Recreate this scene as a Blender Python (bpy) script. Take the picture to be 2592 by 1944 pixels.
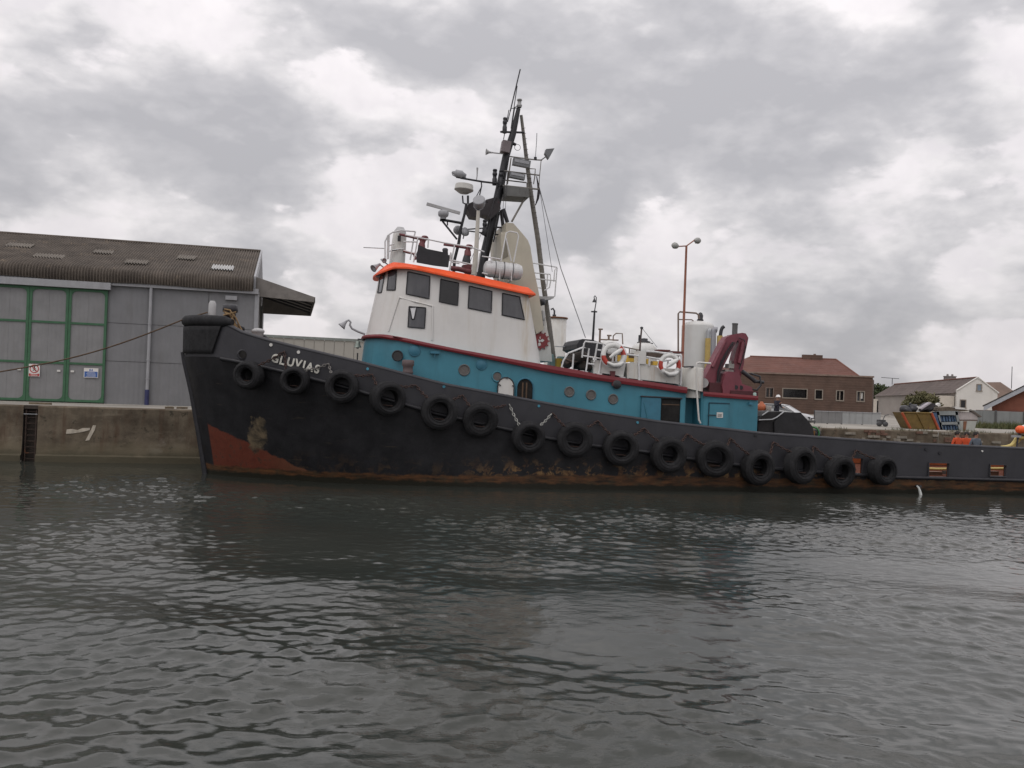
import bpy, bmesh, math, random
import numpy as np
from mathutils import Vector, Matrix, noise as mnoise
random.seed(7)
rad = math.radians
for o in list(bpy.data.objects): bpy.data.objects.remove(o)
SC = bpy.context.scene
COL = SC.collection

# ------------------------------------------------------------------ camera
FPX, CU, CV = 2245.0, 1296.0, 972.0          # focal length and centre in photo pixels
EYE, PITCH, ROLL = 4.0, rad(0.46), rad(2.1)
F0 = Vector((0, math.cos(PITCH), math.sin(PITCH))); U0 = Vector((0, -math.sin(PITCH), math.cos(PITCH))); R0 = Vector((1, 0, 0))
CR = R0*math.cos(ROLL) + U0*math.sin(ROLL)
CUP = U0*math.cos(ROLL) - R0*math.sin(ROLL)
CAM = Vector((0, 0, EYE))
cd = bpy.data.cameras.new('camera'); co = bpy.data.objects.new('camera', cd); COL.objects.link(co)
m = Matrix((CR, CUP, -F0)).transposed().to_4x4(); m.translation = CAM
co.matrix_world = m
cd.sensor_width = 36; cd.lens = 36*FPX/2592; cd.clip_start = 0.3; cd.clip_end = 6000
SC.camera = co

# ------------------------------------------------------------------ colour management, sky, sun
SC.view_settings.view_transform = 'Standard'; SC.view_settings.look = 'None'
SC.view_settings.exposure = 0.0; SC.view_settings.gamma = 1.0; SC.view_settings.use_curve_mapping = False
SUN_EL, SUN_AZ = rad(52), rad(215)            # azimuth clockwise from +Y: behind the camera, to the left
sd = Vector((math.sin(SUN_AZ)*math.cos(SUN_EL), math.cos(SUN_AZ)*math.cos(SUN_EL), math.sin(SUN_EL)))
sl = bpy.data.lights.new('sun', 'SUN'); sl.energy = 0.5; sl.angle = rad(35); sl.color = (1, .97, .93)
so = bpy.data.objects.new('sun', sl); COL.objects.link(so)
so.rotation_euler = (-sd).to_track_quat('-Z', 'Y').to_euler(); so.location = (0, -20, 60)

def ray(u, v):
    return (F0 + CR*((u-CU)/FPX) - CUP*((v-CV)/FPX))
def at(u, v, Y):
    d = ray(u, v); t = Y/d.y
    return CAM + d*t
class NT:
    def __init__(s, tree): s.t = tree; s.n = tree.nodes; s.l = tree.links
    def new(s, typ, **kw):
        n = s.n.new(typ)
        for k, v in kw.items():
            if k.startswith('i_'): n.inputs[k[2:].replace('_', ' ')].default_value = v
            else: setattr(n, k, v)
        return n
    def link(s, a, b): s.l.new(a, b)
    def math(s, op, a, b=0.0, clamp=False):
        n = s.new('ShaderNodeMath', operation=op); n.use_clamp = clamp
        for i, x in enumerate((a, b)):
            if isinstance(x, (int, float)): n.inputs[i].default_value = x
            else: s.link(x, n.inputs[i])
        return n.outputs[0]
    def vmath(s, op, a, b=None, scale=None):
        n = s.new('ShaderNodeVectorMath', operation=op)
        for i, x in enumerate((a, b)):
            if x is None: continue
            if isinstance(x, (tuple, list, Vector)): n.inputs[i].default_value = tuple(x)
            else: s.link(x, n.inputs[i])
        if scale is not None:
            if isinstance(scale, (int, float)): n.inputs['Scale'].default_value = scale
            else: s.link(scale, n.inputs['Scale'])
        return n.outputs['Value'] if op in ('DOT_PRODUCT', 'LENGTH', 'DISTANCE') else n.outputs['Vector']
    def ramp(s, fac, stops, interp='LINEAR'):
        n = s.new('ShaderNodeValToRGB'); n.color_ramp.interpolation = interp
        e = n.color_ramp.elements
        while len(e) < len(stops): e.new(0.5)
        for x, (p, c) in zip(e, stops):
            x.position = p; x.color = (c, c, c, 1) if isinstance(c, (int, float)) else (*c, 1)
        s.link(fac, n.inputs[0]); return n.outputs[0]
    def maprange(s, v, a, b, c=0.0, d=1.0, smooth=False):
        n = s.new('ShaderNodeMapRange'); n.interpolation_type = 'SMOOTHSTEP' if smooth else 'LINEAR'
        s.link(v, n.inputs['Value'])
        for k, x in zip(('From Min', 'From Max', 'To Min', 'To Max'), (a, b, c, d)):
            if isinstance(x, (int, float)): n.inputs[k].default_value = x
            else: s.link(x, n.inputs[k])
        return n.outputs[0]
    def mix(s, fac, a, b, mode='MIX'):
        n = s.new('ShaderNodeMix', data_type='RGBA', blend_type=mode)
        for k, x in ((0, fac), (6, a), (7, b)):
            if isinstance(x, (int, float)): n.inputs[k].default_value = x
            elif isinstance(x, (tuple, list)): n.inputs[k].default_value = (*x[:3], 1)
            else: s.link(x, n.inputs[k])
        return n.outputs[2]
    def noise(s, vec, scale=5, detail=4, rough=.55, dist=0.0, lac=2.0):
        n = s.new('ShaderNodeTexNoise'); n.inputs['Scale'].default_value = scale; n.inputs['Detail'].default_value = detail
        n.inputs['Roughness'].default_value = rough; n.inputs['Distortion'].default_value = dist; n.inputs['Lacunarity'].default_value = lac
        if vec is not None: s.link(vec, n.inputs['Vector'])
        return n.outputs['Fac']

# ---- sky: daylight behind a broken layer of cloud
W = bpy.data.worlds.new('World'); SC.world = W; W.use_nodes = True
W.cycles.sampling_method = 'MANUAL'; W.cycles.sample_map_resolution = 256
SC.cycles.max_bounces = 4; SC.cycles.diffuse_bounces = 2; SC.cycles.glossy_bounces = 3; SC.cycles.transmission_bounces = 2
w = NT(W.node_tree)
for n in list(w.n): w.n.remove(n)
g = bpy.data.node_groups.new('cloud_density', 'ShaderNodeTree')
g.interface.new_socket('Dir', in_out='INPUT', socket_type='NodeSocketVector')
g.interface.new_socket('Density', in_out='OUTPUT', socket_type='NodeSocketFloat')
q = NT(g); gi = q.new('NodeGroupInput'); go = q.new('NodeGroupOutput')
dirn = gi.outputs[0]
mp = q.new('ShaderNodeMapping'); mp.inputs['Scale'].default_value = (1.0, 1.0, 1.9); mp.inputs['Location'].default_value = (3.3, 9.9, 0.4)
mp.inputs['Rotation'].default_value = (0, rad(-7), 0)
q.link(dirn, mp.inputs[0])
pv = mp.outputs[0]
n1 = q.noise(pv, 5.2, 3, .5, .25)
n2 = q.noise(pv, 11.5, 6, .58, .15)
bil = q.math('ABSOLUTE', q.math('SUBTRACT', q.noise(pv, 15.0, 3, .55), .5))        # rounded, heaped edges
den = q.math('ADD', q.math('MULTIPLY', q.math('SUBTRACT', n1, .5), .85), .325)
den = q.math('ADD', den, q.math('MULTIPLY', n2, .42))
den = q.math('SUBTRACT', den, q.math('MULTIPLY', bil, .34))
q.link(den, go.inputs[0])
tc = w.new('ShaderNodeTexCoord')
D0 = tc.outputs['Generated']
g1 = w.new('ShaderNodeGroup', node_tree=g); w.link(D0, g1.inputs[0])
g2 = w.new('ShaderNodeGroup', node_tree=g); w.link(w.vmath('ADD', D0, (-.010, 0, .016)), g2.inputs[0])
# cloud masses of this sky (pixel of the centre, half-width and half-height in degrees, weight)
sn = w.new('ShaderNodeSeparateXYZ'); w.link(D0, sn.inputs[0])
az = w.math('ARCTAN2', sn.outputs[0], sn.outputs[1]); el = w.math('ARCSINE', sn.outputs[2])
CLOUDS = [(250, 110, 3.4, 1.6, .12), (560, 330, 6.5, 4.2, .15), (120, 400, 8, 4.2, .15), (700, 480, 5, 1.6, .10), (1120, 150, 8, 2.8, .17), (930, 365, 2.4, 1.2, .10),
          (1700, 330, 7, 3.0, .14), (1980, 180, 11, 3.4, .12), (1500, 570, 6, 2.2, .13), (2010, 720, 8, 2.0, .13), (700, 640, 3.6, 1.8, .09),
          (2330, 830, 7, 1.6, .08), (2520, 520, 5, 1.6, .11), (1440, 800, 5, 2.4, .08),
          (650, 130, 6, 4.0, -.16), (100, 90, 5, 3.0, -.12), (300, 590, 9, 1.4, -.12), (1250, 400, 4, 3, -.09), (2250, 480, 7, 2.4, -.07)]
acc = None
for (u, v, hw, hh, wt) in CLOUDS:
    d = ray(u, v).normalized(); a0 = math.atan2(d.x, d.y); e0 = math.asin(d.z)
    dx = w.math('MULTIPLY', w.math('SUBTRACT', az, a0), .9/rad(hw)); dy = w.math('MULTIPLY', w.math('SUBTRACT', el, e0), .9/rad(hh))
    b_ = w.math('MULTIPLY', w.math('EXPONENT', w.math('MULTIPLY', w.math('ADD', w.math('MULTIPLY', dx, dx), w.math('MULTIPLY', dy, dy)), -1)), wt*.72)
    acc = b_ if acc is None else w.math('ADD', acc, b_)
dens = w.math('ADD', g1.outputs[0], acc)
cov = w.maprange(dens, .445, .525, 0, 1, True)
lit = w.math('SUBTRACT', g1.outputs[0], g2.outputs[0])          # lighter tops, darker bases
shade = w.maprange(dens, .44, .70, .85, 0.05, True)
shade = w.math('ADD', shade, w.math('MULTIPLY', lit, 2.8), clamp=True)
ccol = w.ramp(shade, [(0, (.465, .457, .478)), (.35, (.55, .537, .555)), (.7, (.72, .695, .705)), (1, (.88, .84, .845))])
sky = w.new('ShaderNodeTexSky', sky_type='NISHITA'); sky.sun_disc = False
sky.sun_elevation = SUN_EL; sky.sun_rotation = SUN_AZ; sky.air_density = 1; sky.dust_density = 3; sky.ozone_density = 1
bg1 = w.new('ShaderNodeBackground'); bg1.inputs[1].default_value = .09; w.link(sky.outputs[0], bg1.inputs[0])
veil = w.mix(w.maprange(w.noise(D0, 6.0, 5, .6), .36, .66), (.74, .705, .725), (.94, .89, .90))
bgc = w.new('ShaderNodeBackground'); bgc.inputs[1].default_value = 1.0
w.link(w.mix(cov, veil, ccol), bgc.inputs[0])
w.link(w.math('ADD', w.math('MULTIPLY', w.math('MAXIMUM', sn.outputs[2], 0.0), .75), .93), bgc.inputs[1])   # overcast sky: brighter overhead than at the horizon
mx = w.new('ShaderNodeMixShader'); mx.inputs[0].default_value = .93
w.link(bg1.outputs[0], mx.inputs[1]); w.link(bgc.outputs[0], mx.inputs[2])
wo = w.new('ShaderNodeOutputWorld'); w.link(mx.outputs[0], wo.inputs[0])

# ------------------------------------------------------------------ helpers
def props(o, label=None, cat=None, group=None, kind=None):
    if label: o['label'] = label
    if cat: o['category'] = cat
    if group: o['group'] = group
    if kind: o['kind'] = kind
    return o
def empty(name, loc=(0, 0, 0), rz=0.0, label=None, cat=None, group=None):
    o = bpy.data.objects.new(name, None); COL.objects.link(o); o.location = loc; o.rotation_euler = (0, 0, rz); o.empty_display_size = .3
    return props(o, label, cat, group)
class Frame:
    """level local frame: x along, y away from the camera, z up (z is world height)"""
    def __init__(s, org, ang):
        s.o = Vector((org[0], org[1], 0)); s.a = ang; s.c = math.cos(ang); s.s = math.sin(ang)
    def l(s, p):
        dx, dy = p[0]-s.o.x, p[1]-s.o.y
        return Vector((dx*s.c+dy*s.s, -dx*s.s+dy*s.c, p[2]))
    def w(s, p):
        return Vector((s.o.x+p[0]*s.c-p[1]*s.s, s.o.y+p[0]*s.s+p[1]*s.c, p[2]))
    def P(s, u, v, y):
        d = ray(u, v); o = s.l(CAM); e = s.l(CAM+d)-o
        t = (y-o.y)/e.y
        return o + e*t
    def F(s, u, v, yf):
        y = -3.0
        for _ in range(12):
            p = s.P(u, v, y); y = yf(p.x, p.z)
        return s.P(u, v, y)
    def empty(s, name, **kw): return empty(name, tuple(s.o), s.a, **kw)
class MB:
    def __init__(s): s.v = []; s.f = []; s.sm = []
    def add(s, vs, fs, smooth=False):
        b = len(s.v); s.v += [tuple(x) for x in vs]
        for f in fs: s.f.append(tuple(i+b for i in f)); s.sm.append(smooth)
        return s
    def box(s, c, d, ax=None):
        h = [x/2 for x in d]; M = ax or Matrix.Identity(3)
        vs = [Vector(c)+M@Vector((sx*h[0], sy*h[1], sz*h[2])) for sx in (-1, 1) for sy in (-1, 1) for sz in (-1, 1)]
        return s.add(vs, [(0, 1, 3, 2), (4, 6, 7, 5), (0, 4, 5, 1), (2, 3, 7, 6), (0, 2, 6, 4), (1, 5, 7, 3)])
    def bb(s, x0, x1, y0, y1, z0, z1): return s.box(((x0+x1)/2, (y0+y1)/2, (z0+z1)/2), (abs(x1-x0), abs(y1-y0), abs(z1-z0)))
    def tube(s, pts, r, n=8, cap=True, smooth=True):
        pts = [Vector(p) for p in pts]; k = len(pts)
        rs = r if isinstance(r, (list, tuple)) else [r]*k
        tang = [(pts[min(i+1, k-1)]-pts[max(i-1, 0)]).normalized() for i in range(k)]
        up = Vector((0, 0, 1)) if abs(tang[0].z) < .9 else Vector((0, 1, 0))
        a = tang[0].cross(up).normalized(); vs = []
        for i in range(k):
            a = (a - tang[i]*a.dot(tang[i])).normalized(); b = tang[i].cross(a)
            for j in range(n):
                t = 2*math.pi*j/n; vs.append(pts[i]+(a*math.cos(t)+b*math.sin(t))*rs[i])
        fs = [(i*n+j, i*n+(j+1) % n, (i+1)*n+(j+1) % n, (i+1)*n+j) for i in range(k-1) for j in range(n)]
        s.add(vs, fs, smooth)
        if cap:
            s.add([vs[j] for j in range(n)], [tuple(range(n-1, -1, -1))]); s.add([vs[(k-1)*n+j] for j in range(n)], [tuple(range(n))])
        return s
    def ring(s, c, axis, R, r, n=20, m=6, a0=0, a1=2*math.pi):
        ax = Vector(axis).normalized(); t = Vector((0, 0, 1)) if abs(ax.z) < .9 else Vector((1, 0, 0))
        e1 = ax.cross(t).normalized(); e2 = ax.cross(e1); full = abs(a1-a0-2*math.pi) < 1e-6
        pts = [Vector(c)+(e1*math.cos(a0+(a1-a0)*i/n)+e2*math.sin(a0+(a1-a0)*i/n))*R for i in range(n+1)]
        return s.tube(pts, r, m, not full)
    def lathe(s, prof, o=(0, 0, 0), axis=(0, 0, 1), n=20, smooth=True):
        ax = Vector(axis).normalized(); t = Vector((0, 0, 1)) if abs(ax.z) < .9 else Vector((1, 0, 0))
        e1 = ax.cross(t).normalized(); e2 = ax.cross(e1); o = Vector(o); vs = []
        for (r, h) in prof:
            for j in range(n):
                a = 2*math.pi*j/n; vs.append(o+ax*h+(e1*math.cos(a)+e2*math.sin(a))*r)
        k = len(prof)
        fs = [(i*n+j, i*n+(j+1) % n, (i+1)*n+(j+1) % n, (i+1)*n+j) for i in range(k-1) for j in range(n)]
        return s.add(vs, fs, smooth)
    def prism(s, poly, ext):
        e = Vector(ext); n = len(poly); A = [Vector(p) for p in poly]; B = [p+e for p in A]
        return s.add(A+B, [tuple(range(n-1, -1, -1)), tuple(range(n, 2*n))]+[(i, (i+1) % n, n+(i+1) % n, n+i) for i in range(n)])
    def loft(s, rows, closed=True, cap0=False, cap1=False, smooth=False):
        n = len(rows[0]); vs = [p for r in rows for p in r]; m_ = n if closed else n-1
        fs = [(i*n+j, i*n+(j+1) % n, (i+1)*n+(j+1) % n, (i+1)*n+j) for i in range(len(rows)-1) for j in range(m_)]
        s.add(vs, fs, smooth)
        if cap0: s.add(rows[0], [tuple(range(n-1, -1, -1))])
        if cap1: s.add(rows[-1], [tuple(range(n))])
        return s
    def build(s, name, mat, parent=None, label=None, cat=None, group=None, kind=None, fix=True):
        me = bpy.data.meshes.new(name); me.from_pydata(s.v, [], s.f)
        me.polygons.foreach_set('use_smooth', s.sm)
        if fix:
            bm = bmesh.new(); bm.from_mesh(me); bmesh.ops.recalc_face_normals(bm, faces=bm.faces); bm.to_mesh(me); bm.free()
        me.update()
        for mm in (mat if isinstance(mat, (list, tuple)) else [mat]): me.materials.append(mm)
        o = bpy.data.objects.new(name, me); COL.objects.link(o)
        if parent: o.parent = parent
        return props(o, label, cat, group, kind)

MATS = {}
def mat(name, col, rough=.6, metal=0.0, var=.18, vs=2.5, rust=0.0, rs=3.0, rustcol=(.16, .06, .025), streak=0.0, sx=7.0, dirt=(.05, .04, .03), bump=0.0, bs=20.0, spec=.5, lines=None):
    if name in MATS: return MATS[name]
    m_ = bpy.data.materials.new(name); m_.use_nodes = True; t = NT(m_.node_tree)
    bs_ = t.n['Principled BSDF']; bs_.inputs['Roughness'].default_value = rough; bs_.inputs['Metallic'].default_value = metal
    bs_.inputs['Specular IOR Level'].default_value = spec
    tc = t.new('ShaderNodeTexCoord').outputs['Object']
    lo = tuple(c*(1-var) for c in col); hi = tuple(min(1, c*(1+var)) for c in col)
    c = t.mix(t.maprange(t.noise(tc, vs, 5, .6), .3, .7), lo, hi)
    if streak > 0:
        mp = t.new('ShaderNodeMapping'); mp.inputs['Scale'].default_value = (sx, sx, sx*.09); t.link(tc, mp.inputs[0])
        f = t.maprange(t.noise(mp.outputs[0], 1, 5, .6), .48, .78, 0, streak, True)
        c = t.mix(f, c, dirt)
    if rust > 0:
        f = t.maprange(t.noise(tc, rs, 9, .65, .3), .72-rust*.35, .80-rust*.35, 0, .9, True)
        rc = t.mix(t.noise(tc, 14, 4), tuple(x*.55 for x in rustcol), tuple(min(1, x*1.5) for x in rustcol))
        c = t.mix(f, c, rc)
    t.link(c, bs_.inputs['Base Color'])
    t.link(t.maprange(t.noise(tc, vs*3, 4), .3, .7, max(0, rough-.1), min(1, rough+.1)), bs_.inputs['Roughness'])
    if lines:
        ax, per_, st_ = lines; wv = t.new('ShaderNodeTexWave'); wv.wave_type = 'BANDS'; wv.bands_direction = ax; wv.inputs['Scale'].default_value = .314/per_*1.0; wv.inputs['Distortion'].default_value = .4
        t.link(tc, wv.inputs['Vector']); b = t.new('ShaderNodeBump'); b.inputs['Strength'].default_value = st_; b.inputs['Distance'].default_value = .04
        t.link(wv.outputs['Fac'], b.inputs['Height']); t.link(b.outputs[0], bs_.inputs['Normal'])
    if bump > 0 and not lines:
        b = t.new('ShaderNodeBump'); b.inputs['Strength'].default_value = bump; b.inputs['Distance'].default_value = .02
        t.link(t.noise(tc, bs, 6, .6), b.inputs['Height']); t.link(b.outputs[0], bs_.inputs['Normal'])
    MATS[name] = m_; return m_
# crops of the photograph used for measuring: (x origin, y origin, magnification)
def crop(ox, oy, s): return lambda x, y: (ox+x/s, oy+y/s)
A1 = crop(0, 560, 2.44); A2 = crop(440, 740, 3.16); A3 = crop(860, 560, 3.318); A4 = crop(900, 160, 2.9625); A5 = crop(1000, 860, 3.16)
A6 = crop(1380, 680, 3.7707); A7 = crop(1650, 860, 2.348); A8 = crop(1850, 860, 2.981)
B1 = crop(1080, 360, 6.506); B2 = crop(920, 550, 6.506); B3 = crop(1220, 540, 4.047); B4 = crop(1400, 770, 6.144); B5 = crop(1700, 760, 4.608)
B6 = crop(1880, 980, 6.144); B7 = crop(2232, 980, 6.144); B8 = crop(2170, 900, 5.242); C1 = crop(460, 740, 5.027); C8 = crop(0, 880, 4.608)

# common materials
white = mat('white_paint', (.66, .65, .62), .45, var=.05, vs=1.2, streak=.16, sx=5, dirt=(.42, .34, .22))
whiterust = mat('white_paint_rusty', (.63, .62, .58), .5, var=.07, rust=.22, rs=5, rustcol=(.30, .13, .05), streak=.35, sx=6, dirt=(.38, .24, .12))
black = mat('black_paint', (.018, .018, .022), .5, var=.3, vs=3)
darkmetal = mat('dark_metal', (.045, .045, .05), .5, .3, var=.3, rust=.12)
galv = mat('galvanised_metal', (.36, .37, .38), .45, .5, var=.15, vs=6)
greypaint = mat('grey_paint', (.42, .42, .42), .5, var=.1, streak=.2)
maroon = mat('maroon_paint', (.185, .045, .062), .5, var=.15, streak=.25, sx=4, dirt=(.09, .02, .025))
redpipe = mat('red_pipe_paint', (.16, .04, .045), .5, var=.15)
rubber = mat('worn_rubber', (.017, .017, .0185), .8, var=.35, vs=4, streak=.3, sx=3, dirt=(.055, .054, .056), bump=.25, bs=12, spec=.3)
rope_m = mat('brown_rope', (.10, .065, .04), .9, var=.3, vs=9)
glass = mat('dirty_glass_painted_reflection', (.075, .075, .082), .10, var=.28, vs=.9, streak=.4, sx=6, dirt=(.12, .12, .12), spec=.6)  # dirt streaks, plus sky reflection painted in as uneven grey
glassdk = mat('dark_glass', (.012, .012, .013), .12, var=.3, vs=2)
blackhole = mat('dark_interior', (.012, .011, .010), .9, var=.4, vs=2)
orangered = mat('orange_red_plastic', (.62, .07, .03), .5, var=.12, vs=4)
yellow = mat('yellow_paint', (.52, .33, .05), .5, var=.2, rust=.15)
concrete = mat('concrete', (.30, .28, .24), .9, var=.25, vs=1.5, bump=.3, bs=8)
brickred = mat('brick_wall', (.105, .066, .050), .9, lines=('Z', .30, .25), var=.25, vs=.6, streak=.25, sx=.8, dirt=(.10, .065, .05))
# ================================================================== WATER, GROUND, QUAY
QZ = 2.55                                      # quay surface above the water
QA = rad(14)
QF = Frame((-19.5, 41.0), QA)                  # x along the quay edge, y inland
def water():
    m_ = bpy.data.materials.new('harbour_water'); m_.use_nodes = True; t = NT(m_.node_tree); b = t.n['Principled BSDF']
    tc = t.new('ShaderNodeTexCoord').outputs['Object']
    b.inputs['Base Color'].default_value = (.04, .04, .03, 1); b.inputs['IOR'].default_value = 1.333
    b.inputs['Roughness'].default_value = .045
    c = t.mix(t.maprange(t.noise(tc, .12, 3), .35, .65), (.031, .036, .031), (.042, .044, .037)); t.link(c, b.inputs['Base Color'])
    mp = t.new('ShaderNodeMapping'); mp.inputs['Scale'].default_value = (1, 1.75, 1); mp.inputs['Rotation'].default_value = (0, 0, rad(8)); t.link(tc, mp.inputs[0])
    sp = t.new('ShaderNodeSeparateXYZ'); t.link(tc, sp.inputs[0])
    h = t.math('ADD', t.math('MULTIPLY', t.noise(mp.outputs[0], 2.6, 5, .58, .3), .62), t.math('MULTIPLY', t.noise(mp.outputs[0], 9, 3, .55), .10))
    bp = t.new('ShaderNodeBump'); bp.inputs['Distance'].default_value = .034
    # wind lanes, and the lee close under the tug and the quay
    lane = t.maprange(t.noise(tc, .16, 3, .5), .36, .62, .25, 1.0, True)
    tyd = t.math('SUBTRACT', t.math('MULTIPLY', t.math('SUBTRACT', sp.outputs[1], 38.0), -.978), t.math('MULTIPLY', t.math('ADD', sp.outputs[0], 13.1), -.208))
    lee = t.maprange(tyd, 4.3, 8.0, .10, 1.0, True)
    t.link(t.math('MULTIPLY', t.math('MULTIPLY', lane, lee), .8), bp.inputs['Strength'])
    t.link(h, bp.inputs['Height']); t.link(bp.outputs[0], b.inputs['Normal'])
    x0, x1, y0, y1, st = -25.0, 30.0, 7.5, 47.5, .055
    nx = int((x1-x0)/st)+1; ny = int((y1-y0)/st)+1
    X, Y = np.meshgrid(np.linspace(x0, x1, nx, dtype=np.float32), np.linspace(y0, y1, ny, dtype=np.float32))
    rng = np.random.RandomState(5); Z = np.zeros_like(X); DX = np.zeros_like(X); DY = np.zeros_like(X)
    # patches of stronger and weaker chop
    pa = np.zeros_like(X)
    for i in range(9):
        k = 2*math.pi/rng.uniform(6, 18); th = rng.uniform(0, math.pi); pa += np.sin(k*(X*np.cos(th)+Y*np.sin(th))+rng.uniform(0, 6.28))
    pa = np.clip(.85+.24*pa, .28, 1.7)
    ca, sa = math.cos(rad(12)), math.sin(rad(12))
    ty = -(X+13.1)*sa+(Y-38.0)*ca                                   # distance off the tug's centre line, quay further left
    tx = (X+13.1)*ca+(Y-38.0)*sa
    off = np.where(tx > 0, -4.2*np.clip(tx/6, 0, 1)**.6-ty, 4.0-ty)
    shel = np.clip((off-.2)/4.5, 0, 1); shel = .10+.90*shel*shel*(3-2*shel); pa = pa*shel        # sheltered water close under the side
    near = np.clip((24-Y)/14, 0, 1); chop = 1-.35*near
    for i in range(80):
        L = math.exp(rng.uniform(math.log(.20), math.log(.95))); k = 2*math.pi/L
        th = rad(86)+rng.normal(0, .95 if L < .8 else .6)
        amp = .0028*L**.85
        px = X+.25*np.sin(.7*Y+i); ph = k*(px*math.cos(th)+Y*math.sin(th))+rng.uniform(0, 6.28)
        Z += amp*pa*chop*np.sin(ph); C_ = 1.3*amp*pa*chop*np.cos(ph); DX += math.cos(th)*C_; DY += math.sin(th)*C_
    for i in range(16):
        L = rng.uniform(2.6, 7); k = 2*math.pi/L; th = rad(72)+rng.normal(0, .6)
        ph = k*(X*math.cos(th)+(Y+.5*np.sin(.35*X+i))*math.sin(th))+rng.uniform(0, 6.28)
        Z += (.0035+.010*near)*(L/4)*np.sin(ph)
    ed = np.minimum(np.minimum(X-x0, x1-X), np.minimum(Y-y0, y1-Y)); ed = np.clip(ed/1.0, 0, 1); Z *= ed
    v = np.stack([X+DX*ed, Y+DY*ed, Z], -1).reshape(-1, 3)
    i = np.arange(ny-1)[:, None]*nx+np.arange(nx-1)[None]; fq = np.stack([i, i+1, i+nx+1, i+nx], -1).reshape(-1, 4)
    R = 900.0
    ov = np.array([(x0, y0, 0), (x1, y0, 0), (x1, y1, 0), (x0, y1, 0), (-R, -R, 0), (R, -R, 0), (R, 120, 0), (-R, 120, 0)], float)
    n0 = len(v); of = np.array([(4, 5, 1, 0), (5, 6, 2, 1), (6, 7, 3, 2), (7, 4, 0, 3)])+n0
    v = np.concatenate([v, ov]); fq = np.concatenate([fq, of])
    me = bpy.data.meshes.new('harbour_water'); me.vertices.add(len(v)); me.vertices.foreach_set('co', v.ravel().astype(np.float32))
    me.loops.add(fq.size); me.loops.foreach_set('vertex_index', fq.ravel().astype(np.int32))
    me.polygons.add(len(fq)); me.polygons.foreach_set('loop_start', np.arange(0, fq.size, 4, dtype=np.int32))
    me.update(calc_edges=True); me.polygons.foreach_set('use_smooth', np.ones(len(fq), bool)); me.materials.append(m_)
    o = bpy.data.objects.new('harbour_water', me); COL.objects.link(o); props(o, kind='structure')
water()

groundm = mat('quay_ground_concrete', (.30, .28, .245), .95, var=.28, vs=.35, bump=.2, bs=3)
gf = MB(); gl = lambda x, y, z=QZ: QF.w((x, y, z))
gf.add([gl(-900, .6), gl(900, .6), gl(900, 2200), gl(-900, 2200)], [(0, 1, 2, 3)])
gf.build('quay_ground', groundm, kind='structure')

def wall_mat():
    m_ = bpy.data.materials.new('stained_quay_concrete'); m_.use_nodes = True; t = NT(m_.node_tree); b = t.n['Principled BSDF']; b.inputs['Roughness'].default_value = .9
    tc = t.new('ShaderNodeTexCoord').outputs['Object']; sp = t.new('ShaderNodeSeparateXYZ'); t.link(tc, sp.inputs[0]); z = sp.outputs[2]
    c = t.mix(t.maprange(t.noise(tc, .8, 8, .62), .32, .66), (.055, .042, .028), (.19, .155, .11))
    mp = t.new('ShaderNodeMapping'); mp.inputs['Scale'].default_value = (2.2, 2.2, .35); t.link(tc, mp.inputs[0])
    c = t.mix(t.maprange(t.noise(mp.outputs[0], 1.2, 6, .6), .46, .72, 0, .75, True), c, (.085, .05, .03))
    mh = t.new('ShaderNodeMapping'); mh.inputs['Scale'].default_value = (.3, .3, 2.6); t.link(tc, mh.inputs[0])
    c = t.mix(t.maprange(t.noise(mh.outputs[0], 1.5, 5, .6), .55, .75, 0, .5, True), c, (.24, .205, .15))
    c = t.mix(t.maprange(t.noise(tc, 2.3, 7, .65), .57, .68, 0, .85, True), c, (.038, .033, .021))
    c = t.mix(t.maprange(t.noise(tc, .55, 8, .7), .56, .70, 0, .6, True), c, (.26, .235, .19))
    c = t.mix(t.maprange(t.noise(tc, 6.0, 5, .7), .60, .72, 0, .6, True), c, (.20, .17, .125))
    wl = t.math('ADD', z, t.math('MULTIPLY', t.math('SUBTRACT', t.noise(tc, 1.4, 5), .5), .6))
    c = t.mix(t.maprange(wl, .25, .62, 1, 0, True), c, (.024, .022, .015))         # wet weed line
    c = t.mix(t.maprange(wl, .55, 1.15, .5, 0, True), c, (.14, .12, .075))
    t.link(c, b.inputs['Base Color'])
    bp = t.new('ShaderNodeBump'); bp.inputs['Strength'].default_value = .6; bp.inputs['Distance'].default_value = .05
    t.link(t.noise(tc, 3.5, 9, .65), bp.inputs['Height']); t.link(bp.outputs[0], b.inputs['Normal'])
    return m_
wallm = wall_mat()
qw = QF.empty('quay_wall', label='long stained concrete quay wall rising from the water behind the tug', cat='quay wall')
# ladder recess position
lx0 = QF.P(*C8(262, 1000), 0).x; lx1 = QF.P(*C8(432, 1000), 0).x
def wallseg(xa, xb, name='wall_section'):
    b = MB(); n = max(2, int((xb-xa)/.6)); rows = []
    prof = [(-.22, -.5), (-.20, .28), (-.06, .34), (-.02, .9), (0, 1.6), (.0, QZ-.06), (.05, QZ), (.6, QZ)]
    for k, (y, z) in enumerate(prof):
        r = []
        for i in range(n+1):
            x = xa+(xb-xa)*i/n; e = 1 if 0 < k < 6 else 0
            j = mnoise.noise(Vector((x*.8, z*2, 3.1)))*.03*e
            r.append((x, y+j, z+(mnoise.noise(Vector((x*1.1, 7, 1)))*.035 if k == 5 else (mnoise.noise(Vector((x*1.1, 7, 1)))*.02 if k in (6,) else 0))))
        rows.append(r)
    b.loft(rows, False); b.build(name, wallm, qw)
edges = [-160, -60, -20, lx0, None, lx1, 6, 14, 22, 30, 38, 60, 160]
e = [-160, -60, -20, lx0]
for a, c in zip(e, e[1:]): wallseg(a, c-.0)
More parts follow.
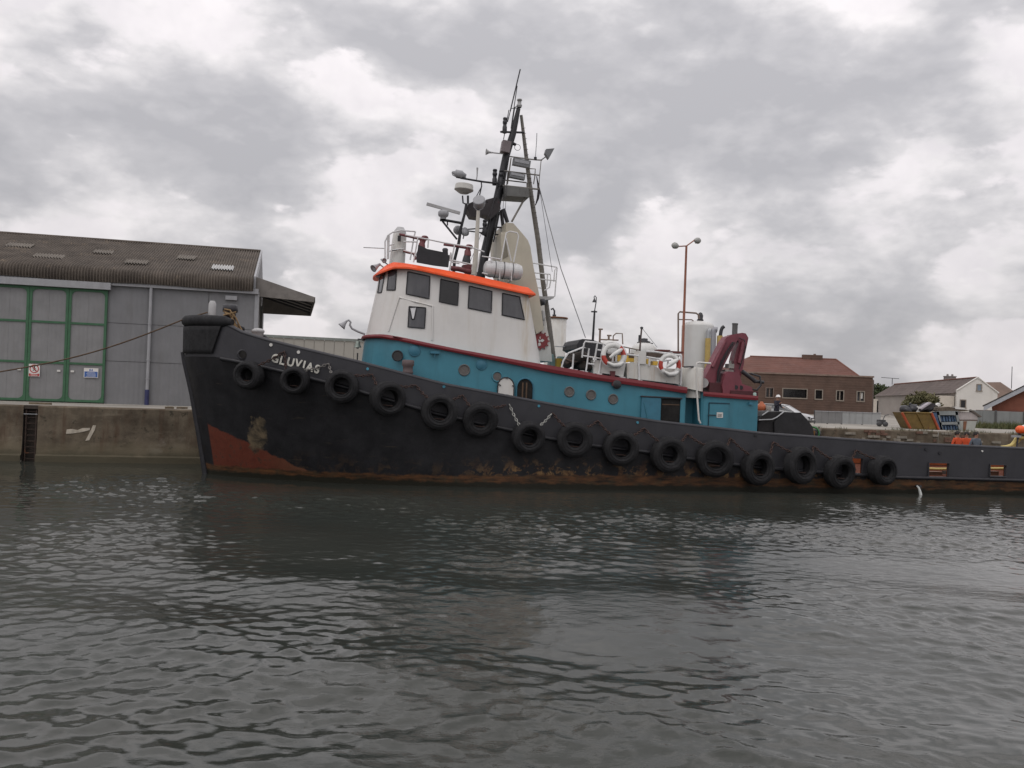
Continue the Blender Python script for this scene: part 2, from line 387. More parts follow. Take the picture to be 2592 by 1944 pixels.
e = [lx1, 6, 14, 22, 30, 38, 46, 70, 200]
for a, c in zip(e, e[1:]): wallseg(a+(.012 if a != lx1 else 0), c)
b = MB(); b.bb(lx0, lx1, .38, .5, -.5, QZ); b.bb(lx0-.02, lx0, .05, .5, -.5, QZ-.02); b.bb(lx1, lx1+.02, .05, .5, -.5, QZ-.02); b.bb(lx0, lx1, .05, .6, QZ-.16, QZ-.004)
b.build('ladder_recess', mat('dark_recess_concrete', (.045, .035, .028), .85, var=.35, vs=2), qw)  # recess lined in a darker tone than the wall
ld = QF.empty('quay_ladder', label='dark rusty ladder in the recess at the left of the quay wall', cat='ladder')
lm = mat('rusty_ladder_steel', (.05, .032, .024), .8, var=.4, vs=6, rust=.3)
for x in (lx0+.09, lx1-.09): MB().bb(x-.03, x+.03, .12, .2, -.4, QZ-.2).build('ladder_stile', lm, ld)
for i in range(9): MB().tube([(lx0+.09, .16, .1+i*.27), (lx1-.09, .16, .1+i*.27)], .022, 6).build('rung', lm, ld)
MB().tube([(lx0+.02, .0, QZ-.40), (lx1-.02, .0, QZ-.40)], .018, 6).build('grab_bar', galv, ld)
# white painted mark on the wall (a bar and a slanting stroke)
pm = mat('faded_white_paint_on_concrete', (.50, .45, .37), .9, var=.3, vs=4, streak=.5, sx=6, dirt=(.2, .15, .1))
mk = QF.empty('painted_mark', label='faded white painted bar and slanting stroke on the quay wall', cat='painted mark')
def wp(pts): return [QF.P(*C8(x, y), -.035) for x, y in pts]
MB().prism(wp([(778, 955), (840, 948), (905, 962), (960, 938), (1052, 936), (1045, 962), (950, 985), (850, 1000), (770, 1005)]), (0, .03, 0)).build('painted_bar', pm, mk)
MB().prism(wp([(1085, 905), (1118, 908), (1105, 960), (1040, 1080), (995, 1085), (1030, 1020)]), (0, .03, 0)).build('painted_stroke', pm, mk)
# loose timbers at the quay edge
tm = mat('weathered_timber', (.16, .125, .085), .9, var=.35, vs=5)
for i, (pa, pb) in enumerate([((1925, 700), (2030, 676)), ((2060, 672), (2190, 700)), ((1950, 690), (2010, 705)), ((340, 668), (600, 672))]):
    a_ = QF.P(*C8(*pa), .9+.25*i); b_ = QF.P(*C8(*pb), 1.0+.2*i); a_.z = b_.z = QZ+.05
    bx = MB(); d = (b_-a_); L = d.length; ax = Matrix.Rotation(math.atan2(d.y, d.x), 3, 'Z'); bx.box((a_+b_)/2, (L, .14, .09), ax)
    o = bx.build('timber', tm); o.location = QF.o; o.rotation_euler = (0, 0, QA)
    props(o, ['short weathered timber lying on the quay edge behind the bow', 'weathered timber nearest the bow on the quay edge', 'small timber offcut on the quay edge beside longer timbers', 'long pale timber lying in front of the green doors'][i], 'timber', 'loose timbers on the quay')
# bollard beyond the left edge that takes the bow line
bo = at(-330, 1046, 40.2); bo.z = QZ
bm_ = MB(); bm_.lathe([(0, 0), (.3, 0), (.3, .06), (.2, .08), (.17, .42), (.27, .5), (.27, .58), (.2, .66), (0, .68)], (0, 0, 0), n=16)
ob = bm_.build('mooring_bollard', darkmetal, label='dark iron bollard on the quay holding the bow line', cat='bollard'); ob.location = (bo.x, bo.y+1.2, QZ)
ROPE_END = Vector((bo.x, bo.y+1.05, QZ+.42))

# ================================================================== SHED (left)
SY = 6.0
shed = QF.empty('warehouse', label='grey dockside shed with corrugated roof and green framed sliding doors', cat='warehouse')
clad = mat('grey_cladding', (.195, .197, .205), .7, var=.10, vs=.8, rust=.03, rs=1.5, streak=.32, sx=2.5, dirt=(.135, .128, .12), lines=('X', .25, .22))
doorp = mat('grey_door_panel', (.225, .225, .228), .65, var=.10, vs=1.2, streak=.35, sx=5, dirt=(.17, .165, .158), lines=('X', .22, .15))
greenm = mat('green_frame_paint', (.045, .130, .066), .6, var=.15, vs=3, streak=.2, dirt=(.03, .10, .05))
trim = mat('pale_grey_trim', (.34, .345, .36), .55, var=.08, streak=.2)
roofm = mat('old_corrugated_cement', (.108, .090, .074), .95, var=.30, vs=.9, rust=.36, rs=.8, rustcol=(.19, .15, .11), streak=.6, sx=2.4, dirt=(.055, .044, .037), bump=.3, bs=6)
zsh = QZ
xc = QF.P(*A1(1572, 600), SY).x                                  # right corner of the shed
ze = QF.P(*A1(800, 402), SY).z                                   # underside of the gutter beam
zg = QF.P(*A1(800, 378), SY-.25).z
xl = xc-48
# cladding panels right of the doors: 3 rows, columns split at the down-pipe
xd = QF.P(*A1(655, 700), SY).x; xp = QF.P(*A1(912, 700), SY).x
zr = [zsh, QF.P(*A1(900, 872), SY).z, QF.P(*A1(900, 638), SY).z, ze]
cols = [xd+.02, xp, (xp+xc)/2+.3, xc]
for i in range(3):
    for j in range(3):
        MB().bb(cols[i]+.012, cols[i+1]-.012, SY, SY+.12, zr[j]+(.0 if j == 0 else .012), zr[j+1]-.012).build('cladding_panel', clad, shed)
MB().bb(xl, xc-.05, SY+.1, SY+.2, zsh, ze).build('wall', mat('shed_wall_backing', (.13, .13, .135), .8), shed)
# left of the doors, out of the frame
# gable wall and back
zeav = zg+.55
ridge_y = SY+8.2
zrid = QF.P(*A1(800, 127), ridge_y).z
b = MB(); b.prism([(xc-.03, SY+.2, zsh), (xc-.03, SY+16.4, zsh), (xc-.03, SY+16.4, ze), (xc-.03, ridge_y, zrid-.15), (xc-.03, SY+.2, ze)], (-.15, 0, 0)); b.build('gable_wall', clad, shed)
MB().bb(xl, xc-.2, SY+16.3, SY+16.4, zsh, ze).build('back_wall', clad, shed)
# corner post
MB().bb(xc-.02, xc+.20, SY-.03, SY+.28, zsh, ze+.1).build('corner_post', trim, shed)
MB().bb(xl, xc+.16, SY-.22, SY-.0, ze-.02, ze+.26).build('gutter_beam', trim, shed)
# corrugated roof: profile across the slope, corrugations along the eaves
per = .146; nx = int((xc-.35-xl)/per)*6
xr = QF.P(*A1(1600, 250), ridge_y-2).x
XS = np.linspace(xr-26*1.9, xr, int(26*1.9/per)*6)
prof = [(SY-.30, ze+.12), (SY-.36, ze+.38), (SY-.32, ze+.62), (SY-.18, ze+.80), (SY+.05, ze+.92)]
y_s, z_s = prof[-1]
for i in range(1, 9): prof.append((y_s+(ridge_y-y_s)*i/8, z_s+(zrid-z_s)*i/8))
rows = []
for k, (y, z) in enumerate(prof):
    ny_, nz_ = (-1, .15) if k < 2 else ((-.7, .7) if k < 4 else (-.3, .95))
    amp = .062 if k < 4 else .048
    rows.append([(x, y+ny_*amp*math.cos(2*math.pi*x/per), z+nz_*amp*math.cos(2*math.pi*x/per)+.03*math.sin(x*.9+k)) for x in XS])
rb = MB(); rb.loft(rows, False, smooth=True)
roof = rb.build('roof', roofm, shed, fix=False)
rb = MB(); rb.add([(xl, ridge_y, zrid), (xr, ridge_y, zrid), (xr, SY+16.8, ze+.3), (xl, SY+16.8, ze+.3)], [(0, 1, 2, 3)]); rb.build('rear_roof_slope', roofm, shed)
rb = MB(); rb.tube([(xl, ridge_y, zrid), (xr, ridge_y, zrid)], .09, 8); rb.build('ridge_capping', roofm, shed)
rb = MB(); rb.prism([(xr+.0, SY-.05, ze+.3), (xr, SY-.05, ze+.95), (xr, ridge_y, zrid+.06), (xr, ridge_y, zrid-.3), (xr, SY+.3, ze+.3)], (.10, 0, 0)); rb.build('barge_board', trim, shed)
# translucent roof lights and lichen-pale sheets
def slope_pt(u, v):
    y = SY+2
    for _ in range(20):
        p = QF.P(u, v, y); f = (p.z-.06-z_s)/(zrid-z_s); y = y_s+(ridge_y-y_s)*min(1, max(0, f))
    return QF.P(u, v, y)
rl = mat('rooflight_sheet', (.46, .46, .45), .5, var=.12, vs=3, streak=.4, sx=9, dirt=(.25, .22, .18))
rl2 = mat('dirty_rooflight_sheet', (.165, .145, .12), .7, var=.2, vs=3, streak=.5, sx=9, dirt=(.16, .13, .1))
for i, (x0_, y0_, x1_, y1_) in enumerate([(1300, 272, 1438, 298), (1088, 212, 1205, 234), (770, 240, 908, 262), (570, 180, 692, 198), (35, 138, 188, 158), (205, 205, 375, 225)]):
    a_ = slope_pt(*A1((x0_+x1_)/2, y1_)); c_ = slope_pt(*A1((x0_+x1_)/2, y0_)); w_ = (x1_-x0_)*.5/2.44*48/FPX*.97
    xs = np.linspace(a_.x-w_, a_.x+w_, int(2*w_/per)*6+1)
    amp = .045; rows = []
    for k in range(2):
        p = a_ if k == 0 else c_
        rows.append([(x, p.y-.3*(amp*math.cos(2*math.pi*x/per)+.014), p.z+.95*(amp*math.cos(2*math.pi*x/per)+.014)) for x in xs])
    MB().loft(rows, False, smooth=True).build('rooflight', rl if i == 0 else rl2, shed, fix=False)
# down-pipe
px_ = QF.P(*A1(922, 700), SY-.12).x; zb_ = QF.P(*A1(900, 1040), SY-.12).z
MB().tube([(px_, SY-.12, zb_), (px_, SY-.12, ze-.02)], .085, 12).build('downpipe', trim, shed)
MB().tube([(px_, SY-.12, zsh), (px_, SY-.12, zb_)], .11, 12).build('downpipe_foot', mat('blue_pipe_paint', (.035, .04, .12), .5, var=.2), shed, label='dark blue painted foot of the downpipe')
for zz_ in (zr[1]-.9, zr[1]+.1, zr[2]): MB().tube([(px_, SY-.12, zz_), (px_, SY-.12, zz_+.07)], .105, 12).build('pipe_bracket', trim, shed)
MB().bb(xc-1.55, xc-.95, SY-.18, SY-.01, ze-.42, ze-.2).build('floodlight_box', trim, shed)
# sliding doors
zt_ = QF.P(*A1(400, 412), SY-.1).z; zb_ = zsh+.05
dcol = [QF.P(*A1(x, 760), SY-.1).x for x in (-240, 172, 415, 655)]
wd = (dcol[3]-dcol[1])/2
dcol = [dcol[1]-2*wd, dcol[1]-wd, dcol[1], dcol[1]+wd, dcol[3]]
zrow = [zb_, QF.P(*A1(300, 872), SY-.1).z, QF.P(*A1(300, 622), SY-.1).z, zt_]
for i in range(4):
    a_, c_ = dcol[i], dcol[i+1]; leaf = []
    fw = .13
    fr = MB()
    fr.bb(a_+.008, a_+fw, SY-.14, SY-.02, zb_, zt_); fr.bb(c_-fw, c_-.008, SY-.14, SY-.02, zb_, zt_)
    fr.bb(a_+fw, c_-fw, SY-.138, SY-.02, zb_, zb_+.12); fr.bb(a_+fw, c_-fw, SY-.138, SY-.02, zt_-.13, zt_)
    for zq in zrow[1:3]: fr.bb(a_+fw, c_-fw, SY-.136, SY-.02, zq-.055, zq+.055)
    for (cx, sx) in ((a_+fw, 1), (c_-fw, -1)):
        for (cz, sz) in ((zb_+.12, 1), (zt_-.13, -1)):
            R = .26; arc = [(cx+sx*(R-R*math.sin(t)), SY-.134, cz+sz*(R-R*math.cos(t))) for t in np.linspace(0, math.pi/2, 6)]
            fr.prism([(cx, SY-.134, cz)]+arc, (0, .1, 0))
    lf = fr.build('door_leaf_frame', greenm, shed)
    for j in range(3):
        n2 = 2
        for k in range(n2):
            xa = a_+fw+(c_-a_-2*fw)*k/n2; xb = a_+fw+(c_-a_-2*fw)*(k+1)/n2
            MB().bb(xa+.0025, xb-.0025, SY-.09, SY-.03, zrow[j]+.03, zrow[j+1]-.03).build('door_panel', doorp, lf)
    if i > 0:
        hz = QF.P(*C8(690, 270), SY-.16).z; hx = c_-.35 if i in (1, 2) else a_+.3
        MB().box((hx, SY-.12, hz), (.16, .06, .1)).build('door_handle', white, lf)
MB().bb(dcol[0]-.2, dcol[4]+.15, SY-.36, SY-.10, zt_+.02, zt_+.38).build('door_track_cover', trim, shed)
# lean-to canopy on the gable end
p1 = QF.P(*A1(1600, 345), SY+.4); p2 = QF.P(*A2(1125, 38), SY+.4); p3 = QF.P(*A2(1112, 78), SY+.4)
cxr = p2.x; dep = 10.5
can = mat('canopy_sheet', (.20, .185, .17), .85, var=.2, streak=.35, sx=2, dirt=(.12, .10, .09))
b = MB(); b.prism([(xc, SY+.4, p1.z), (cxr, SY+.4, p2.z), (cxr, SY+.4, p3.z), (xc, SY+.4, p3.z+.15)], (0, .10, 0)); b.build('canopy_side_sheet', can, shed)
b = MB(); b.prism([(xc, SY+.5, p1.z), (cxr+.05, SY+.5, p2.z), (cxr+.05, SY+.5, p2.z-.08), (xc, SY+.5, p1.z-.08)], (0, dep, 0)); b.build('canopy_roof', can, shed)
for i in range(5):
    y = SY+1.2+i*2.1; b = MB(); b.tube([(xc, y, p1.z-.2), (cxr-.05, y, p2.z-.18)], .07, 6); b.build('canopy_truss', darkmetal, shed)
b = MB(); xs_ = np.linspace(0, dep, 90); b.loft([[(cxr+.02+.03*math.cos(y*40), SY+.5+y, z) for y in xs_] for z in (p2.z-.08, p3.z-.02)], False); b.build('canopy_fascia', can, shed, fix=False)
b = MB(); b.prism([(xc, SY+.5+dep, p1.z), (cxr, SY+.5+dep, p2.z), (cxr, SY+.5+dep, p3.z), (xc, SY+.5+dep, p3.z)], (0, .1, 0)); b.build('canopy_side_sheet', can, shed)
px2 = QF.P(*A2(672, 200), SY+9).x
MB().bb(px2-.16, px2+.30, SY+8.8, SY+9.2, zsh, p3.z+.3).build('canopy_post', mat('grey_green_post', (.17, .18, .175), .7), shed)

# signs on the doors
sg = QF.empty('prohibition_sign', label='white no pedestrians sign with red circle on the green framed door', cat='sign')
sy = SY-.165
def spt(x, y, dy=0): return QF.P(*C8(x, y), sy+dy)
signw = mat('sign_white', (.72, .70, .67), .5, var=.05); signr = mat('sign_red', (.42, .035, .035), .5, var=.1); signk = mat('sign_black', (.02, .02, .02), .5); signb = mat('sign_blue', (.045, .12, .36), .5, var=.1)
a_, c_ = spt(337, 188), spt(462, 338)
sx0, sx1, sz1, sz0 = a_.x, c_.x, a_.z, c_.z
MB().bb(sx0, sx1, sy, sy+.015, sz0, sz1).build('sign_board', signw, sg)
cx_, cz_, Rr = (sx0+sx1)/2, sz0+(sz1-sz0)*.62, (sx1-sx0)*.42
b = MB(); b.lathe([(Rr*.80, 0), (Rr, 0), (Rr, .006), (Rr*.80, .006), (Rr*.80, 0)], (cx_, sy-.002, cz_), (0, -1, 0), 28, False); b.build('red_circle', signr, sg)
b = MB(); b.box((cx_, sy-.008, cz_), (Rr*1.75, .006, Rr*.17), Matrix.Rotation(rad(45), 3, 'Y')); b.build('red_bar', signr, sg)
b = MB(); s_ = Rr
b.lathe([(0, 0), (s_*.13, 0), (s_*.13, .004), (0, .004)], (cx_+.02*s_, sy-.001, cz_+s_*.52), (0, -1, 0), 12, False)
for (xa, za, xb, zb2, w_) in [(0, .38, 0, -.05, .2), (0, -.05, .28, -.58, .13), (0, -.05, -.3, -.55, .13), (0, .3, .32, .0, .09), (0, .3, -.3, .02, .09)]:
    d = Vector((xb-xa, 0, zb2-za))*s_; b.box((cx_+(xa+xb)/2*s_, sy-.003, cz_+(za+zb2)/2*s_), (d.length, .004, w_*s_), Matrix.Rotation(-math.atan2(d.z, d.x), 3, 'Y'))
b.build('walking_figure', signk, sg)
zb0 = sz0+.02; zb1 = sz0+(sz1-sz0)*.24
MB().bb(sx0+.02, sx1-.02, sy-.005, sy-.001, zb0, zb1).build('red_band', signr, sg)
b = MB()
for k in range(2): b.bb(sx0+.10, sx1-.10, sy-.008, sy-.0055, zb0+.035+k*.075, zb0+.065+k*.075)
b.build('lettering', signw, sg)
sg = QF.empty('information_sign', label='blue and white notice sign on the rightmost green framed door', cat='sign')
a_, c_ = spt(980, 236), spt(1143, 354); sx0, sx1, sz1, sz0 = a_.x, c_.x, a_.z, c_.z
MB().bb(sx0, sx1, sy, sy+.015, sz0, sz1).build('sign_board', signw, sg)
MB().bb(sx0+.03, sx1-.03, sy-.005, sy-.001, sz0+.03, sz0+(sz1-sz0)*.64).build('blue_field', signb, sg)
b = MB(); hh = sz1-sz0
for k in range(4): b.bb(sx0+.12+.05*(k % 2), sx1-.12-.04*(k == 3), sy-.008, sy-.0055, sz0+hh*(.13+.125*k), sz0+hh*(.165+.125*k))
b.build('lettering', signw, sg)
b = MB(); cm = (sx0+sx1)/2
for k in (-1, 1):
    b.bb(cm+k*.05-.035, cm+k*.05+.03, sy-.005, sy-.001, sz0+hh*.70, sz0+hh*.80); b.lathe([(0, 0), (.03, 0), (.03, .004), (0, .004)], (cm+k*.05, sy-.001, sz0+hh*.86), (0, -1, 0), 10, False)
b.build('pictogram', signb, sg)
# ================================================================== TUG
bw = at(521, 1195, 38.0)
T = Frame((bw.x, 38.0), rad(12))
tug = T.empty('tugboat', label='old black hulled tugboat with blue deckhouse and white wheelhouse moored along the quay', cat='tugboat')
XE = 43.5                                                           # stern
def Bd(x):                                                          # half breadth at the bulwark
    t = min(1, max(0, (x+1.05)/10.5)); b = 4.2*(1-(1-t)**2.4)**.56
    s = max(0, (x-(XE-6))/6); return max(.02, b*(1-min(1, s)**3)**.5)
def Bw(x):
    t = min(1, max(0, (x-.05)/13)); b = 4.05*(1-(1-t)**2)**.85
    s = max(0, (x-(XE-7))/6.8); return max(.02, b*(1-min(1, s)**2.2)**.6)
def side(off=0.0): return lambda x, z: -(Bd(x)+off)
def tab(pts, yf=None):
    L = [T.F(u, v, yf or side()) for u, v in pts]
    xs = [p.x for p in L]; zs = [p.z for p in L]
    return lambda x: float(np.interp(x, xs, zs))
zTop = tab([(545, 806), (579, 824), (615, 843), (671, 860), (758, 882), (905, 917), (1000, 942), (1127, 975), (1297, 1007), (1475, 1040), (1665, 1069), (1730, 1076), (1889, 1094), (1923, 1098.5), (2076, 1109), (2289, 1124), (2592, 1137)])
zKn = tab([(543, 903), (599, 913), (700, 935), (850, 972), (1000, 1015), (1100, 1045), (1263, 1081), (1380, 1107), (1500, 1127), (1639, 1143), (1744, 1160), (1900, 1180), (2060, 1194), (2272, 1207), (2592, 1215)])
# stem profile (local x, z) from the outline of the bow
ST = [T.P(u, v, 0) for u, v in ((524, 1230), (521, 1195), (505, 1095), (487, 990), (472, 925), (466, 897), (468, 850), (470, 812))]
zS = [p.z for p in ST]; xS = [p.x for p in ST]
def stem(z): return float(np.interp(z, zS, xS))
def hull_mat():
    m_ = bpy.data.materials.new('tug_hull_paint'); m_.use_nodes = True; t = NT(m_.node_tree); b = t.n['Principled BSDF']
    tc = t.new('ShaderNodeTexCoord').outputs['Object']; sp = t.new('ShaderNodeSeparateXYZ'); t.link(tc, sp.inputs[0]); x, z = sp.outputs[0], sp.outputs[2]
    wob = t.math('MULTIPLY', t.math('SUBTRACT', t.noise(tc, 2.2, 7, .6), .5), 1.0)
    c = t.mix(t.maprange(t.noise(tc, 1.3, 6, .6), .35, .7), (.009, .009, .011), (.021, .021, .024))
    mp = t.new('ShaderNodeMapping'); mp.inputs['Scale'].default_value = (.5, .5, 3.2); t.link(tc, mp.inputs[0])
    c = t.mix(t.maprange(t.noise(mp.outputs[0], 2.0, 6, .65), .60, .75, 0, .6, True), c, (.06, .048, .034))
    # worn rust below the fender line amidships and aft
    mr = t.math('MULTIPLY', t.maprange(x, 10, 13.0, 0.15, 1, True), t.maprange(z, 1.45, .5, 0, 1, True))
    rc = t.mix(t.maprange(t.noise(tc, 4, 6, .65), .35, .65), (.06, .024, .014), (.26, .155, .065))
    c = t.mix(t.math('MULTIPLY', mr, t.maprange(t.noise(tc, 1.9, 9, .70, .5), .50, .57, 0, .9, True)), c, rc)
    # bare patch beside the stem
    pa_ = T.F(*C1(940, 1640), side(-.3)); 
    dx = t.math('MULTIPLY', t.math('SUBTRACT', x, pa_.x+.05), 1/.42); dz = t.math('MULTIPLY', t.math('SUBTRACT', z, pa_.z-.62), 1/.78)
    rr = t.math('ADD', t.math('ADD', t.math('MULTIPLY', dx, dx), t.math('MULTIPLY', dz, dz)), t.math('MULTIPLY', wob, 3.4))
    # red bottom paint showing at the fore foot: a wedge under a sloping line
    p0 = T.P(530, 1068, -.2); p1 = T.P(715, 1162, -2.6)
    ln = t.math('ADD', t.math('MULTIPLY', t.math('SUBTRACT', x, p0.x), (p1.z-p0.z)/(p1.x-p0.x)), p0.z)
    dd = t.math('SUBTRACT', t.math('ADD', ln, t.math('MULTIPLY', wob, .42)), z)
    red = t.mix(t.noise(tc, 3, 6, .6), (.07, .018, .012), (.215, .052, .027))
    red = t.mix(t.maprange(t.noise(tc, 3, 9, .72), .52, .64, 0, .75, True), red, (.05, .034, .024))
    red = t.mix(t.maprange(x, 2.2, 4.2, 0, .55, True), red, (.15, .085, .045))
    c = t.mix(t.math('MULTIPLY', t.maprange(dd, 0, .06, 0, .92), t.maprange(t.math('ADD', t.math('SUBTRACT', x, p0.x), t.math('MULTIPLY', t.math('SUBTRACT', z, p0.z), .16)), -.02, .02)), c, red)
    pc = t.mix(t.maprange(t.noise(tc, 1.7, 8, .62, .4), .42, .60), (.035, .03, .022), (.18, .138, .085))
    c = t.mix(t.maprange(rr, .55, 1.1, .9, 0, True), c, pc)
    # brown boot band and weed at the waterline
    zb = t.math('ADD', z, t.math('MULTIPLY', wob, .34))
    up = t.maprange(x, 8, 16, .44, .62)
    band = t.mix(t.maprange(t.noise(mp.outputs[0], 2.6, 8, .7), .36, .66), (.018, .013, .009), (.15, .066, .026))
    band = t.mix(t.maprange(t.noise(tc, 2.5, 5), .5, .7, 0, .6), band, (.05, .047, .028))
    c = t.mix(t.maprange(t.math('SUBTRACT', up, zb), -.03, .05, 0, .95), c, band)
    c = t.mix(t.maprange(zb, .26, .17, 0, 1), c, (.017, .016, .010))
    t.link(c, b.inputs['Base Color']); b.inputs['Roughness'].default_value = .55; b.inputs['Specular IOR Level'].default_value = .35
    bp = t.new('ShaderNodeBump'); bp.inputs['Strength'].default_value = .5; bp.inputs['Distance'].default_value = .04
    wv = t.new('ShaderNodeTexWave'); wv.bands_direction = 'X'; wv.inputs['Scale'].default_value = .314/.62; wv.inputs['Distortion'].default_value = 1.2; wv.inputs['Detail'].default_value = 1; t.link(tc, wv.inputs['Vector'])
    t.link(t.math('ADD', t.math('MULTIPLY', wv.outputs['Fac'], .55), t.noise(tc, 2.4, 8, .62)), bp.inputs['Height']); t.link(bp.outputs[0], b.inputs['Normal'])
    return m_
hullm = hull_mat()
bulm = mat('bulwark_grey_paint', (.036, .036, .042), .55, var=.2, vs=.9, rust=.12, rs=2, rustcol=(.06, .03, .02), streak=.35, sx=2.5, dirt=(.05, .048, .052), bump=.12, bs=2)
deckm = mat('red_oxide_deck', (.10, .034, .02), .95, var=.25, vs=2, rust=.2, spec=.1)
inner = mat('bulwark_inside_red', (.19, .05, .018), .9, var=.25, vs=2, rust=.15, spec=.15)
NTT = 110
tt = [(.5-.5*math.cos(math.pi*i/NTT)) if True else i/NTT for i in range(NTT+1)]
def hull_rows(sgn):
    rows = []
    for s in np.linspace(0, 1, 15):
        r = []
        for t_ in tt:
            # row z depends on x; iterate stem position
            zz_ = -.7+s*(zKn(0)+.7); xs_ = stem(zz_); x = xs_+t_*(XE-xs_)
            z = -.7+s*(zKn(x)+.7)
            k = max(0, min(1, (z+.1)/(zKn(x)+.1)))**.8
            dxs = xs_
            def sh(f, x_, base): return f(x_-dxs+base)
            b_ = (1-k)*sh(Bw, x, 0.0)+k*sh(Bd, x, -1.05)*.995
            if t_ == 0: b_ = .02
            r.append((x, sgn*b_, z))
        rows.append(r)
    return rows
h = MB(); h.loft(hull_rows(-1), False, smooth=True); h.loft(hull_rows(1), False, smooth=True)
h.build('hull', hullm, tug)
b = MB(); b.tube([(stem(z)-.02, 0, z) for z in np.linspace(-.6, zKn(0)+.2, 14)], .13, 8); b.build('stem_bar', black, tug)
# bulwark plating with freeing ports
PORT = []
for (ua, va, ub, vb) in [(B7(738, 1180)+B7(1040, 1395)), (B7(1690, 1210)+B7(1930, 1385)), (B6(1640, 1105)+B6(1860, 1340)), (2790, 1190, 2830, 1218)]:
    a_ = T.F(ua, va, side()); c_ = T.F(ub, vb, side()); PORT.append((a_.x, c_.x, c_.z, a_.z))
xsB = stem(zKn(-.5)+.3)
gx = sorted(set([round(xsB+t_*(XE-xsB), 4) for t_ in tt]+[p for P_ in PORT for p in P_[:2]]))
gx = [x for x in gx]
def bul(sgn, off, name, mm, thick):
    b = MB(); ports = PORT if sgn < 0 else []
    def P_(x, f, o):
        zt, zk = zTop(x)-(.5*min(1, max(0, (x-22)/3)) if sgn > 0 else 0), zKn(x); z = zk+(zt-zk)*f
        d = Bd(x)-o-.06*(1-f); 
        return (x, sgn*max(.0, d), z)
    for i in range(len(gx)-1):
        xa, xb = gx[i], gx[i+1]; pr = [p for p in ports if p[0]-1e-6 <= xa and xb <= p[1]+1e-6]
        if pr:
            z0_, z1_ = pr[0][2], pr[0][3]
            f0a = (z0_-zKn(xa))/(zTop(xa)-zKn(xa)); f1a = (z1_-zKn(xa))/(zTop(xa)-zKn(xa))
            spans = [(0, max(0, f0a)), (f1a, 1)]
        else: spans = [(0, .5), (.5, 1)]
        for (fa, fb) in spans:
            if fb-fa < 1e-4: continue
            b.add([P_(xa, fa, off), P_(xb, fa, off), P_(xb, fb, off), P_(xa, fb, off)], [(0, 1, 2, 3)], True)
            if thick and fb == 1: b.add([P_(xa, 1, off), P_(xb, 1, off), (lambda p: (p[0], p[1], p[2]))(P_(xb, 1, off+.16)), P_(xa, 1, off+.16)], [(0, 1, 2, 3)])
    return b
b = bul(-1, 0, '', bulm, True); b2 = bul(1, 0, '', bulm, True); b.v0 = len(b.v)
b.add(b2.v, b2.f, True); b.build('bulwark', bulm, tug)
b = bul(-1, .12, '', inner, False); b2 = bul(1, .12, '', inner, False); b.add(b2.v, b2.f, True); b.build('bulwark_lining', inner, tug)
# bulwark cap rail
for sgn in (-1, 1): MB().tube([(x, sgn*max(0, Bd(x)-.07), zTop(x)+.01-(.5*min(1, max(0, (x-22)/3)) if sgn > 0 else 0)) for x in gx[2:-1]], .085, 8).build('bulwark_rail', bulm, tug)
for p in PORT[:3]:
    b = MB(); y = -(Bd((p[0]+p[1])/2)+.015)
    for (xa, xb, za, zb2) in ((p[0]-.03, p[1]+.03, p[3], p[3]+.04), (p[0]-.03, p[1]+.03, p[2]-.04, p[2]), (p[0]-.04, p[0], p[2], p[3]), (p[1], p[1]+.04, p[2], p[3])): b.bb(xa, xb, y-.01, y+.14, za, zb2)
    b.build('freeing_port_rim', bulm, tug)
zDk = lambda x: min(zTop(x)-1.05, zKn(x)-.03)
b = MB(); b.loft([[(x, s*(max(.0, Bd(x)-.1)), zDk(x)) for x in gx] for s in (-1, -.3, .3, 1)], False); b.build('deck', deckm, tug)
# rubbing strake under the bulwark
b = MB(); xs_ = [x for x in gx if x > .6]; b.tube([(x, -(Bd(x)-.0), zKn(x)-.02) for x in xs_], .085, 8); b.build('rubbing_strake', black, tug)

# ---- bow fender block: thick rubber wrapped round the stem, with a roll on top
ptop = T.P(*C1(200, 330), 0); pbot = T.P(*C1(200, 790), 0)
def bowplan(off, xmax, n=25):
    pts = []
    xa = -1.05
    for i in range(n):
        x = xmax-(xmax-xa)*math.sin(math.pi/2*i/(n-1)); pts.append((x, -(Bd(x) if i < n-1 else 0)))
    full = pts+[(x, -y) for x, y in pts[-2::-1]]
    out = []
    for i, (x, y) in enumerate(full):
        a_ = Vector(full[max(0, i-1)]); c_ = Vector(full[min(len(full)-1, i+1)]); d = (c_-a_).normalized()
        out.append((x-d.y*off*-1 if False else x+(-abs(d.y))*off, y-(d.x)*(-1)*off*(-1 if y < 0 else 1)*(1 if True else 1) if False else y+(math.copysign(abs(d.x), y) if y else 0)*off))
    return out
xm0 = T.P(*C1(390, 800), -2).x; xm1 = T.P(*C1(520, 420), -2.2).x
zt0 = ptop.z-.42; zb0 = pbot.z
o0, o1 = bowplan(.02, xm0), bowplan(.02, xm1)
r0, r1 = bowplan(.07, xm0), bowplan(.09, xm1)
b = MB()
rows = [[(x, y, zb0) for x, y in bowplan(-.05, xm0)], [(x, y, zb0+.02) for x, y in r0]]
for k in range(1, 6):
    f = k/6; rows.append([((1-f)*a[0]+f*c[0], (1-f)*a[1]+f*c[1], zb0+(zt0-zb0)*f) for a, c in zip(r0, r1)])
rows += [[(x, y, zt0) for x, y in r1], [(x, y, zt0+.02) for x, y in bowplan(-.05, xm1)]]
b.loft(rows, False, smooth=True)
for R_ in (rows,):
    for e_ in (0, -1): b.add([r[e_] for r in R_], [tuple(range(len(R_)))])
for y in (-.9, -.3, .3, .9, -1.45): pass
bf = b.build('bow_fender', rubber, tug)
xm2 = T.P(*C1(640, 430), -2.3).x
rp = bowplan(-.06, xm2, 30); n_ = len(rp)
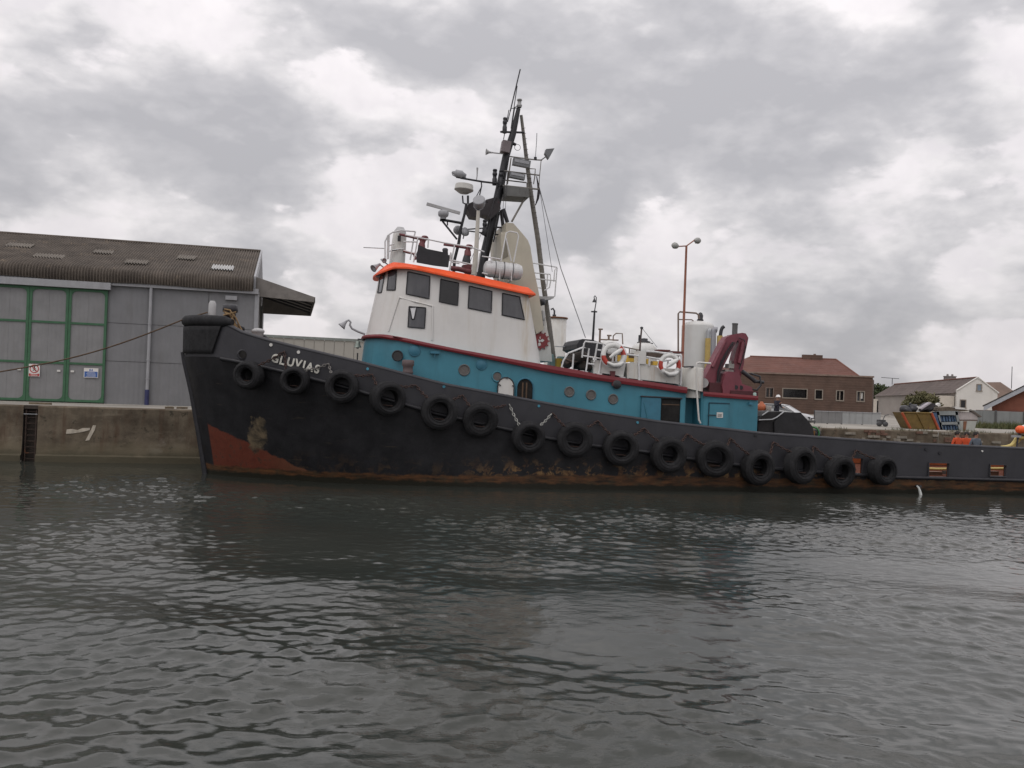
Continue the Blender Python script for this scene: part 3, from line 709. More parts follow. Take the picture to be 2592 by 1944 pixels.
b = MB(); b.tube([(x, y, zt0+.26-.10*abs(2*i/(n_-1)-1)**3) for i, (x, y) in enumerate(rp)], [.235 if 3 < i < n_-4 else .235*(.55+.45*min(i, n_-1-i)/3) for i in range(n_)], 12); b.build('bow_roll_fender', rubber, tug)
for (cx, cy) in ((80, 415), (55, 785)):
    p = T.P(*C1(cx, cy), -.35); MB().box((p.x+.03, p.y, p.z), (.17, .2, .03)).build('draught_mark', white, tug)

# ---- bow fittings
def TP(c, y): return T.P(*c, y)
p = TP(C1(385, 270), -.3); q_ = TP(C1(392, 120), -.3)
b = MB(); b.tube([(p.x, p.y, p.z-.5), p, q_ - Vector((0, 0, .08)), q_ + Vector((0, 0, .04))], [.15, .16, .155, .09], 12); b.build('bow_post', greypaint, tug)
p = TP(C1(610, 480), .2); q_ = TP(C1(618, 160), .2)
b = MB(); rr = .26; b.lathe([(rr*.9, -1.0), (rr*.9, q_.z-p.z-.35), (rr*1.25, q_.z-p.z-.3), (rr*1.25, q_.z-p.z-.05), (rr*.9, q_.z-p.z+.02), (0, q_.z-p.z+.05)], p, n=16)
b.build('towing_bitt', darkmetal, tug)
b = MB()
for k, (pts) in enumerate([[(530, 240), (600, 270), (650, 340), (700, 430), (770, 520)], [(540, 215), (610, 225), (690, 330), (730, 420), (790, 530)], [(545, 260), (640, 300), (660, 400), (665, 480)], [(530, 290), (690, 250), (640, 330), (720, 500)]]):
    b.tube([TP(C1(*c), -.25-.12*k) for c in pts], .04, 6)
b.build('rope_coil', mat('tan_rope', (.24, .16, .08), .9, var=.3, vs=10), tug)
p = TP(C1(970, 520), -.6); b = MB(); b.lathe([(.24, -.5), (.24, .02), (.28, .06), (.26, .14), (.15, .2), (0, .22)], p, n=18); b.build('windlass_drum', greypaint, tug)
b = MB(); b.tube([p+Vector((.25, 0, -.1)), p+Vector((.6, -.1, -.38))], .06, 8); b.build('windlass_pipe', darkmetal, tug)
# hawse hole and scupper discs, painted as the sky and blue house seen through them
def disc(c, R, off, name, mm, parent=tug, th=.02, yf=None):
    p = T.F(*c, yf or side(off)); b = MB(); b.lathe([(0, th), (R, th), (R, -.02)], p, (0, -1, 0), 20, False); return b.build(name, mm, parent)
p = T.F(*C1(770, 790), side(.01)); b = MB(); b.ring(p, (0.25, -1, 0), .17, .04, 20, 8); b.build('hawse_pipe_rim', bulm, tug)
disc(C1(770, 790), .165, .03, 'hawse_pipe', blackhole)
for c in (C1(1135, 668), C1(1485, 760)): disc(c, .065, .012, 'painted_scupper_hole', white)  # white discs stand for daylight showing through the holes
scb = mat('blue_seen_scupper', (.06, .26, .36), .6)
for c in (A2(1550, 612), A2(2160, 755), A5(392, 375), A5(1150, 530), A5(1940, 662)): disc(c, .055, .012, 'painted_scupper_hole', scb)
disc(B7(1562, 995), .045, .012, 'painted_scupper_hole', white)
for c in (B7(905, 1025), B7(690, 965), B6(200, 745)): disc(c, .07, .012, 'bulwark_eye', black)
# ship's name, one letter at a time
lm_ = mat('white_lettering', (.62, .61, .55), .6, var=.25, vs=9, streak=.3, sx=9, dirt=(.2, .18, .15))
for ch, c in zip('GLUVIAS', ((1190, 845), (1277, 872), (1385, 893), (1482, 912), (1556, 930), (1628, 955), (1722, 982))):
    p = T.F(*C1(*c), side(.035)); tx = bpy.data.curves.new('letter', 'FONT'); tx.body = ch; tx.size = .46; tx.align_x = 'CENTER'; tx.align_y = 'CENTER'; tx.extrude = .008; tx.offset = .016
    to = bpy.data.objects.new('letter', tx); COL.objects.link(to)
    dg = bpy.context.evaluated_depsgraph_get(); me = bpy.data.meshes.new_from_object(to.evaluated_get(dg)); bpy.data.objects.remove(to)
    me.materials.clear(); me.materials.append(lm_); lo = bpy.data.objects.new('letter', me); COL.objects.link(lo); lo.parent = tug; lo.location = p
    yaw = -math.atan2(Bd(p.x+.2)-Bd(p.x-.2), .4); dz = math.atan2(zTop(p.x+1.5)-zTop(p.x-.5), 2)
    lo.rotation_euler = (Matrix.Rotation(yaw, 3, 'Z')@Matrix.Rotation(-dz, 3, 'Y')@Matrix.Rotation(rad(90), 3, 'X')).to_euler(); lo.scale = (.92, 1, 1)

# ---- deckhouse
blue = mat('blue_house_paint', (.050, .212, .282), .42, var=.14, vs=.7, rust=.045, rs=2.2, rustcol=(.10, .07, .05), streak=.42, sx=2.6, dirt=(.035, .13, .165), bump=.3, bs=1.3)
bluedk = mat('blue_fitting_paint', (.042, .17, .245), .5, var=.12)
bandm = mat('dark_red_band', (.19, .022, .029), .5, var=.12, vs=1.5)
DY = 3.2
dh = lambda x, z: -DY
xF0 = T.P(908, 919, 0).x; xF1 = T.P(924, 846, 0).x
xA = T.P(1735, 1030, -DY).x
bt = tab([(924, 842), (980, 846), (1071, 867), (1161, 885.5), (1312, 913), (1366, 922), (1460, 938), (1499, 946.6), (1735, 981), (1778, 991), (1916, 1002)], dh)
bb_ = tab([(924, 849), (975, 854), (1071, 876.5), (1161, 894.5), (1312, 925), (1380, 941), (1460, 955), (1735, 995.6), (1775, 1002), (1910, 1013)], dh)
def plan(xf, xa, hw, dep, n=18, p=2.3):
    pts = []
    for i in range(n+1):
        a_ = math.pi/2*i/n; cx = math.cos(a_)**(2/p); sx = math.sin(a_)**(2/p)
        pts.append((xf+dep-dep*cx if False else xf+dep*(1-sx) if False else xf+dep*(1-math.cos(a_)**(2/p)), -hw*math.sin(a_)**(2/p)))
    k = 14
    for i in range(1, k+1): pts.append((xf+dep+(xa-xf-dep)*i/k, -hw))
    return [(x, -y) for x, y in pts[:0:-1]]+pts
FD = 2.3
P0 = plan(xF0, xA, DY, FD); P1 = plan(xF1, xA, DY, FD)
house = MB()
rows = []
for k in range(7):
    f = k/6; rows.append([((1-f)*a[0]+f*c[0], c[1], (zDk(a[0])-.1)*(1-f)+bt(c[0])*f) for a, c in zip(P0, P1)])
house.loft(rows, True, False, True, True)
house = house.build('deckhouse', blue, tug)
rows = []
for (off, fz) in ((-.03, 0), (.13, 0), (.16, .5), (.13, 1), (-.03, 1)):
    rows.append([(x+(-off if x < xF1+FD*.5 else 0), y+math.copysign(off, y), bb_(x)*(1-fz)+bt(x)*fz+(.02 if fz == 1 else 0)) for x, y in P1])
MB().loft(rows, True).build('roof_band', bandm, house)
# aft house and the recess between
x1 = T.P(1776, 1040, -DY).x; x2 = T.P(1917, 1060, -DY).x
b = MB(); n_ = 8
pl_ = [(xA-.3, DY), (xA-.3, -DY+1.0), (x1, -DY+1.0), (x1+.02, -DY+.12), (x1+.10, -DY+.03), (x1+.2, -DY), (x2, -DY), (x2, DY)]
b.loft([[(x, y, zDk(x)-.1) for x, y in pl_], [(x, y, bt(x)-.03) for x, y in pl_]], True, False, True); ah = b.build('aft_deckhouse', blue, tug)
b = MB(); xx = np.linspace(x1+.0, x2-.05, 6)
b.loft([[(x, -DY-o, bb_(x)*(1-f)+bt(x)*f) for x in xx] for o, f in ((-.05, 0), (.10, 0), (.12, .5), (.10, 1), (-.5, 1))], False)
b.loft([[(x, -DY+1.0-o, bb_(x)*(1-f)+bt(x)*f) for x in (xA, x1)] for o, f in ((-.05, 0), (.06, 0), (.06, 1), (-.05, 1))], False)
b.build('roof_band', bandm, ah)
b = MB(); b.loft([[(x, y, bt(x)-.02) for x in np.linspace(xF1+1, x2, 20)] for y in (-DY, DY)], False); b.build('house_top', mat('grey_deck_paint', (.2, .2, .2), .8), house)
# portholes
def porthole(c, r, mm, rim=blue, cover=False, par=house):
    p = T.F(*c, dh); b = MB()
    b.ring(p+Vector((0, -.012, 0)), (0, 1, 0), r, .032, 24, 8); o = b.build('porthole_rim', rim, par)
    b = MB()
    if cover: b.lathe([(0, .06), (r*.8, .05), (r, .03), (r, -.02)], p, (0, -1, 0), 24)
    else: b.lathe([(0, .006), (r, .006)], p, (0, -1, 0), 24, False)
    b.build('deadlight_cover' if cover else 'porthole_glass', mm, par)
pg = mat('porthole_dusty_glass', (.115, .105, .098), .25, var=.15)
PX = 38/FPX
porthole(A3(485, 1130), 40/3.318*PX, glassdk, black); porthole(A3(628, 1088), 42/3.318*PX, bluedk, bluedk, True)
porthole(A3(1045, 1250), 43/3.318*PX, pg, mat('grey_rim', (.12, .12, .12), .6)); porthole(A3(1190, 1205), 40/3.318*PX, bluedk, bluedk, True)
porthole(A3(1322, 1305), 41/3.318*PX, pg, blue)
for c in (A6(230, 1175), A6(437, 1205), A6(648, 1245)): porthole(c, 44/3.77*PX*1.02, pg, mat('grey_rim', (.12, .12, .12), .6))
# little white sills of reflection are left out; light fixtures
for c, w_, h_ in ((A3(797, 1103), .38, .10), (A6(670, 1105), .36, .12)):
    p = T.F(*c, dh); b = MB(); b.box(p+Vector((0, -.08, 0)), (w_, .16, h_)); b.tube([p+Vector((0, -.1, -.05)), p+Vector((0, -.1, -.2))], .025, 6); b.build('lamp_bracket', bluedk if w_ > .37 else redpipe, house)
# arched doorway and the white door leaf standing open
def arch(xa, xb, z0, z1, y, n=10):
    R = (xb-xa)/2; cx = (xa+xb)/2; zc = z1-R*1.05
    return [(xa, y, z0), (xb, y, z0)]+[(cx+R*math.cos(t), y, zc+R*1.05*math.sin(t)) for t in np.linspace(0, math.pi, n)]
a_ = T.F(*A3(1487, 1400), dh).x; c_ = T.F(*A3(1622, 1400), dh).x; zt2 = T.F(*A3(1555, 1325), dh).z
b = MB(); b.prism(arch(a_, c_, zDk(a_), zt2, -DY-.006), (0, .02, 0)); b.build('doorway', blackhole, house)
b = MB(); pts = arch(a_-.02, c_+.02, zDk(a_), zt2+.03, -DY-.02); b.tube(pts[1:]+pts[:1], .035, 6); b.build('doorway_rim', bluedk, house)
for xx_ in (a_+.25, c_-.28): MB().bb(xx_-.03, xx_+.03, -DY-.025, -DY-.008, zDk(a_), zt2-.15).build('inner_post', mat('brown_wood', (.10, .06, .035), .7), house)
a_ = T.F(*A3(1322, 1400), dh).x; c_ = T.F(*A3(1458, 1400), dh).x; zt2 = T.F(*A3(1390, 1312), dh).z
b = MB(); b.prism(arch(a_, c_, zDk(a_)+.2, zt2, -DY-.12), (0, .06, 0)); dl = b.build('door_leaf', white, house, label='white arched door leaf standing open')
b = MB(); pts = arch(a_, c_, zDk(a_)+.2, zt2, -DY-.125); b.tube(pts[1:]+pts[:1], .025, 6); b.build('door_seal', black, house)
p = T.F(*A3(1395, 1478), dh)+Vector((0, -.16, -.08)); b = MB(); b.ring(p, (0, 1, 0), .19, .018, 20, 6)
for k in range(3): d = Vector((math.cos(k*1.047+.5), 0, math.sin(k*1.047+.5)))*.18; b.tube([p-d, p+d], .012, 5)
b.build('door_wheel', black, house)
for (cx, cz) in ((1340, 1375), (1395, 1318), (1450, 1385)):
    p = T.F(*A3(cx, cz), dh)+Vector((0, -.15, 0)); MB().box(p, (.10, .03, .035), Matrix.Rotation(rad(40), 3, 'Y')).build('door_dog', darkmetal, house)
# vent post by the house
p = T.P(*A3(570, 1300), -DY-.6); q_ = T.P(*A3(572, 1165), -DY-.6); hgt = q_.z-p.z
b = MB(); b.lathe([(.20, -.8), (.20, hgt-.55), (.235, hgt-.5), (.2, hgt-.45), (.2, hgt-.28), (.245, hgt-.22), (.245, hgt-.02), (.2, hgt), (0, hgt)], p, n=16); b.build('vent_post', mat('rusty_vent_paint', (.115, .085, .085), .7, var=.2, rust=.3), tug)
# sliding door aft in the deckhouse, with the open doorway
def rect(c0, c1, y0, y1, name, mm, par=house):
    p, r = T.F(*c0, dh), T.F(*c1, dh); return MB().bb(p.x, r.x, -DY-y0, -DY-y1, r.z, p.z).build(name, mm, par)
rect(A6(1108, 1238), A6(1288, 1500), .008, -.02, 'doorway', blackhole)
rect(A6(1115, 1290), A6(1280, 1305), .02, .009, 'inner_rail', mat('brown_wood', (.10, .06, .035), .7))
p = T.F(*A6(915, 1230), dh); r_ = T.F(*A6(1090, 1470), dh)
o = MB().bb(p.x, r_.x, -DY-.09, -DY-.03, r_.z-.4, p.z).build('sliding_door', bluedk, house)
b = MB(); b.tube([(p.x+.1, -DY-.1, p.z-.2), (p.x+.35, -DY-.1, r_.z)], .018, 5); b.build('door_brace', blue, house)
b = MB(); p2_ = T.F(*A6(905, 1218), dh); r2_ = T.F(*A6(1300, 1242), dh); b.tube([p2_+Vector((0, -.08, 0)), Vector((r2_.x, -DY-.08, p2_.z-.03))], .04, 6); b.build('door_track', darkmetal, house)
b = MB(); b.bb(T.F(*A6(1288, 1300), dh).x, T.F(*A6(1330, 1300), dh).x, -DY-.05, -DY-.0, zDk(xA), T.F(*A6(1300, 1240), dh).z); b.build('door_jamb', blue, house)
# aft house door
d0 = T.F(*A6(1568, 1282), dh); d1 = T.F(*A6(1742, 1510), dh)
b = MB(); b.bb(d0.x, d1.x, -DY-.04, -DY+.01, d1.z-.5, d0.z-.03); b.build('door', blue, ah)
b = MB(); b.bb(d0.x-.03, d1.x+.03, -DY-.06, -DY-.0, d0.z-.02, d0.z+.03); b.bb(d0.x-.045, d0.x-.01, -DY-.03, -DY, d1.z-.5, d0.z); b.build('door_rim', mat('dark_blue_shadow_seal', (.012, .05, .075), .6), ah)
p = T.F(*A6(1588, 1397), dh); b = MB(); b.box(p+Vector((0, -.07, 0)), (.38, .03, .035)); b.build('door_handle', black, ah)
p = T.F(*A6(1662, 1397), dh); MB().box(p+Vector((0, -.05, 0)), (.30, .012, .24)).build('door_notice', white, ah)
p = T.F(*A6(1660, 1400), dh); b = MB(); [b.box(p+Vector((0, -.058, k*.05)), (.2, .004, .02)) for k in (-1, 0, 1)]; b.build('notice_lettering', signk, ah)
p = T.F(*B5(915, 1205), dh); MB().box(p+Vector((0, -.06, 0)), (.18, .12, .1)).build('bulkhead_lamp', bluedk, ah)
# white discharge pipe down the recess
b = MB(); b.tube([T.P(*A6(x, y), -DY-.25) for x, y in ((1580, 905), (1470, 896), (1450, 900), (1446, 925), (1445, 1060), (1448, 1180), (1458, 1320), (1466, 1440), (1482, 1476))], .042, 8); b.build('overflow_pipe', white, tug)

# ---- wheelhouse
WY0, WY1 = 2.85, 2.62
xw0 = T.P(926, 839, 0).x; xw1 = T.P(962, 681, 0).x
zw1 = tab([(962, 680), (1002, 674.5), (1038, 679), (1161, 707.7), (1342, 747)], lambda x, z: -WY1)
a0 = T.P(1369, 921, -WY0); a1 = T.P(1336, 750, -WY1)
Q0 = plan(xw0, a0.x, WY0, 2.5); Q1 = plan(xw1, a1.x, WY1, 2.3)
def wz(f, x): return (bt(x)-.02)*(1-f)+(zw1(x)+.06)*f
rows = []
for k in range(9):
    f = k/8; rows.append([((1-f)*a[0]+f*c[0], (1-f)*a[1]+f*c[1], wz(f, (1-f)*a[0]+f*c[0])) for a, c in zip(Q0, Q1)])
def whmat():
    m_ = mat('wheelhouse_white', (.66, .645, .62), .4, var=.06, vs=.8, rust=.02, rs=2.5, rustcol=(.28, .16, .08), streak=.30, sx=3.2, dirt=(.47, .42, .34), bump=.25, bs=1.2); t = NT(m_.node_tree); b = t.n['Principled BSDF']
    src = b.inputs['Base Color'].links[0].from_socket
    tc = t.new('ShaderNodeTexCoord').outputs['Object']; sp = t.new('ShaderNodeSeparateXYZ'); t.link(tc, sp.inputs[0])
    pr = T.P(*A3(1562, 800), -WY1)
    dx = t.math('MULTIPLY', t.math('SUBTRACT', sp.outputs[0], pr.x+.0), 1/.17); g_ = t.math('EXPONENT', t.math('MULTIPLY', t.math('MULTIPLY', dx, dx), -1))
    mp = t.new('ShaderNodeMapping'); mp.inputs['Scale'].default_value = (14, 14, .8); t.link(tc, mp.inputs[0])
    f = t.math('MULTIPLY', t.math('MULTIPLY', g_, t.maprange(t.noise(mp.outputs[0], 1, 5), .3, .65)), t.maprange(sp.outputs[2], pr.z-2.0, pr.z+.3, .25, .75))
    t.link(t.mix(f, src, (.42, .30, .13)), b.inputs['Base Color']); return m_
whm = whmat()
wb = MB(); wb.loft(rows, True, False, True, True); wh = wb.build('wheelhouse', whm, tug)
def wy(x, z):
    # half breadth of the wheelhouse wall at x, z
    f = (z-bt(x))/max(.1, zw1(x)+.06-bt(x)); f = min(1.1, max(-.1, f))
    xf = xw0*(1-f)+xw1*f; dep = 2.5*(1-f)+2.3*f; hw = WY0*(1-f)+WY1*f; p_ = 2.3
    t = (x-xf)/dep
    if t >= 1: return -hw
    t = max(0, t); return -hw*max(0, (1-(1-t)**p_))**(1/p_)
visor = mat('fluorescent_orange_paint', (.84, .092, .012), .5, var=.14, vs=1.2, streak=.3, sx=3, dirt=(.55, .06, .02))
VV = plan(xw1-.30, a1.x+.28, WY1+.28, 2.4)
zv = tab([(962, 683), (1002, 674.5), (1038, 679), (1161, 707.7), (1342, 747)], lambda x, z: -WY1-.28)
zv1 = tab([(975, 660), (1000, 655.5), (1071, 673), (1200.6, 697), (1332, 727)], lambda x, z: -WY1+.05)
rows = [[(x, y, zv(x)+.03) for x, y in plan(xw1+.02, a1.x-.02, WY1-.02, 2.3)], [(x, y, zv(x)) for x, y in VV], [(x, y, zv(x)+.07) for x, y in VV]]
V2 = plan(xw1+.10, a1.x+.02, WY1-.08, 2.3); rows.append([(x, y, zv1(x)) for x, y in V2])
MB().loft(rows, True, False, False).build('roof_visor', visor, wh)
MB().loft([[(x, y, zv1(x)-.03) for x, y in V2], [(x, y, zv1(x)-.025) for x, y in V2]], True, False, True).build('roof_deck', mat('grey_roof_deck', (.16, .165, .16), .8, var=.2), wh)
# windows: pane with rubber frame, laid on the wall
def quadwin(cs, mm, nsub=6, proud=.02, name='window'):
    P4 = [cs[i] for i in range(4)]
    def bil(s, t): 
        u = (P4[0][0]*(1-s)+P4[1][0]*s)*(1-t)+(P4[3][0]*(1-s)+P4[2][0]*s)*t; v = (P4[0][1]*(1-s)+P4[1][1]*s)*(1-t)+(P4[3][1]*(1-s)+P4[2][1]*s)*t
        return T.F(u, v, lambda x, z: wy(x, z)-proud)
    b = MB(); n = nsub
    b.loft([[bil(i/n, j/n) for i in range(n+1)] for j in range(n+1)], False, smooth=True); o = b.build(name, mm, wh)
    per_ = [bil(i/n, 0) for i in range(n+1)]+[bil(1, j/n) for j in range(1, n+1)]+[bil(1-i/n, 1) for i in range(1, n+1)]+[bil(0, 1-j/n) for j in range(1, n+1)]
    MB().tube(per_, .028, 6, False).build('window_seal', black, wh)
    return o
quadwin([A3(346, 425), A3(384, 415), A3(352, 598), A3(318, 602)], glass)
quadwin([A3(413, 418), A3(476, 415), A3(465, 578), A3(395, 578)], glass)
quadwin([A3(572, 424), A3(757, 463), A3(750, 650), A3(557, 610)], glass)
quadwin([A3(849, 487), A3(998, 519), A3(990, 706), A3(837, 675)], glassdk)
quadwin([A3(1088, 545), A3(1278, 589), A3(1272, 768), A3(1078, 728)], glass)
quadwin([A3(1368, 605), A3(1510, 635), A3(1551, 826), A3(1363, 786)], glass)
quadwin([A3(583, 716), A3(722, 727), A3(712, 899), A3(573, 887)], glass)
quadwin([A3(586, 722), A3(646, 722), A3(625, 822), A3(606, 822)], mat('painted_sky_view', (.72, .72, .73), .3), 3, .026, 'bright_pane')  # opaque pale pane painted in for sky seen through the wheelhouse
b = MB()
for pts in ([(500, 640), (640, 678), (780, 712)], [(780, 712), (779, 850), (775, 1000)], [(500, 640), (455, 780), (410, 925)]):
    b.tube([T.F(*A3(*c), lambda x, z: wy(x, z)-.015) for c in pts], .035, 6)
b.build('panel_edge', whm, wh)
# front lamps and loudhailer
for c0, c1, R in ((A3(285, 395), A3(335, 362), .16), (A3(372, 330), A3(350, 322), .11), (A3(322, 455), A3(345, 420), .10)):
    p, r_ = T.P(*c0, -.9), T.P(*c1, -.7); d = (p-r_)
    b = MB(); b.lathe([(R*.35, -.02), (R*.5, d.length*.4), (R, d.length), (R*1.05, d.length+.03), (R*.6, d.length-.02), (0, d.length-.05)], r_, d, 16); b.tube([r_, r_+Vector((.35, 0, -.25))], .03, 6); b.build('deck_floodlight', trim, tug)
b = MB(); b.tube([T.P(*c, -.5) for c in (B2(0, 497), B2(345, 513))], .02, 5); b.build('jack_staff', galv, tug)
# swan-neck lamp and bell on the house front
b = MB(); b.tube([T.P(*A2(x, y), -.6) for x, y in ((1530, 335), (1475, 315), (1425, 290), (1408, 262), (1415, 240), (1400, 222), (1378, 232), (1362, 250))], .045, 8); b.build('lamp_bracket', trim, tug)
p = T.P(*A2(1380, 232), -.6); r_ = T.P(*A2(1340, 275), -.6); d = r_-p; b = MB(); b.lathe([(.05, 0), (.08, .12), (.16, d.length*.85), (.18, d.length), (.0, d.length-.06)], p, d, 16); b.build('deck_floodlight', trim, tug)
p = T.P(*A2(1470, 440), -.6); q_ = T.P(*A2(1472, 385), -.6); hb = q_.z-p.z
b = MB(); b.lathe([(.17, 0), (.15, .03), (.10, hb*.55), (.08, hb*.9), (0, hb*1.0)], p, n=16); b.tube([(p.x, p.y, p.z-.06), (p.x, p.y, p.z+.1)], .05, 6); b.build('ship_bell', mat('green_bronze', (.23, .27, .24), .5, .4, var=.2), tug)
b = MB(); b.tube([q_-Vector((0, 0, .02)), q_+Vector((0, 0, .06)), T.P(*A2(1530, 380), -.6)], .03, 6); b.tube([T.P(*A2(1470, 485), -.6), T.P(*A2(1466, 562), -.6)], .03, 6); b.build('bell_bracket', darkmetal, tug)

# ---- monkey island (top of the wheelhouse): rails, fire monitors, locker
zr_ = lambda c, y: T.P(*c, y)
rail = mat('white_rail_paint', (.66, .66, .66), .45, var=.08)
def rails(lists, y, r=.032, name='railing', mm=rail, par=tug, cr=B2):
    b = MB()
    for L in lists: b.tube([T.P(*cr(*c), y if not callable(y) else y(c)) for c in L], r, 6)
    return b.build(name, mm, par)
yr = -WY1+.35
rails([[(355, 690), (355, 400), (400, 300), (480, 245), (620, 215), (855, 235)], [(405, 640), (410, 560), (600, 520), (660, 520)], [(405, 470), (500, 440)], [(855, 235), (830, 330), (770, 700)], [(410, 690), (425, 280)], [(395, 690), (400, 300)]], -.9)
rails([[(690, 290), (900, 335), (1070, 365), (1330, 420), (1780, 495), (1990, 570)], [(660, 545), (830, 590)], [(895, 340), (825, 740)], [(1500, 460), (1415, 880)], [(1070, 370), (1060, 500)], [(660, 400), (870, 405)], [(1430, 700), (1800, 780)], [(1440, 580), (1420, 720)], [(1920, 590), (1870, 900)], [(1440, 600), (1460, 740), (1580, 760)]], yr)
# searchlight/compass tower with rounded top
p = T.P(*B2(560, 680), -.5); q_ = T.P(*B2(610, 155), -.5); hh_ = q_.z-p.z; R = .30
b = MB(); b.lathe([(R*1.15, -.3), (R*1.1, hh_*.3), (R, hh_*.72), (R*.98, hh_*.76)], p, (.06, 0, 1), 20); b.build('binnacle_tower', white, tug)
b = MB(); b.lathe([(R*.98, hh_*.76), (R*.85, hh_*.86), (R*.5, hh_*.98), (0, hh_*1.0)], p, (.06, 0, 1), 20); b.build('binnacle_cap', greypaint, tug)
b = MB(); b.box(T.P(*B2(590, 350), -.95), (.14, .06, .24)); b.build('tower_slot', black, tug)
b = MB(); b.tube([T.P(*B2(470, 548), -.96), T.P(*B2(550, 540), -.97)], .02, 5); b.build('tower_handle', black, tug)
# fire monitors
def monitor(pts_barrel, base, y):
    b = MB(); P_ = [T.P(*B2(*c), y) for c in pts_barrel]; b.tube(P_, [.05+.03*i/(len(P_)-1) for i in range(len(P_))], 10)
    top = P_[-1]; bs = T.P(*B2(*base), y)
    b.lathe([(.13, -.05), (.15, .04), (.10, .10), (0, .12)], top+Vector((0, 0, .03)), n=14); b.lathe([(.16, -.1), (.14, .12), (.09, .2), (.12, .3)], Vector((bs.x, bs.y, bs.z)), n=14); b.tube([bs, top], .09, 10)
    b.ring(top+Vector((.05, -.2, 0)), (0, 1, 0), .09, .015, 14, 5)
    return b.build('fire_monitor', redpipe, tug)
monitor([(590, 280), (760, 315), (900, 345), (1005, 355)], (960, 480), -1.0)
monitor([(1320, 450), (1500, 470), (1640, 490), (1735, 500)], (1715, 600), -1.2)
b = MB(); b.tube([T.P(*B2(x, y), -.8) for x, y in ((660, 545), (720, 575), (830, 600), (860, 700))], .06, 8); b.build('monitor_pipe', redpipe, tug)
b = MB(); b.tube([T.P(*B2(x, y), -1.2) for x, y in ((1715, 560), (1700, 680), (1690, 760))], [.10, .17, .20], 12); b.build('monitor_pedestal', darkmetal, tug)
b = MB(); b.tube([T.P(*B2(x, y), -1.6) for x, y in ((1440, 840), (1560, 850), (1700, 885), (1780, 905))], .11, 12); b.build('monitor_pipe', redpipe, tug)
b = MB(); b.prism([T.P(*B2(x, y), -1.5) for x, y in ((1640, 780), (1790, 770), (1770, 940), (1700, 920))], (0, .5, 0)); b.build('pipe_manifold', redpipe, tug)
# black canvas weather cloth on rail
b = MB(); b.prism([T.P(*B2(x, y), yr-.04) for x, y in ((905, 450), (1050, 520), (1300, 570), (1330, 540), (1390, 550), (1395, 620), (1420, 620), (1400, 820), (1310, 810), (1150, 790), (880, 740), (870, 600), (895, 540))], (0, .12, 0)); b.build('black_canvas_screen', black, tug)
b = MB(); b.lathe([(.12, 0), (.13, .08), (.09, .13), (0, .15)], T.P(*B2(1345, 560), -1.7), n=12); b.build('horn_cover', darkmetal, tug)
# white pole carrying a search light
b = MB(); b.tube([T.P(*B2(1820, 950), -1.9), T.P(*B2(1860, 500), -1.9), T.P(*B1(850, 1130), -1.9)], [.125, .10, .075], 12); b.build('searchlight_pole', mat('cream_pole_paint', (.55, .52, .46), .5, var=.08, streak=.2), tug)
b = MB(); b.tube([T.P(*B1(790, 960), -1.9), T.P(*B1(780, 1060), -1.9), T.P(*B1(840, 1140), -1.9), T.P(*B1(920, 1090), -1.9), T.P(*B1(960, 960), -1.9)], .03, 6); b.build('searchlight_yoke', trim, tug)
p = T.P(*B1(870, 1000), -1.9); b = MB(); b.lathe([(0, -.26), (.13, -.25), (.22, -.14), (.26, -.02), (.265, .14), (.265, .2), (.22, .205), (0, .215)], p, (-.25, -.7, .45), 20); b.build('searchlight', trim, tug)
# life raft canister
raft = T.empty('life_raft', label='white ribbed life raft canister on the wheelhouse roof beside the cream funnel', cat='life raft')
pa_, pb_ = T.P(*B3(15, 560), -WY1+.55), T.P(*B3(415, 610), -WY1+.55); d = pb_-pa_; L = d.length; R = .355
b = MB(); pr = [(0, 0), (.18, .02), (.30, .08), (R, .22)]
for k in range(13): h_ = .22+(L-.44)*k/12; pr += [(R+(.02 if k % 2 else 0), h_)]
pr += [(.30, L-.08), (.18, L-.02), (0, L)]
b.lathe(pr, pa_, d, 24, False); b.build('canister_shell', mat('grp_white', (.60, .60, .60), .5, var=.08, streak=.3, dirt=(.3, .29, .27)), raft)
for f in (.28, .5, .72): MB().ring(pa_+d*f, d, R+.015, .016, 28, 5).build('strap', darkmetal, raft)
b = MB()
for f in (.38, .68): c_ = pa_+d*f; b.tube([c_+Vector((0, -.34, -.46)), c_+Vector((0, -.40, .0))], .025, 6); b.tube([c_+Vector((0, .34, -.46)), c_+Vector((0, -.34, -.41))], .035, 6)
b.build('raft_cradle', rail, raft)
rails([[(0, 440), (100, 455), (190, 470)], [(95, 455), (95, 500)]], -WY1+.25, .03, cr=B3)
rails([[(0, 610), (60, 625)]], -WY1+.25, .03, cr=B3)
rails([[(195, 490), (250, 200), (290, 185), (360, 200), (375, 230), (325, 500)], [(245, 250), (300, 490)]], -WY1+.25, .03, cr=B3)

# ---- funnel casing
cream = mat('cream_funnel_paint', (.50, .46, .37), .5, var=.07, vs=1.2, streak=.18, sx=4, dirt=(.3, .24, .15))
b = MB(); fp = [(245, 95), (320, 100), (400, 190), (470, 275), (495, 340), (530, 560), (580, 800), (634, 1190), (560, 1235), (480, 1000), (300, 900), (200, 480), (195, 195), (250, 190)]
poly = [T.P(*B3(*c), -1.3) for c in fp]
b.prism(poly, (0, 2.6, 0)); fn = b.build('funnel', cream, tug)
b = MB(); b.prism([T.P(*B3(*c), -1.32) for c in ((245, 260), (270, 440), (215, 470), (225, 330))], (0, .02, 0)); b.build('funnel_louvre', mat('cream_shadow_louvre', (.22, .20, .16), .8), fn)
b = MB(); b.prism([T.P(*B3(*c), -1.0) for c in ((590, 950), (640, 940), (655, 1120), (700, 1330), (720, 1520), (500, 1500), (520, 1100))], (0, 2.0, 0)); cas = b.build('engine_casing', whiterust, tug)
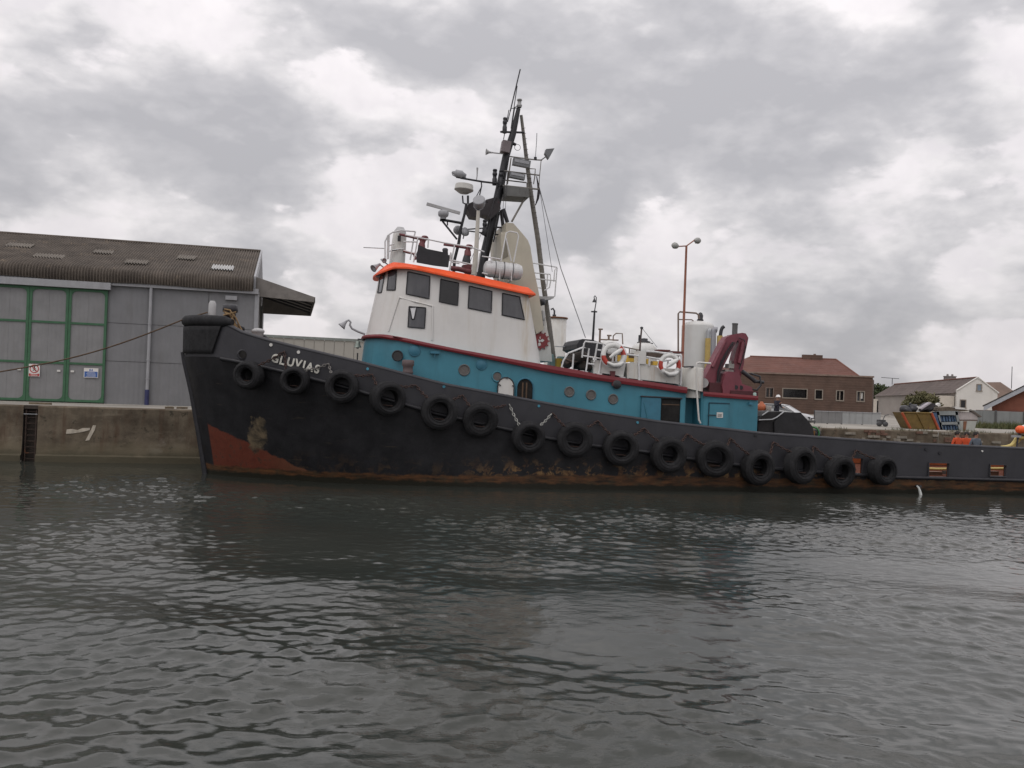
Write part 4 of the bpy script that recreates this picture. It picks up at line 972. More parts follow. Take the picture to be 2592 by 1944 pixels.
ec = T.P(*B3(600, 1305), -1.06); R = 78/4.047*PX*1.06
b = MB(); b.lathe([(0, .02), (R, .02), (R, -.03)], ec, (0, -1, 0), 14, False)
for k in range(12): d = Vector((math.cos(k*.5236), 0, math.sin(k*.5236))); b.box(ec+d*(R+.03), (.09, .04, .06), Matrix.Rotation(-k*.5236, 3, 'Y'))
b.build('funnel_badge', mat('badge_red', (.24, .035, .04), .5, var=.1), cas)
b = MB()
for pts in (((578, 1290), (600, 1300), (618, 1285), (640, 1300), (620, 1320), (600, 1312), (585, 1325)), ((575, 1330), (600, 1325), (605, 1350), (580, 1362)), ((590, 1265), (600, 1262), (600, 1285), (592, 1285))): b.prism([T.P(*B3(*c), -1.10) for c in pts], (0, .015, 0))
b.build('badge_figure', white, cas)
p = T.P(*B3(628, 1050), -1.15); b = MB(); b.lathe([(0, -.24), (.05, -.22), (.075, -.1), (.075, .2), (.05, .26), (0, .27)], p, (-.1, 0, 1), 12); b.tube([p+Vector((0, 0, -.25)), p+Vector((.05, 0, -.45))], .03, 6); b.build('casing_lamp', greypaint, tug)

# ---- main mast
mast = MB(); mast.tube([T.P(*B3(15, 440), 0)+Vector((-.15, 0, -1.2)), T.P(*A4(960, 1470), 0), T.P(*A4(1040, 1130), 0), T.P(*A4(1090, 900), 0), T.P(*A4(1130, 690), 0), T.P(*A4(1180, 530), 0), T.P(*A4(1222, 340), 0)], [.225, .215, .205, .19, .17, .15, .095], 14)
mast = mast.build('main_mast', black, tug)
def mtube(L, r, name, mm=black, y=0, cr=B1, n=8, par=None): 
    return MB().tube([T.P(*cr(*c), y) for c in L], r, n).build(name, mm, par or mast)
weath = mat('weathered_mast_leg', (.20, .185, .165), .7, var=.2, vs=4, rust=.15, streak=.3)
b = MB(); LG = [T.P(*A4(1242, 390), .15), T.P(*A4(1282, 720), .3), T.P(*A4(1318, 1000), .45), T.P(*B3(575, 280), .6), T.P(*B3(625, 700), .75), T.P(*B3(690, 1150), .9), T.P(*B3(742, 1565), 1.0)]
b.tube(LG, [.07, .095, .11, .12, .12, .12, .125], 10); b.build('mast_leg', weath, mast)
b = MB()
for k in range(46):
    f = .05+.93*k/46; i = min(5, int(f*6)); p = LG[i].lerp(LG[i+1], f*6-i); b.tube([p+Vector((-.10, -.11, 0)), p+Vector((.10, -.11, 0))], .012, 5)
b.build('ladder_rungs', weath, mast)
mtube([(1260, 1100), (1330, 1320)], [.10, .09], 'mast_stay_leg', y=-.5); mtube([(1225, 1120), (1270, 1480)], .085, 'mast_stay_leg', y=.5); mtube([(1200, 1150), (1100, 1640)], .035, 'mast_ladder_stile', y=-.35); mtube([(1140, 1400), (1240, 1405)], .04, 'mast_rung', y=-.2); mtube([(1130, 1520), (1240, 1525)], .04, 'mast_rung', y=-.2)
# head of the mast: lamp, whips
p = T.P(*A4(1228, 320), 0); b = MB(); b.lathe([(.10, -.08), (.13, 0), (.13, .05), (.09, .06), (.09, .24), (.125, .25), (.11, .31), (0, .33)], p, n=14); b.build('masthead_light', mat('lamp_glass_grey', (.35, .35, .35), .3), mast)
for L, r in (([(1160, 360), (1235, 45)], .03), ([(1165, 490), (1212, 170)], .02), ([(1140, 440), (1165, 340), (1212, 335)], .022), ([(1110, 570), (1150, 350)], .02), ([(1168, 490), (1195, 330), (1215, 320)], .022)): mtube(L, r, 'whip_aerial', darkmetal, -.1, A4, 6)
for cx, cy0, cy1, R, y in ((1118, 408, 505, .105, -.15), (1042, 795, 895, .11, -.2), (1090, 800, 900, .11, -.35), (967, 1175, 1270, .105, -.6)):
    p = T.P(*A4(cx, cy1), y); q_ = T.P(*A4(cx, cy0), y); h_ = q_.z-p.z; b = MB()
    b.lathe([(R*.9, -.12), (R, 0), (R, h_*.3), (R*.8, h_*.33), (R*.8, h_*.52), (R, h_*.55), (R, h_*.72), (R*.8, h_*.75), (R*.8, h_*.86), (R, h_*.88), (R*.8, h_), (0, h_)], p, n=14); b.build('navigation_light', black if cx != 1118 else darkmetal, mast)
mtube([(1090, 515), (1265, 520)], .05, 'light_platform', darkmetal, -.05, A4); mtube([(1110, 510), (1085, 515)], .04, 'light_platform', darkmetal, -.1, A4)
p = T.P(*A4(1125, 630), -.2); b = MB(); b.box(p, (.40, .4, .52), Matrix.Rotation(rad(8), 3, 'Y')); b.build('signal_box', mat('grey_red_box', (.18, .15, .155), .6, var=.2, rust=.2, rustcol=(.2, .05, .05)), mast)
p = T.P(*A4(978, 665), -.2); q_ = T.P(*A4(1110, 680), -.2); d = p-q_; L = d.length; b = MB(); b.lathe([(.025, 0), (.03, L*.6), (.055, L*.82), (.15, L), (.12, L-.01), (0, L-.15)], q_, d, 16); b.build('air_horn', greypaint, mast)
# cross-trees, platforms and floodlights
for L, r, y in (([(1370, 235), (1790, 290), (1900, 295)], .03, -.2), ([(1280, 470), (1500, 500), (1860, 545)], .032, -.4), ([(1300, 625), (1640, 665)], .03, -.3), ([(1260, 715), (1690, 760), (1850, 775)], .04, -.5), ([(1690, 435), (1790, 440), (1780, 570), (1760, 690)], .025, -.3), ([(1885, 300), (1855, 600), (1850, 760)], .02, -.5), ([(1340, 480), (1320, 700)], .03, -.4), ([(1390, 260), (1330, 690)], .03, -.35), ([(1690, 790), (1400, 1310)], .045, -.4), ([(1660, 665), (1660, 790)], .05, -.3)): mtube(L, r, 'mast_strut', weath, y)
b = MB(); b.prism([T.P(*B1(*c), -.6) for c in ((1290, 715), (1680, 760), (1690, 905), (1310, 880))], (0, 1.2, 0)); b.build('mast_platform', mat('grey_platform', (.14, .14, .135), .7, var=.2, streak=.3), mast)
for c, wd_, hg in ((B1(1560, 345), .80, .32), (B1(1490, 560), .70, .24)):
    p = T.P(*c, -.55); b = MB(); b.box(p, (wd_, .25, hg), Matrix.Rotation(rad(6), 3, 'Y')); b.build('mast_floodlight', mat('floodlight_grey', (.16, .165, .17), .5), mast)
    b = MB(); b.box(p+Vector((0, -.13, .04)), (wd_*.86, .02, hg*.42), Matrix.Rotation(rad(6), 3, 'Y')); b.build('floodlight_glass', trim, mast)
b = MB(); b.prism([T.P(*B1(*c), -.4) for c in ((1970, 110), (2105, 100), (2010, 275), (1950, 180))], (0, .25, 0)); b.tube([T.P(*B1(1960, 240), -.3), T.P(*B1(1890, 290), -.3)], .03, 6); b.build('mast_floodlight', mat('floodlight_grey', (.16, .165, .17), .5), mast)
mtube([(1790, 255), (1810, 0), (1815, -150)], .018, 'whip_aerial', galv, -.2, n=5); mtube([(1790, 290), (1790, 245)], .07, 'aerial_base', darkmetal, -.2)
b = MB(); b.tube([T.P(*B1(*c), -.45) for c in ((1810, 560), (1835, 700), (1850, 800), (1830, 930), (1790, 1040))], [.02, .045, .07, .055, .02], 8); b.build('furled_flag', mat('dark_cloth', (.035, .03, .035), .9), mast)
b = MB(); b.ring(T.P(*B1(1495, 85), 0), (0, 1, 0), .14, .012, 14, 5); b.tube([T.P(*B1(1420, 20), 0), T.P(*B1(1470, 45), 0)], .07, 6); b.build('cable_loop', black, mast)
# radar arms
mtube([(1170, 680), (920, 650), (560, 590)], .045, 'radar_arm', y=-.3); mtube([(485, 570), (650, 600)], .05, 'radar_arm', darkmetal, -.3)
p = T.P(*B1(535, 520), -.3); b = MB(); b.lathe([(0, -.33), (.05, -.33), (.09, -.2), (.16, -.17), (.17, .12), (.11, .2), (.05, .33), (0, .33)], p, (1, 0, -.13), 16); b.tube([p+Vector((-.32, 0, .05)), p+Vector((-.28, 0, -.08)), p+Vector((.0, 0, -.19)), p+Vector((.3, 0, -.1))], .03, 6); b.build('search_lamp', trim, mast)
mtube([(815, 640), (830, 560), (835, 420)], [.025, .025, .045], 'small_aerial', greypaint, -.3); mtube([(900, 660), (905, 720), (870, 880)], .03, 'cable_bracket', darkmetal, -.4); mtube([(910, 720), (820, 890)], .02, 'cable_bracket', darkmetal, -.4)
p = T.P(*B1(612, 790), -.6); q_ = T.P(*B1(620, 690), -.6); R = 165/6.506*PX
b = MB(); hh_ = q_.z-p.z; b.lathe([(0, -.16), (R*.45, -.15), (R*.5, -.14), (R*.97, -.01), (R*1.0, .0), (R*1.0, .05), (R*.97, .055), (R*.93, hh_*.85), (R*.88, hh_*.95), (R*.6, hh_*1.04), (0, hh_*1.08)], p, (.06, 0, 1), 28); b.build('radar_dome', mat('radome_cream', (.43, .42, .39), .55, var=.05), mast)
mtube([(590, 880), (600, 1000), (650, 1020)], .035, 'radome_bracket', y=-.6); mtube([(680, 880), (680, 1010)], .05, 'radome_bracket', y=-.6)
mtube([(655, 1010), (620, 1200), (560, 1430), (530, 1650)], [.06, .06, .065, .07], 'radar_post', y=-.6); MB().tube([T.P(*B1(530, 1640), -.6), T.P(*B2(1570, 420), -.6), T.P(*B2(1500, 700), -.6), T.P(*B2(1490, 760), -.6)+Vector((0, 0, -.6))], .07, 8).build('radar_post', black, mast)
b = MB(); b.prism([T.P(*B1(*c), -.5) for c in ((690, 1010), (760, 980), (800, 1000), (1010, 1000), (980, 945), (1130, 905), (1200, 930), (1220, 1100), (1150, 1180), (1060, 1260), (990, 1210), (930, 1190), (880, 1240), (740, 1220), (700, 1150), (660, 1090))], (0, .8, 0)); b.build('radar_platform', mat('black_red_platform', (.025, .02, .022), .6, var=.4, rust=.2, rustcol=(.1, .02, .03)), mast)
# open array scanner
p = T.P(*B1(275, 1170), -.9); R = .235
b = MB(); b.lathe([(.13, -.26), (.13, -.18), (R*.9, -.13), (R, -.05), (R, .05), (R*.8, .10), (.06, .16)], p, n=18); b.build('scanner_housing', trim, mast)
pa_, pb_ = T.P(*B1(0, 1015), -.9), T.P(*B1(550, 1170), -.9); d = pb_-pa_
b = MB(); b.box((pa_+pb_)/2, (d.length, .10, .125), Matrix.Rotation(-math.atan2(d.z, d.x), 3, 'Y')); b.build('scanner_bar', greypaint, mast)
mtube([(220, 1280), (340, 1290), (570, 1330)], .06, 'scanner_bracket', y=-.8); mtube([(260, 1300), (500, 1600)], .045, 'scanner_bracket', y=-.8); mtube([(340, 1300), (345, 1370)], .03, 'scanner_bracket', y=-.8)
p = T.P(*B1(500, 1450), -.3); b = MB(); b.lathe([(0, -.12), (.14, -.11), (.21, 0), (.2, .1), (0, .12)], p, (.6, -.7, 0), 18); b.build('speaker_dome', trim, mast)
p = T.P(*B1(625, 1480), -.5); b = MB(); b.lathe([(0, -.12), (.14, -.1), (.20, .02), (.2, .08), (0, .09)], p, (.5, -.8, .2), 18); b.tube([p, T.P(*B1(600, 1590), -.5)], .03, 6); b.build('searchlight', trim, mast)
mtube([(600, 1440), (1000, 1410)], .03, 'lamp_arm', y=-.4); mtube([(640, 1455), (900, 1490)], .03, 'lamp_arm', y=-.4); mtube([(890, 1490), (990, 1550)], .05, 'lamp_arm', y=-.5)
# stay wire aft
MB().tube([T.P(*B1(1870, 800), -.4), T.P(*A6(150, 0), -.3), T.P(*A6(385, 660), -.2)], .022, 5).build('stay_wire', galv, mast)
b = MB(); b.tube([T.P(*B3(*c), -.2) for c in ((750, 1362), (860, 1370), (960, 1350))], .02, 5); b.build('stay_wire', galv, tug)
for a_, c_ in ((B1(1240, 640), B2(1700, 880)), (B1(1150, 690), B2(1940, 900)), (B1(1860, 770), B3(720, 600)), (B1(1300, 470), B1(1230, 1500)), (B1(1335, 480), B1(1290, 1180))): MB().tube([T.P(*a_, -.5), T.P(*c_, -.9)], .011, 5).build('signal_halyard', darkmetal, mast)
# small platform with rail behind the mast leg
rails([[(520, 508), (765, 552), (745, 580), (735, 700)], [(770, 555), (745, 850), (700, 880), (570, 845)], [(540, 610), (700, 625), (705, 690), (690, 760), (640, 790)], [(550, 670), (760, 690)], [(560, 760), (610, 765)], [(672, 630), (665, 750)]], .3, .03, 'platform_railing', rail, mast, B3)
b = MB(); b.prism([T.P(*B3(*c), .0) for c in ((580, 850), (740, 850), (735, 870), (640, 890), (600, 880))], (0, .9, 0)); b.build('lower_platform', greypaint, mast)
p = T.P(*B3(615, 910), -.3); b = MB(); b.lathe([(0, -.15), (.12, -.13), (.17, 0), (.15, .1), (0, .12)], p, (-.6, -.3, -.4), 14); b.tube([p, T.P(*B3(545, 920), -.3)], .03, 6); b.build('deck_floodlight', darkmetal, mast)
b = MB(); b.prism([T.P(*B3(*c), .6) for c in ((690, 1570), (705, 1490), (730, 1440), (770, 1560), (760, 1590))], (0, .5, 0)); b.build('mast_foot', mat('pale_teal_paint', (.22, .33, .33), .6, var=.2, streak=.3), tug)
b = MB(); b.box(T.P(*B3(785, 1530), .4), (.26, .3, .4)); b.build('hydraulic_locker', yellow, tug)
b = MB(); b.box(T.P(*B3(830, 1490), 1.2), (.5, .4, .2)); b.build('teal_locker', mat('pale_teal_paint', (.22, .33, .33), .6), tug)
# ---- boat deck aft of the funnel: rails, lockers, machinery, lifebuoys
def T6(x, y, yy): return T.P(*A6(x, y), yy)
def T4(x, y, yy): return T.P(*B4(x, y), yy)
yb = -DY+.08
rails([[(130, 990), (160, 880), (240, 760), (470, 670), (560, 690), (510, 1060)], [(470, 680), (480, 620), (500, 580), (690, 600), (780, 625), (710, 1090)], [(690, 600), (640, 900)], [(455, 800), (760, 850)], [(530, 920), (640, 940)], [(465, 680), (450, 830)], [(320, 770), (300, 1010)], [(690, 710), (760, 720)]], yb, .04, 'boat_deck_railing', rail, tug, B4)
rails([[(840, 745), (1110, 775), (1330, 805)], [(1450, 735), (1580, 740), (2000, 800)], [(1450, 820), (1660, 855)], [(1930, 880), (1995, 885)], [(935, 760), (925, 900)], [(985, 765), (980, 900)], [(1500, 840), (1495, 960)], [(1790, 870), (1780, 960)], [(1995, 800), (1985, 1260)], [(1110, 775), (1100, 830)], [(1330, 780), (1340, 1200)]], yb, .045, 'boat_deck_railing', rail, tug, B4)
b = MB()
for c in ((265, 1010), (335, 1025), (440, 1042), (1340, 1190), (715, 1085), (1075, 1140)): b.box(T4(*c, yb-.03), (.22, .2, .06))
b.build('rail_foot', rail, tug)
b = MB(); b.prism([T4(*c, yb+.05) for c in ((620, 860), (880, 890), (1120, 890), (1130, 920), (1090, 1150), (1010, 1110), (730, 1065), (630, 1080))], (0, .9, 0)); b.build('white_locker', white, tug)
b = MB(); b.prism([T4(*c, yb+.05) for c in ((1150, 915), (1420, 915), (1640, 990), (1990, 1010), (1990, 1270), (1920, 1240), (1190, 1150), (1150, 1160))], (0, .9, 0)); b.build('white_locker', whiterust, tug)
b = MB(); b.bb(T4(1330, 900, yb).x, T4(1440, 900, yb).x, yb-.02, yb+.6, T4(1380, 930, yb).z, T4(1380, 730, yb).z); b.build('vent_trunk', white, tug)
b = MB(); b.bb(T4(735, 900, yb).x, T4(1130, 900, yb).x, yb+.2, yb+.8, T4(900, 1125, yb).z, T4(900, 1060, yb).z); b.bb(T4(1190, 900, yb).x, T4(1920, 900, yb).x, yb+.15, yb+.8, T4(1500, 1260, yb).z, T4(1500, 1150, yb).z); b.build('locker_plinth', black, tug)
b = MB(); b.prism([T4(*c, yb-.02) for c in ((890, 1040), (970, 1040), (960, 1130), (900, 1120))], (0, .2, 0)); b.build('red_bollard', redpipe, tug)
p = T.F(*A6(675, 1105), dh); b = MB(); b.lathe([(.2, .02), (.14, .06), (0, .07)], p+Vector((0, -.13, 0)), (0, -1, 0), 14); b.build('band_lamp', darkmetal, tug)
# black engine hatch cover and dark gear under the rail
b = MB(); n_ = 10; pp = [(370, 690), (375, 620), (410, 560), (460, 540), (600, 550), (720, 590), (850, 640), (850, 800), (640, 810), (480, 760)]
b.prism([T4(*c, -2.2) for c in pp], (0, 2.4, 0)); b.build('hatch_cover', black, tug)
hp = mat('dark_net_heap', (.035, .028, .024), .9, var=.5, vs=3, bump=.6, bs=6)
b = MB(); random.seed(3)
for k in range(16):
    c_ = T4(random.uniform(200, 560), random.uniform(800, 960), random.uniform(-2.7, -1.7)); R = random.uniform(.22, .42)
    b.lathe([(0, -R*.7), (R*.8, -R*.4), (R, 0), (R*.7, R*.45), (0, R*.65)], c_, (random.uniform(-.4, .4), random.uniform(-.4, .4), 1), 9)
b.build('fishing_gear_heap', hp, tug)
b = MB(); b.tube([T4(*c, -2.7) for c in ((200, 920), (330, 870), (450, 790), (560, 860), (480, 950))], .06, 7); b.tube([T4(*c, -2.75) for c in ((180, 850), (300, 900), (420, 880), (560, 930))], .05, 7); b.build('heap_hose', mat('brown_hose', (.09, .06, .045), .7), tug)
b = MB()
for c, d in (((1060, 850), (.5, .5, .3)), ((1230, 870), (.6, .49, .16))): b.box(T4(*c, -2.0), d)
b.build('yellow_power_pack', yellow, tug)
for c, d in (((640, 650), (.14, .3, .3)), ((630, 760), (.16, .3, .4)), ((1470, 900), (.16, .3, .28)), ((1590, 920), (.34, .3, .18))): MB().box(T4(*c, -2.0), d).build('yellow_valve_box', yellow, tug)
b = MB(); 
for c, d in (((820, 830), (.7, .5, .35)), ((1600, 790), (.9, .6, .22)), ((1150, 800), (1.2, .5, .2))): MB().box(T4(*c, -1.8), d).build('machinery_block', mat('brown_machinery', (.07, .05, .04), .8, var=.3, rust=.3), tug)
b = MB(); 
for c in ((1700, 725), (1900, 750)): MB().box(T4(*c, -1.6), (.58, .5, .09)).build('hatch_board', mat('red_hatch', (.12, .035, .03), .7), tug)
rails([[(1060, 655), (1320, 710), (1340, 715)], [(1080, 660), (1075, 760)], [(1190, 685), (1185, 760)], [(1300, 705), (1300, 770)]], -.5, .03, 'inner_railing', mat('brown_rail', (.2, .16, .13), .7), tug, B4)
MB().tube([T4(1345, 780, -2.4), T4(1360, 560, -2.4), T4(1378, 365, -2.4)], [.045, .04, .04], 8).build('ensign_post', mat('brown_post', (.10, .075, .07), .7), tug)
b = MB(); b.tube([T4(1340, 570, -2.4), T4(1345, 480, -2.4)], .05, 8); b.lathe([(.06, -.04), (.075, .03), (0, .07)], T4(1378, 370, -2.4), n=10); b.build('post_lamp', darkmetal, tug)
MB().tube([T4(1390, 380, -2.4), T4(1500, 520, -2.2), T4(1620, 670, -2.0)], .012, 5).build('stay_wire', galv, tug)
b = MB(); b.tube([T.P(*A6(*c), -.8) for c in ((1300, 820), (1160, 800))], .03, 6); b.tube([T.P(*A6(*c), -.8) for c in ((1130, 880), (1200, 870))], .05, 6); b.build('davit_arm', rail, tug)
# dark signal mast abaft the boat deck
sm = MB().tube([T6(440, 900, .5), T6(455, 680, .5), T6(472, 400, .5)], [.07, .06, .045], 8).build('signal_mast', black, tug)
b = MB(); b.tube([T6(440, 410, .5), T6(495, 412, .5)], .04, 6); b.tube([T6(472, 400, .5), T6(486, 320, .5), T6(488, 275, .5), T6(475, 258, .5), T6(464, 275, .5)], .025, 6); b.build('signal_arm', darkmetal, sm)
b = MB(); p = T6(468, 320, .5); b.lathe([(.10, 0), (.09, .03), (.03, .15), (.02, .22), (0, .23)], p, n=12); b.build('signal_lantern', darkmetal, sm)
# locker drum beside the recess
b = MB(); a_ = T.P(*B5(135, 900), -2.7); c_ = T.P(*B5(375, 900), -2.7); zt3 = T.P(*B5(250, 785), -2.7).z; zb3 = T.P(*B5(250, 1060), -2.7).z
R = (c_.x-a_.x)/2; b.lathe([(R, zb3-.3), (R, zt3-.05), (R*.93, zt3), (0, zt3)], ((a_.x+c_.x)/2, -2.7+R*.3, 0), n=24); b.build('white_drum', whiterust, tug)
b = MB(); b.tube([T.P(*B5(140, 778), -3.0), T.P(*B5(255, 775), -3.0)], .04, 6); b.build('drum_handle', darkmetal, tug)
# ---- knuckle boom crane
cr = MB(); yc = -2.1
cr.prism([T6(*c, yc-.7) for c in ((1700, 1190), (1690, 1120), (1720, 1000), (1745, 980), (1850, 990), (1880, 1100), (1970, 1130), (1990, 1190), (1960, 1215))], (0, 1.3, 0)); cr = cr.build('crane', maroon, tug)
b = MB(); b.bb(T6(1515, 1150, yc).x, T6(1700, 1150, yc).x, yc-.6, yc+.6, T6(1600, 1190, yc).z, T6(1600, 1090, yc).z); b.bb(T6(1700, 1150, yc).x, T6(1960, 1150, yc).x, yc-.75, yc+.75, T6(1800, 1215, yc).z, T6(1800, 1165, yc).z); b.build('crane_base', mat('dark_maroon_base', (.07, .018, .022), .7), cr)
def boom(poly, y0, w_, name, mm=maroon):
    return MB().prism([T6(*c, y0) for c in poly], (0, w_, 0)).build(name, mm, cr)
boom([(1505, 1075), (1520, 1050), (1700, 700), (1735, 650), (1780, 635), (1840, 640), (1850, 660), (1800, 740), (1640, 1060), (1605, 1130), (1520, 1135)], yc-.45, .55, 'lower_boom')
boom([(1780, 632), (1880, 612), (1915, 618), (1940, 660), (1935, 690), (1905, 830), (1895, 920), (1860, 1060), (1810, 1060), (1800, 880), (1830, 760), (1850, 700)], yc-.22, .5, 'upper_boom')
b = MB(); b.tube([T6(1720, 690, yc-.5), T6(1600, 940, yc-.5)], .07, 8); b.tube([T6(1890, 700, yc-.3), T6(1850, 900, yc-.3)], .09, 8); b.build('hydraulic_ram', maroon, cr)
b = MB(); b.tube([T6(1808, 640, yc), T6(1812, 535, yc)], .125, 14); b.tube([T6(1812, 535, yc), T6(1813, 522, yc)], .14, 14); b.build('ram_cylinder', mat('grey_ram', (.12, .12, .12), .5, .3, var=.2), cr)
b = MB(); b.tube([T6(1880, 980, yc-.4), T6(1960, 1040, yc-.4), T6(2010, 1080, yc-.4)], .10, 8); b.tube([T6(1990, 1075, yc-.4), T6(2085, 1085, yc-.4)], .075, 8); b.build('crane_jib_end', darkmetal, cr)
b = MB(); b.tube([T6(1960, 1150, yc-.5), T6(2020, 1160, yc-.5), T6(2060, 1110, yc-.5), T6(2050, 1030, yc-.5), T6(1960, 1000, yc-.3)], .045, 6); b.build('crane_hose', black, cr)
b = MB(); b.box(T6(1760, 930, yc-.3), (.26, .4, .2)); b.box(T6(1740, 975, yc-.2), (.4, .4, .1)); b.tube([T6(1765, 880, yc-.3), T6(1770, 960, yc-.3)], .055, 8); b.build('crane_valve_block', mat('grey_valves', (.3, .29, .27), .6, var=.3, rust=.25), cr)
b = MB(); b.tube([T6(1512, 1090, yc-.5), T6(1512, 1090, yc+.15)], .22, 16); b.build('boom_pivot', greypaint, cr)
for c in ((1820, 1132), (1868, 1135)): MB().tube([T6(*c, yc-.72), T6(*c, yc-.68)], .1, 12).build('base_hole', black, cr)
b = MB(); b.lathe([(0, .06), (.06, .05), (.08, 0), (.08, -.15)], T6(2000, 1195, -3.0), n=10); b.build('deck_vent', mat('pale_green_vent', (.3, .42, .38), .6), tug)

b = MB()
for k, (off, sag) in enumerate(((0, 0), (14, 8), (-10, 5))):
    b.tube([T6(*c, yc-.52) for c in ((1650+off, 1080), (1655+off, 980+sag), (1690+off, 880), (1750+off, 770+sag), (1800+off, 700))], .022, 5)
b.tube([T6(*c, yc-.3) for c in ((1800, 700), (1850, 660), (1900, 680), (1915, 760), (1880, 870), (1850, 960))], .024, 5); b.build('hydraulic_hose', black, cr)
# ---- aft deck: towing winch, locker, hose, gear seen through the freeing ports
def T66(x, y, yy): return T.P(*B6(x, y), yy)
yw = -2.9
wn = MB()
wn.prism([T66(*c, yw) for c in ((490, 545), (650, 385), (905, 400), (1000, 500), (1090, 620), (1110, 760), (500, 760))], (0, .16, 0))
wn = wn.build('towing_winch', mat('winch_black', (.014, .014, .016), .6, var=.4), tug)
b = MB(); b.prism([T66(*c, yw+2.3) for c in ((490, 545), (650, 385), (905, 400), (1000, 500), (1090, 620), (1110, 760), (500, 760))], (0, .16, 0)); b.build('winch_side_frame', black, wn)
ctr = T66(760, 590, yw+.2); b = MB(); b.lathe([(.55, 0), (.55, 2.0), (.25, 2.0)], ctr, (0, 1, 0), 24); b.build('winch_drum', mat('wire_rope_brown', (.05, .04, .032), .7, var=.4, vs=12), wn)
b = MB(); b.prism([T66(*c, yw+.1) for c in ((240, 540), (300, 450), (410, 385), (640, 380), (480, 520), (470, 760), (240, 760))], (0, 1.8, 0)); b.build('winch_cover', mat('black_tarpaulin', (.012, .011, .012), .7, var=.4), wn)
b = MB(); b.tube([T66(*c, yw-.03) for c in ((250, 512), (460, 503), (530, 470), (640, 385))], .035, 6); b.tube([T66(*c, yw-.03) for c in ((300, 440), (400, 372))], .03, 6); b.build('cover_edge', galv, wn)
b = MB(); b.bb(T66(72, 600, yw).x, T66(225, 600, yw).x, yw, yw+.9, T66(150, 760, yw).z-.5, T66(150, 505, yw).z); b.build('deck_locker', mat('brown_grey_locker', (.075, .062, .05), .8, var=.25, rust=.15), tug)
b = MB(); b.bb(T66(62, 600, yw).x, T66(300, 600, yw).x, yw-.03, yw+.92, T66(150, 520, yw).z, T66(150, 495, yw).z); b.bb(T66(62, 600, yw).x, T66(225, 600, yw).x, yw-.02, yw, T66(150, 615, yw).z, T66(150, 600, yw).z); b.build('locker_lid', darkmetal, tug)
b = MB(); b.tube([T66(208, 740, yw-.1), T66(208, 540, yw-.1)], .03, 6); b.build('locker_post', galv, tug)
b = MB(); b.ring(T66(1085, 720, yw+.3), (.3, 1, 0), .30, .04, 20, 8); b.build('green_hose_coil', mat('green_hose', (.03, .16, .05), .6, var=.3), tug)
b = MB(); b.lathe([(0, -.22), (.2, -.2), (.26, 0), (.2, .18), (0, .22)], T66(1130, 725, yw+.5), n=14); b.build('black_buoy_bag', black, tug)
b = MB(); b.prism([T66(*c, yw+.2) for c in ((1040, 660), (1130, 680), (1120, 760), (1040, 760))], (0, .3, 0)); b.build('amber_locker', mat('amber_brown', (.16, .08, .02), .7), tug)
def T77(x, y, yy): return T.P(*B7(x, y), yy)
b = MB(); yh = -2.2
b.tube([T77(*c, yh) for c in ((1850, 940), (1940, 930), (2020, 900), (2070, 840), (2100, 780), (2200, 790), (2260, 740))], .09, 8); b.build('yellow_hose', mat('yellow_hose_rubber', (.52, .42, .15), .6, var=.15), tug)
b = MB(); b.tube([T77(*c, yh+.2) for c in ((2040, 950), (2100, 860), (2160, 800), (2230, 740))], .08, 8); b.build('yellow_hose', MATS['yellow_hose_rubber'], tug)
b = MB(); b.tube([T77(2095, 950, yh-.1), T77(2130, 700, yh-.1)], .045, 6); b.tube([T77(2130, 700, yh-.1), T77(2150, 740, yh-.1), T77(2210, 750, yh-.1)], .05, 6); b.build('hose_stand', darkmetal, tug)
b = MB(); b.box(T77(2090, 765, yh-.15), (.5, .1, .1)); b.box(T77(1885, 940, yh-.15), (.4, .12, .1)); b.build('hose_coupling', trim, tug)
mf = T.empty('marker_float', label='orange and white marker float on a stand at the right edge of the photo', cat='float')
p = T77(2215, 660, yh-.1); b = MB(); b.lathe([(0, -.42), (.14, -.40), (.2, -.3), (.2, -.12)], p, (1, 0, .03), 16); b.build('orange_end', mat('bright_orange_plastic', (.85, .13, .03), .45, var=.05), mf)
b = MB(); b.lathe([(.2, -.12), (.24, 0), (.26, .3), (.2, .5), (0, .52)], p, (1, 0, .03), 16); b.build('white_body', white, mf)
# gear on the aft deck seen through the ports
for P_ in PORT[:2]:
    xm = (P_[0]+P_[1])/2
    b = MB(); b.tube([(xm-1.2+.6*k, -2.6+.15*math.sin(k*2), P_[2]+.22+.03*math.sin(k*3)) for k in range(7)], .07, 7); b.build('yellow_hose', MATS['yellow_hose_rubber'], tug)
    b = MB(); b.bb(xm-.8, xm+1.6, -2.4, -2.1, P_[2]-.25, P_[2]+.07); b.build('deck_coaming', mat('pale_coaming', (.16, .10, .07), .7), tug)
# water running from an overboard discharge
b = MB(); b.tube([T.F(*B7(x, y), side(.25)) for x, y in ((548, 1535), (570, 1560), (590, 1610), (605, 1680))], [.03, .05, .06, .07], 8); b.build('discharge_water', mat('white_water', (.6, .62, .6), .3), tug)
b = MB(); p = T.F(*B7(548, 1535), side(.0)); b.tube([p+Vector((0, .3, 0)), p+Vector((0, -.25, 0))], .06, 8); b.build('discharge_pipe', darkmetal, tug)

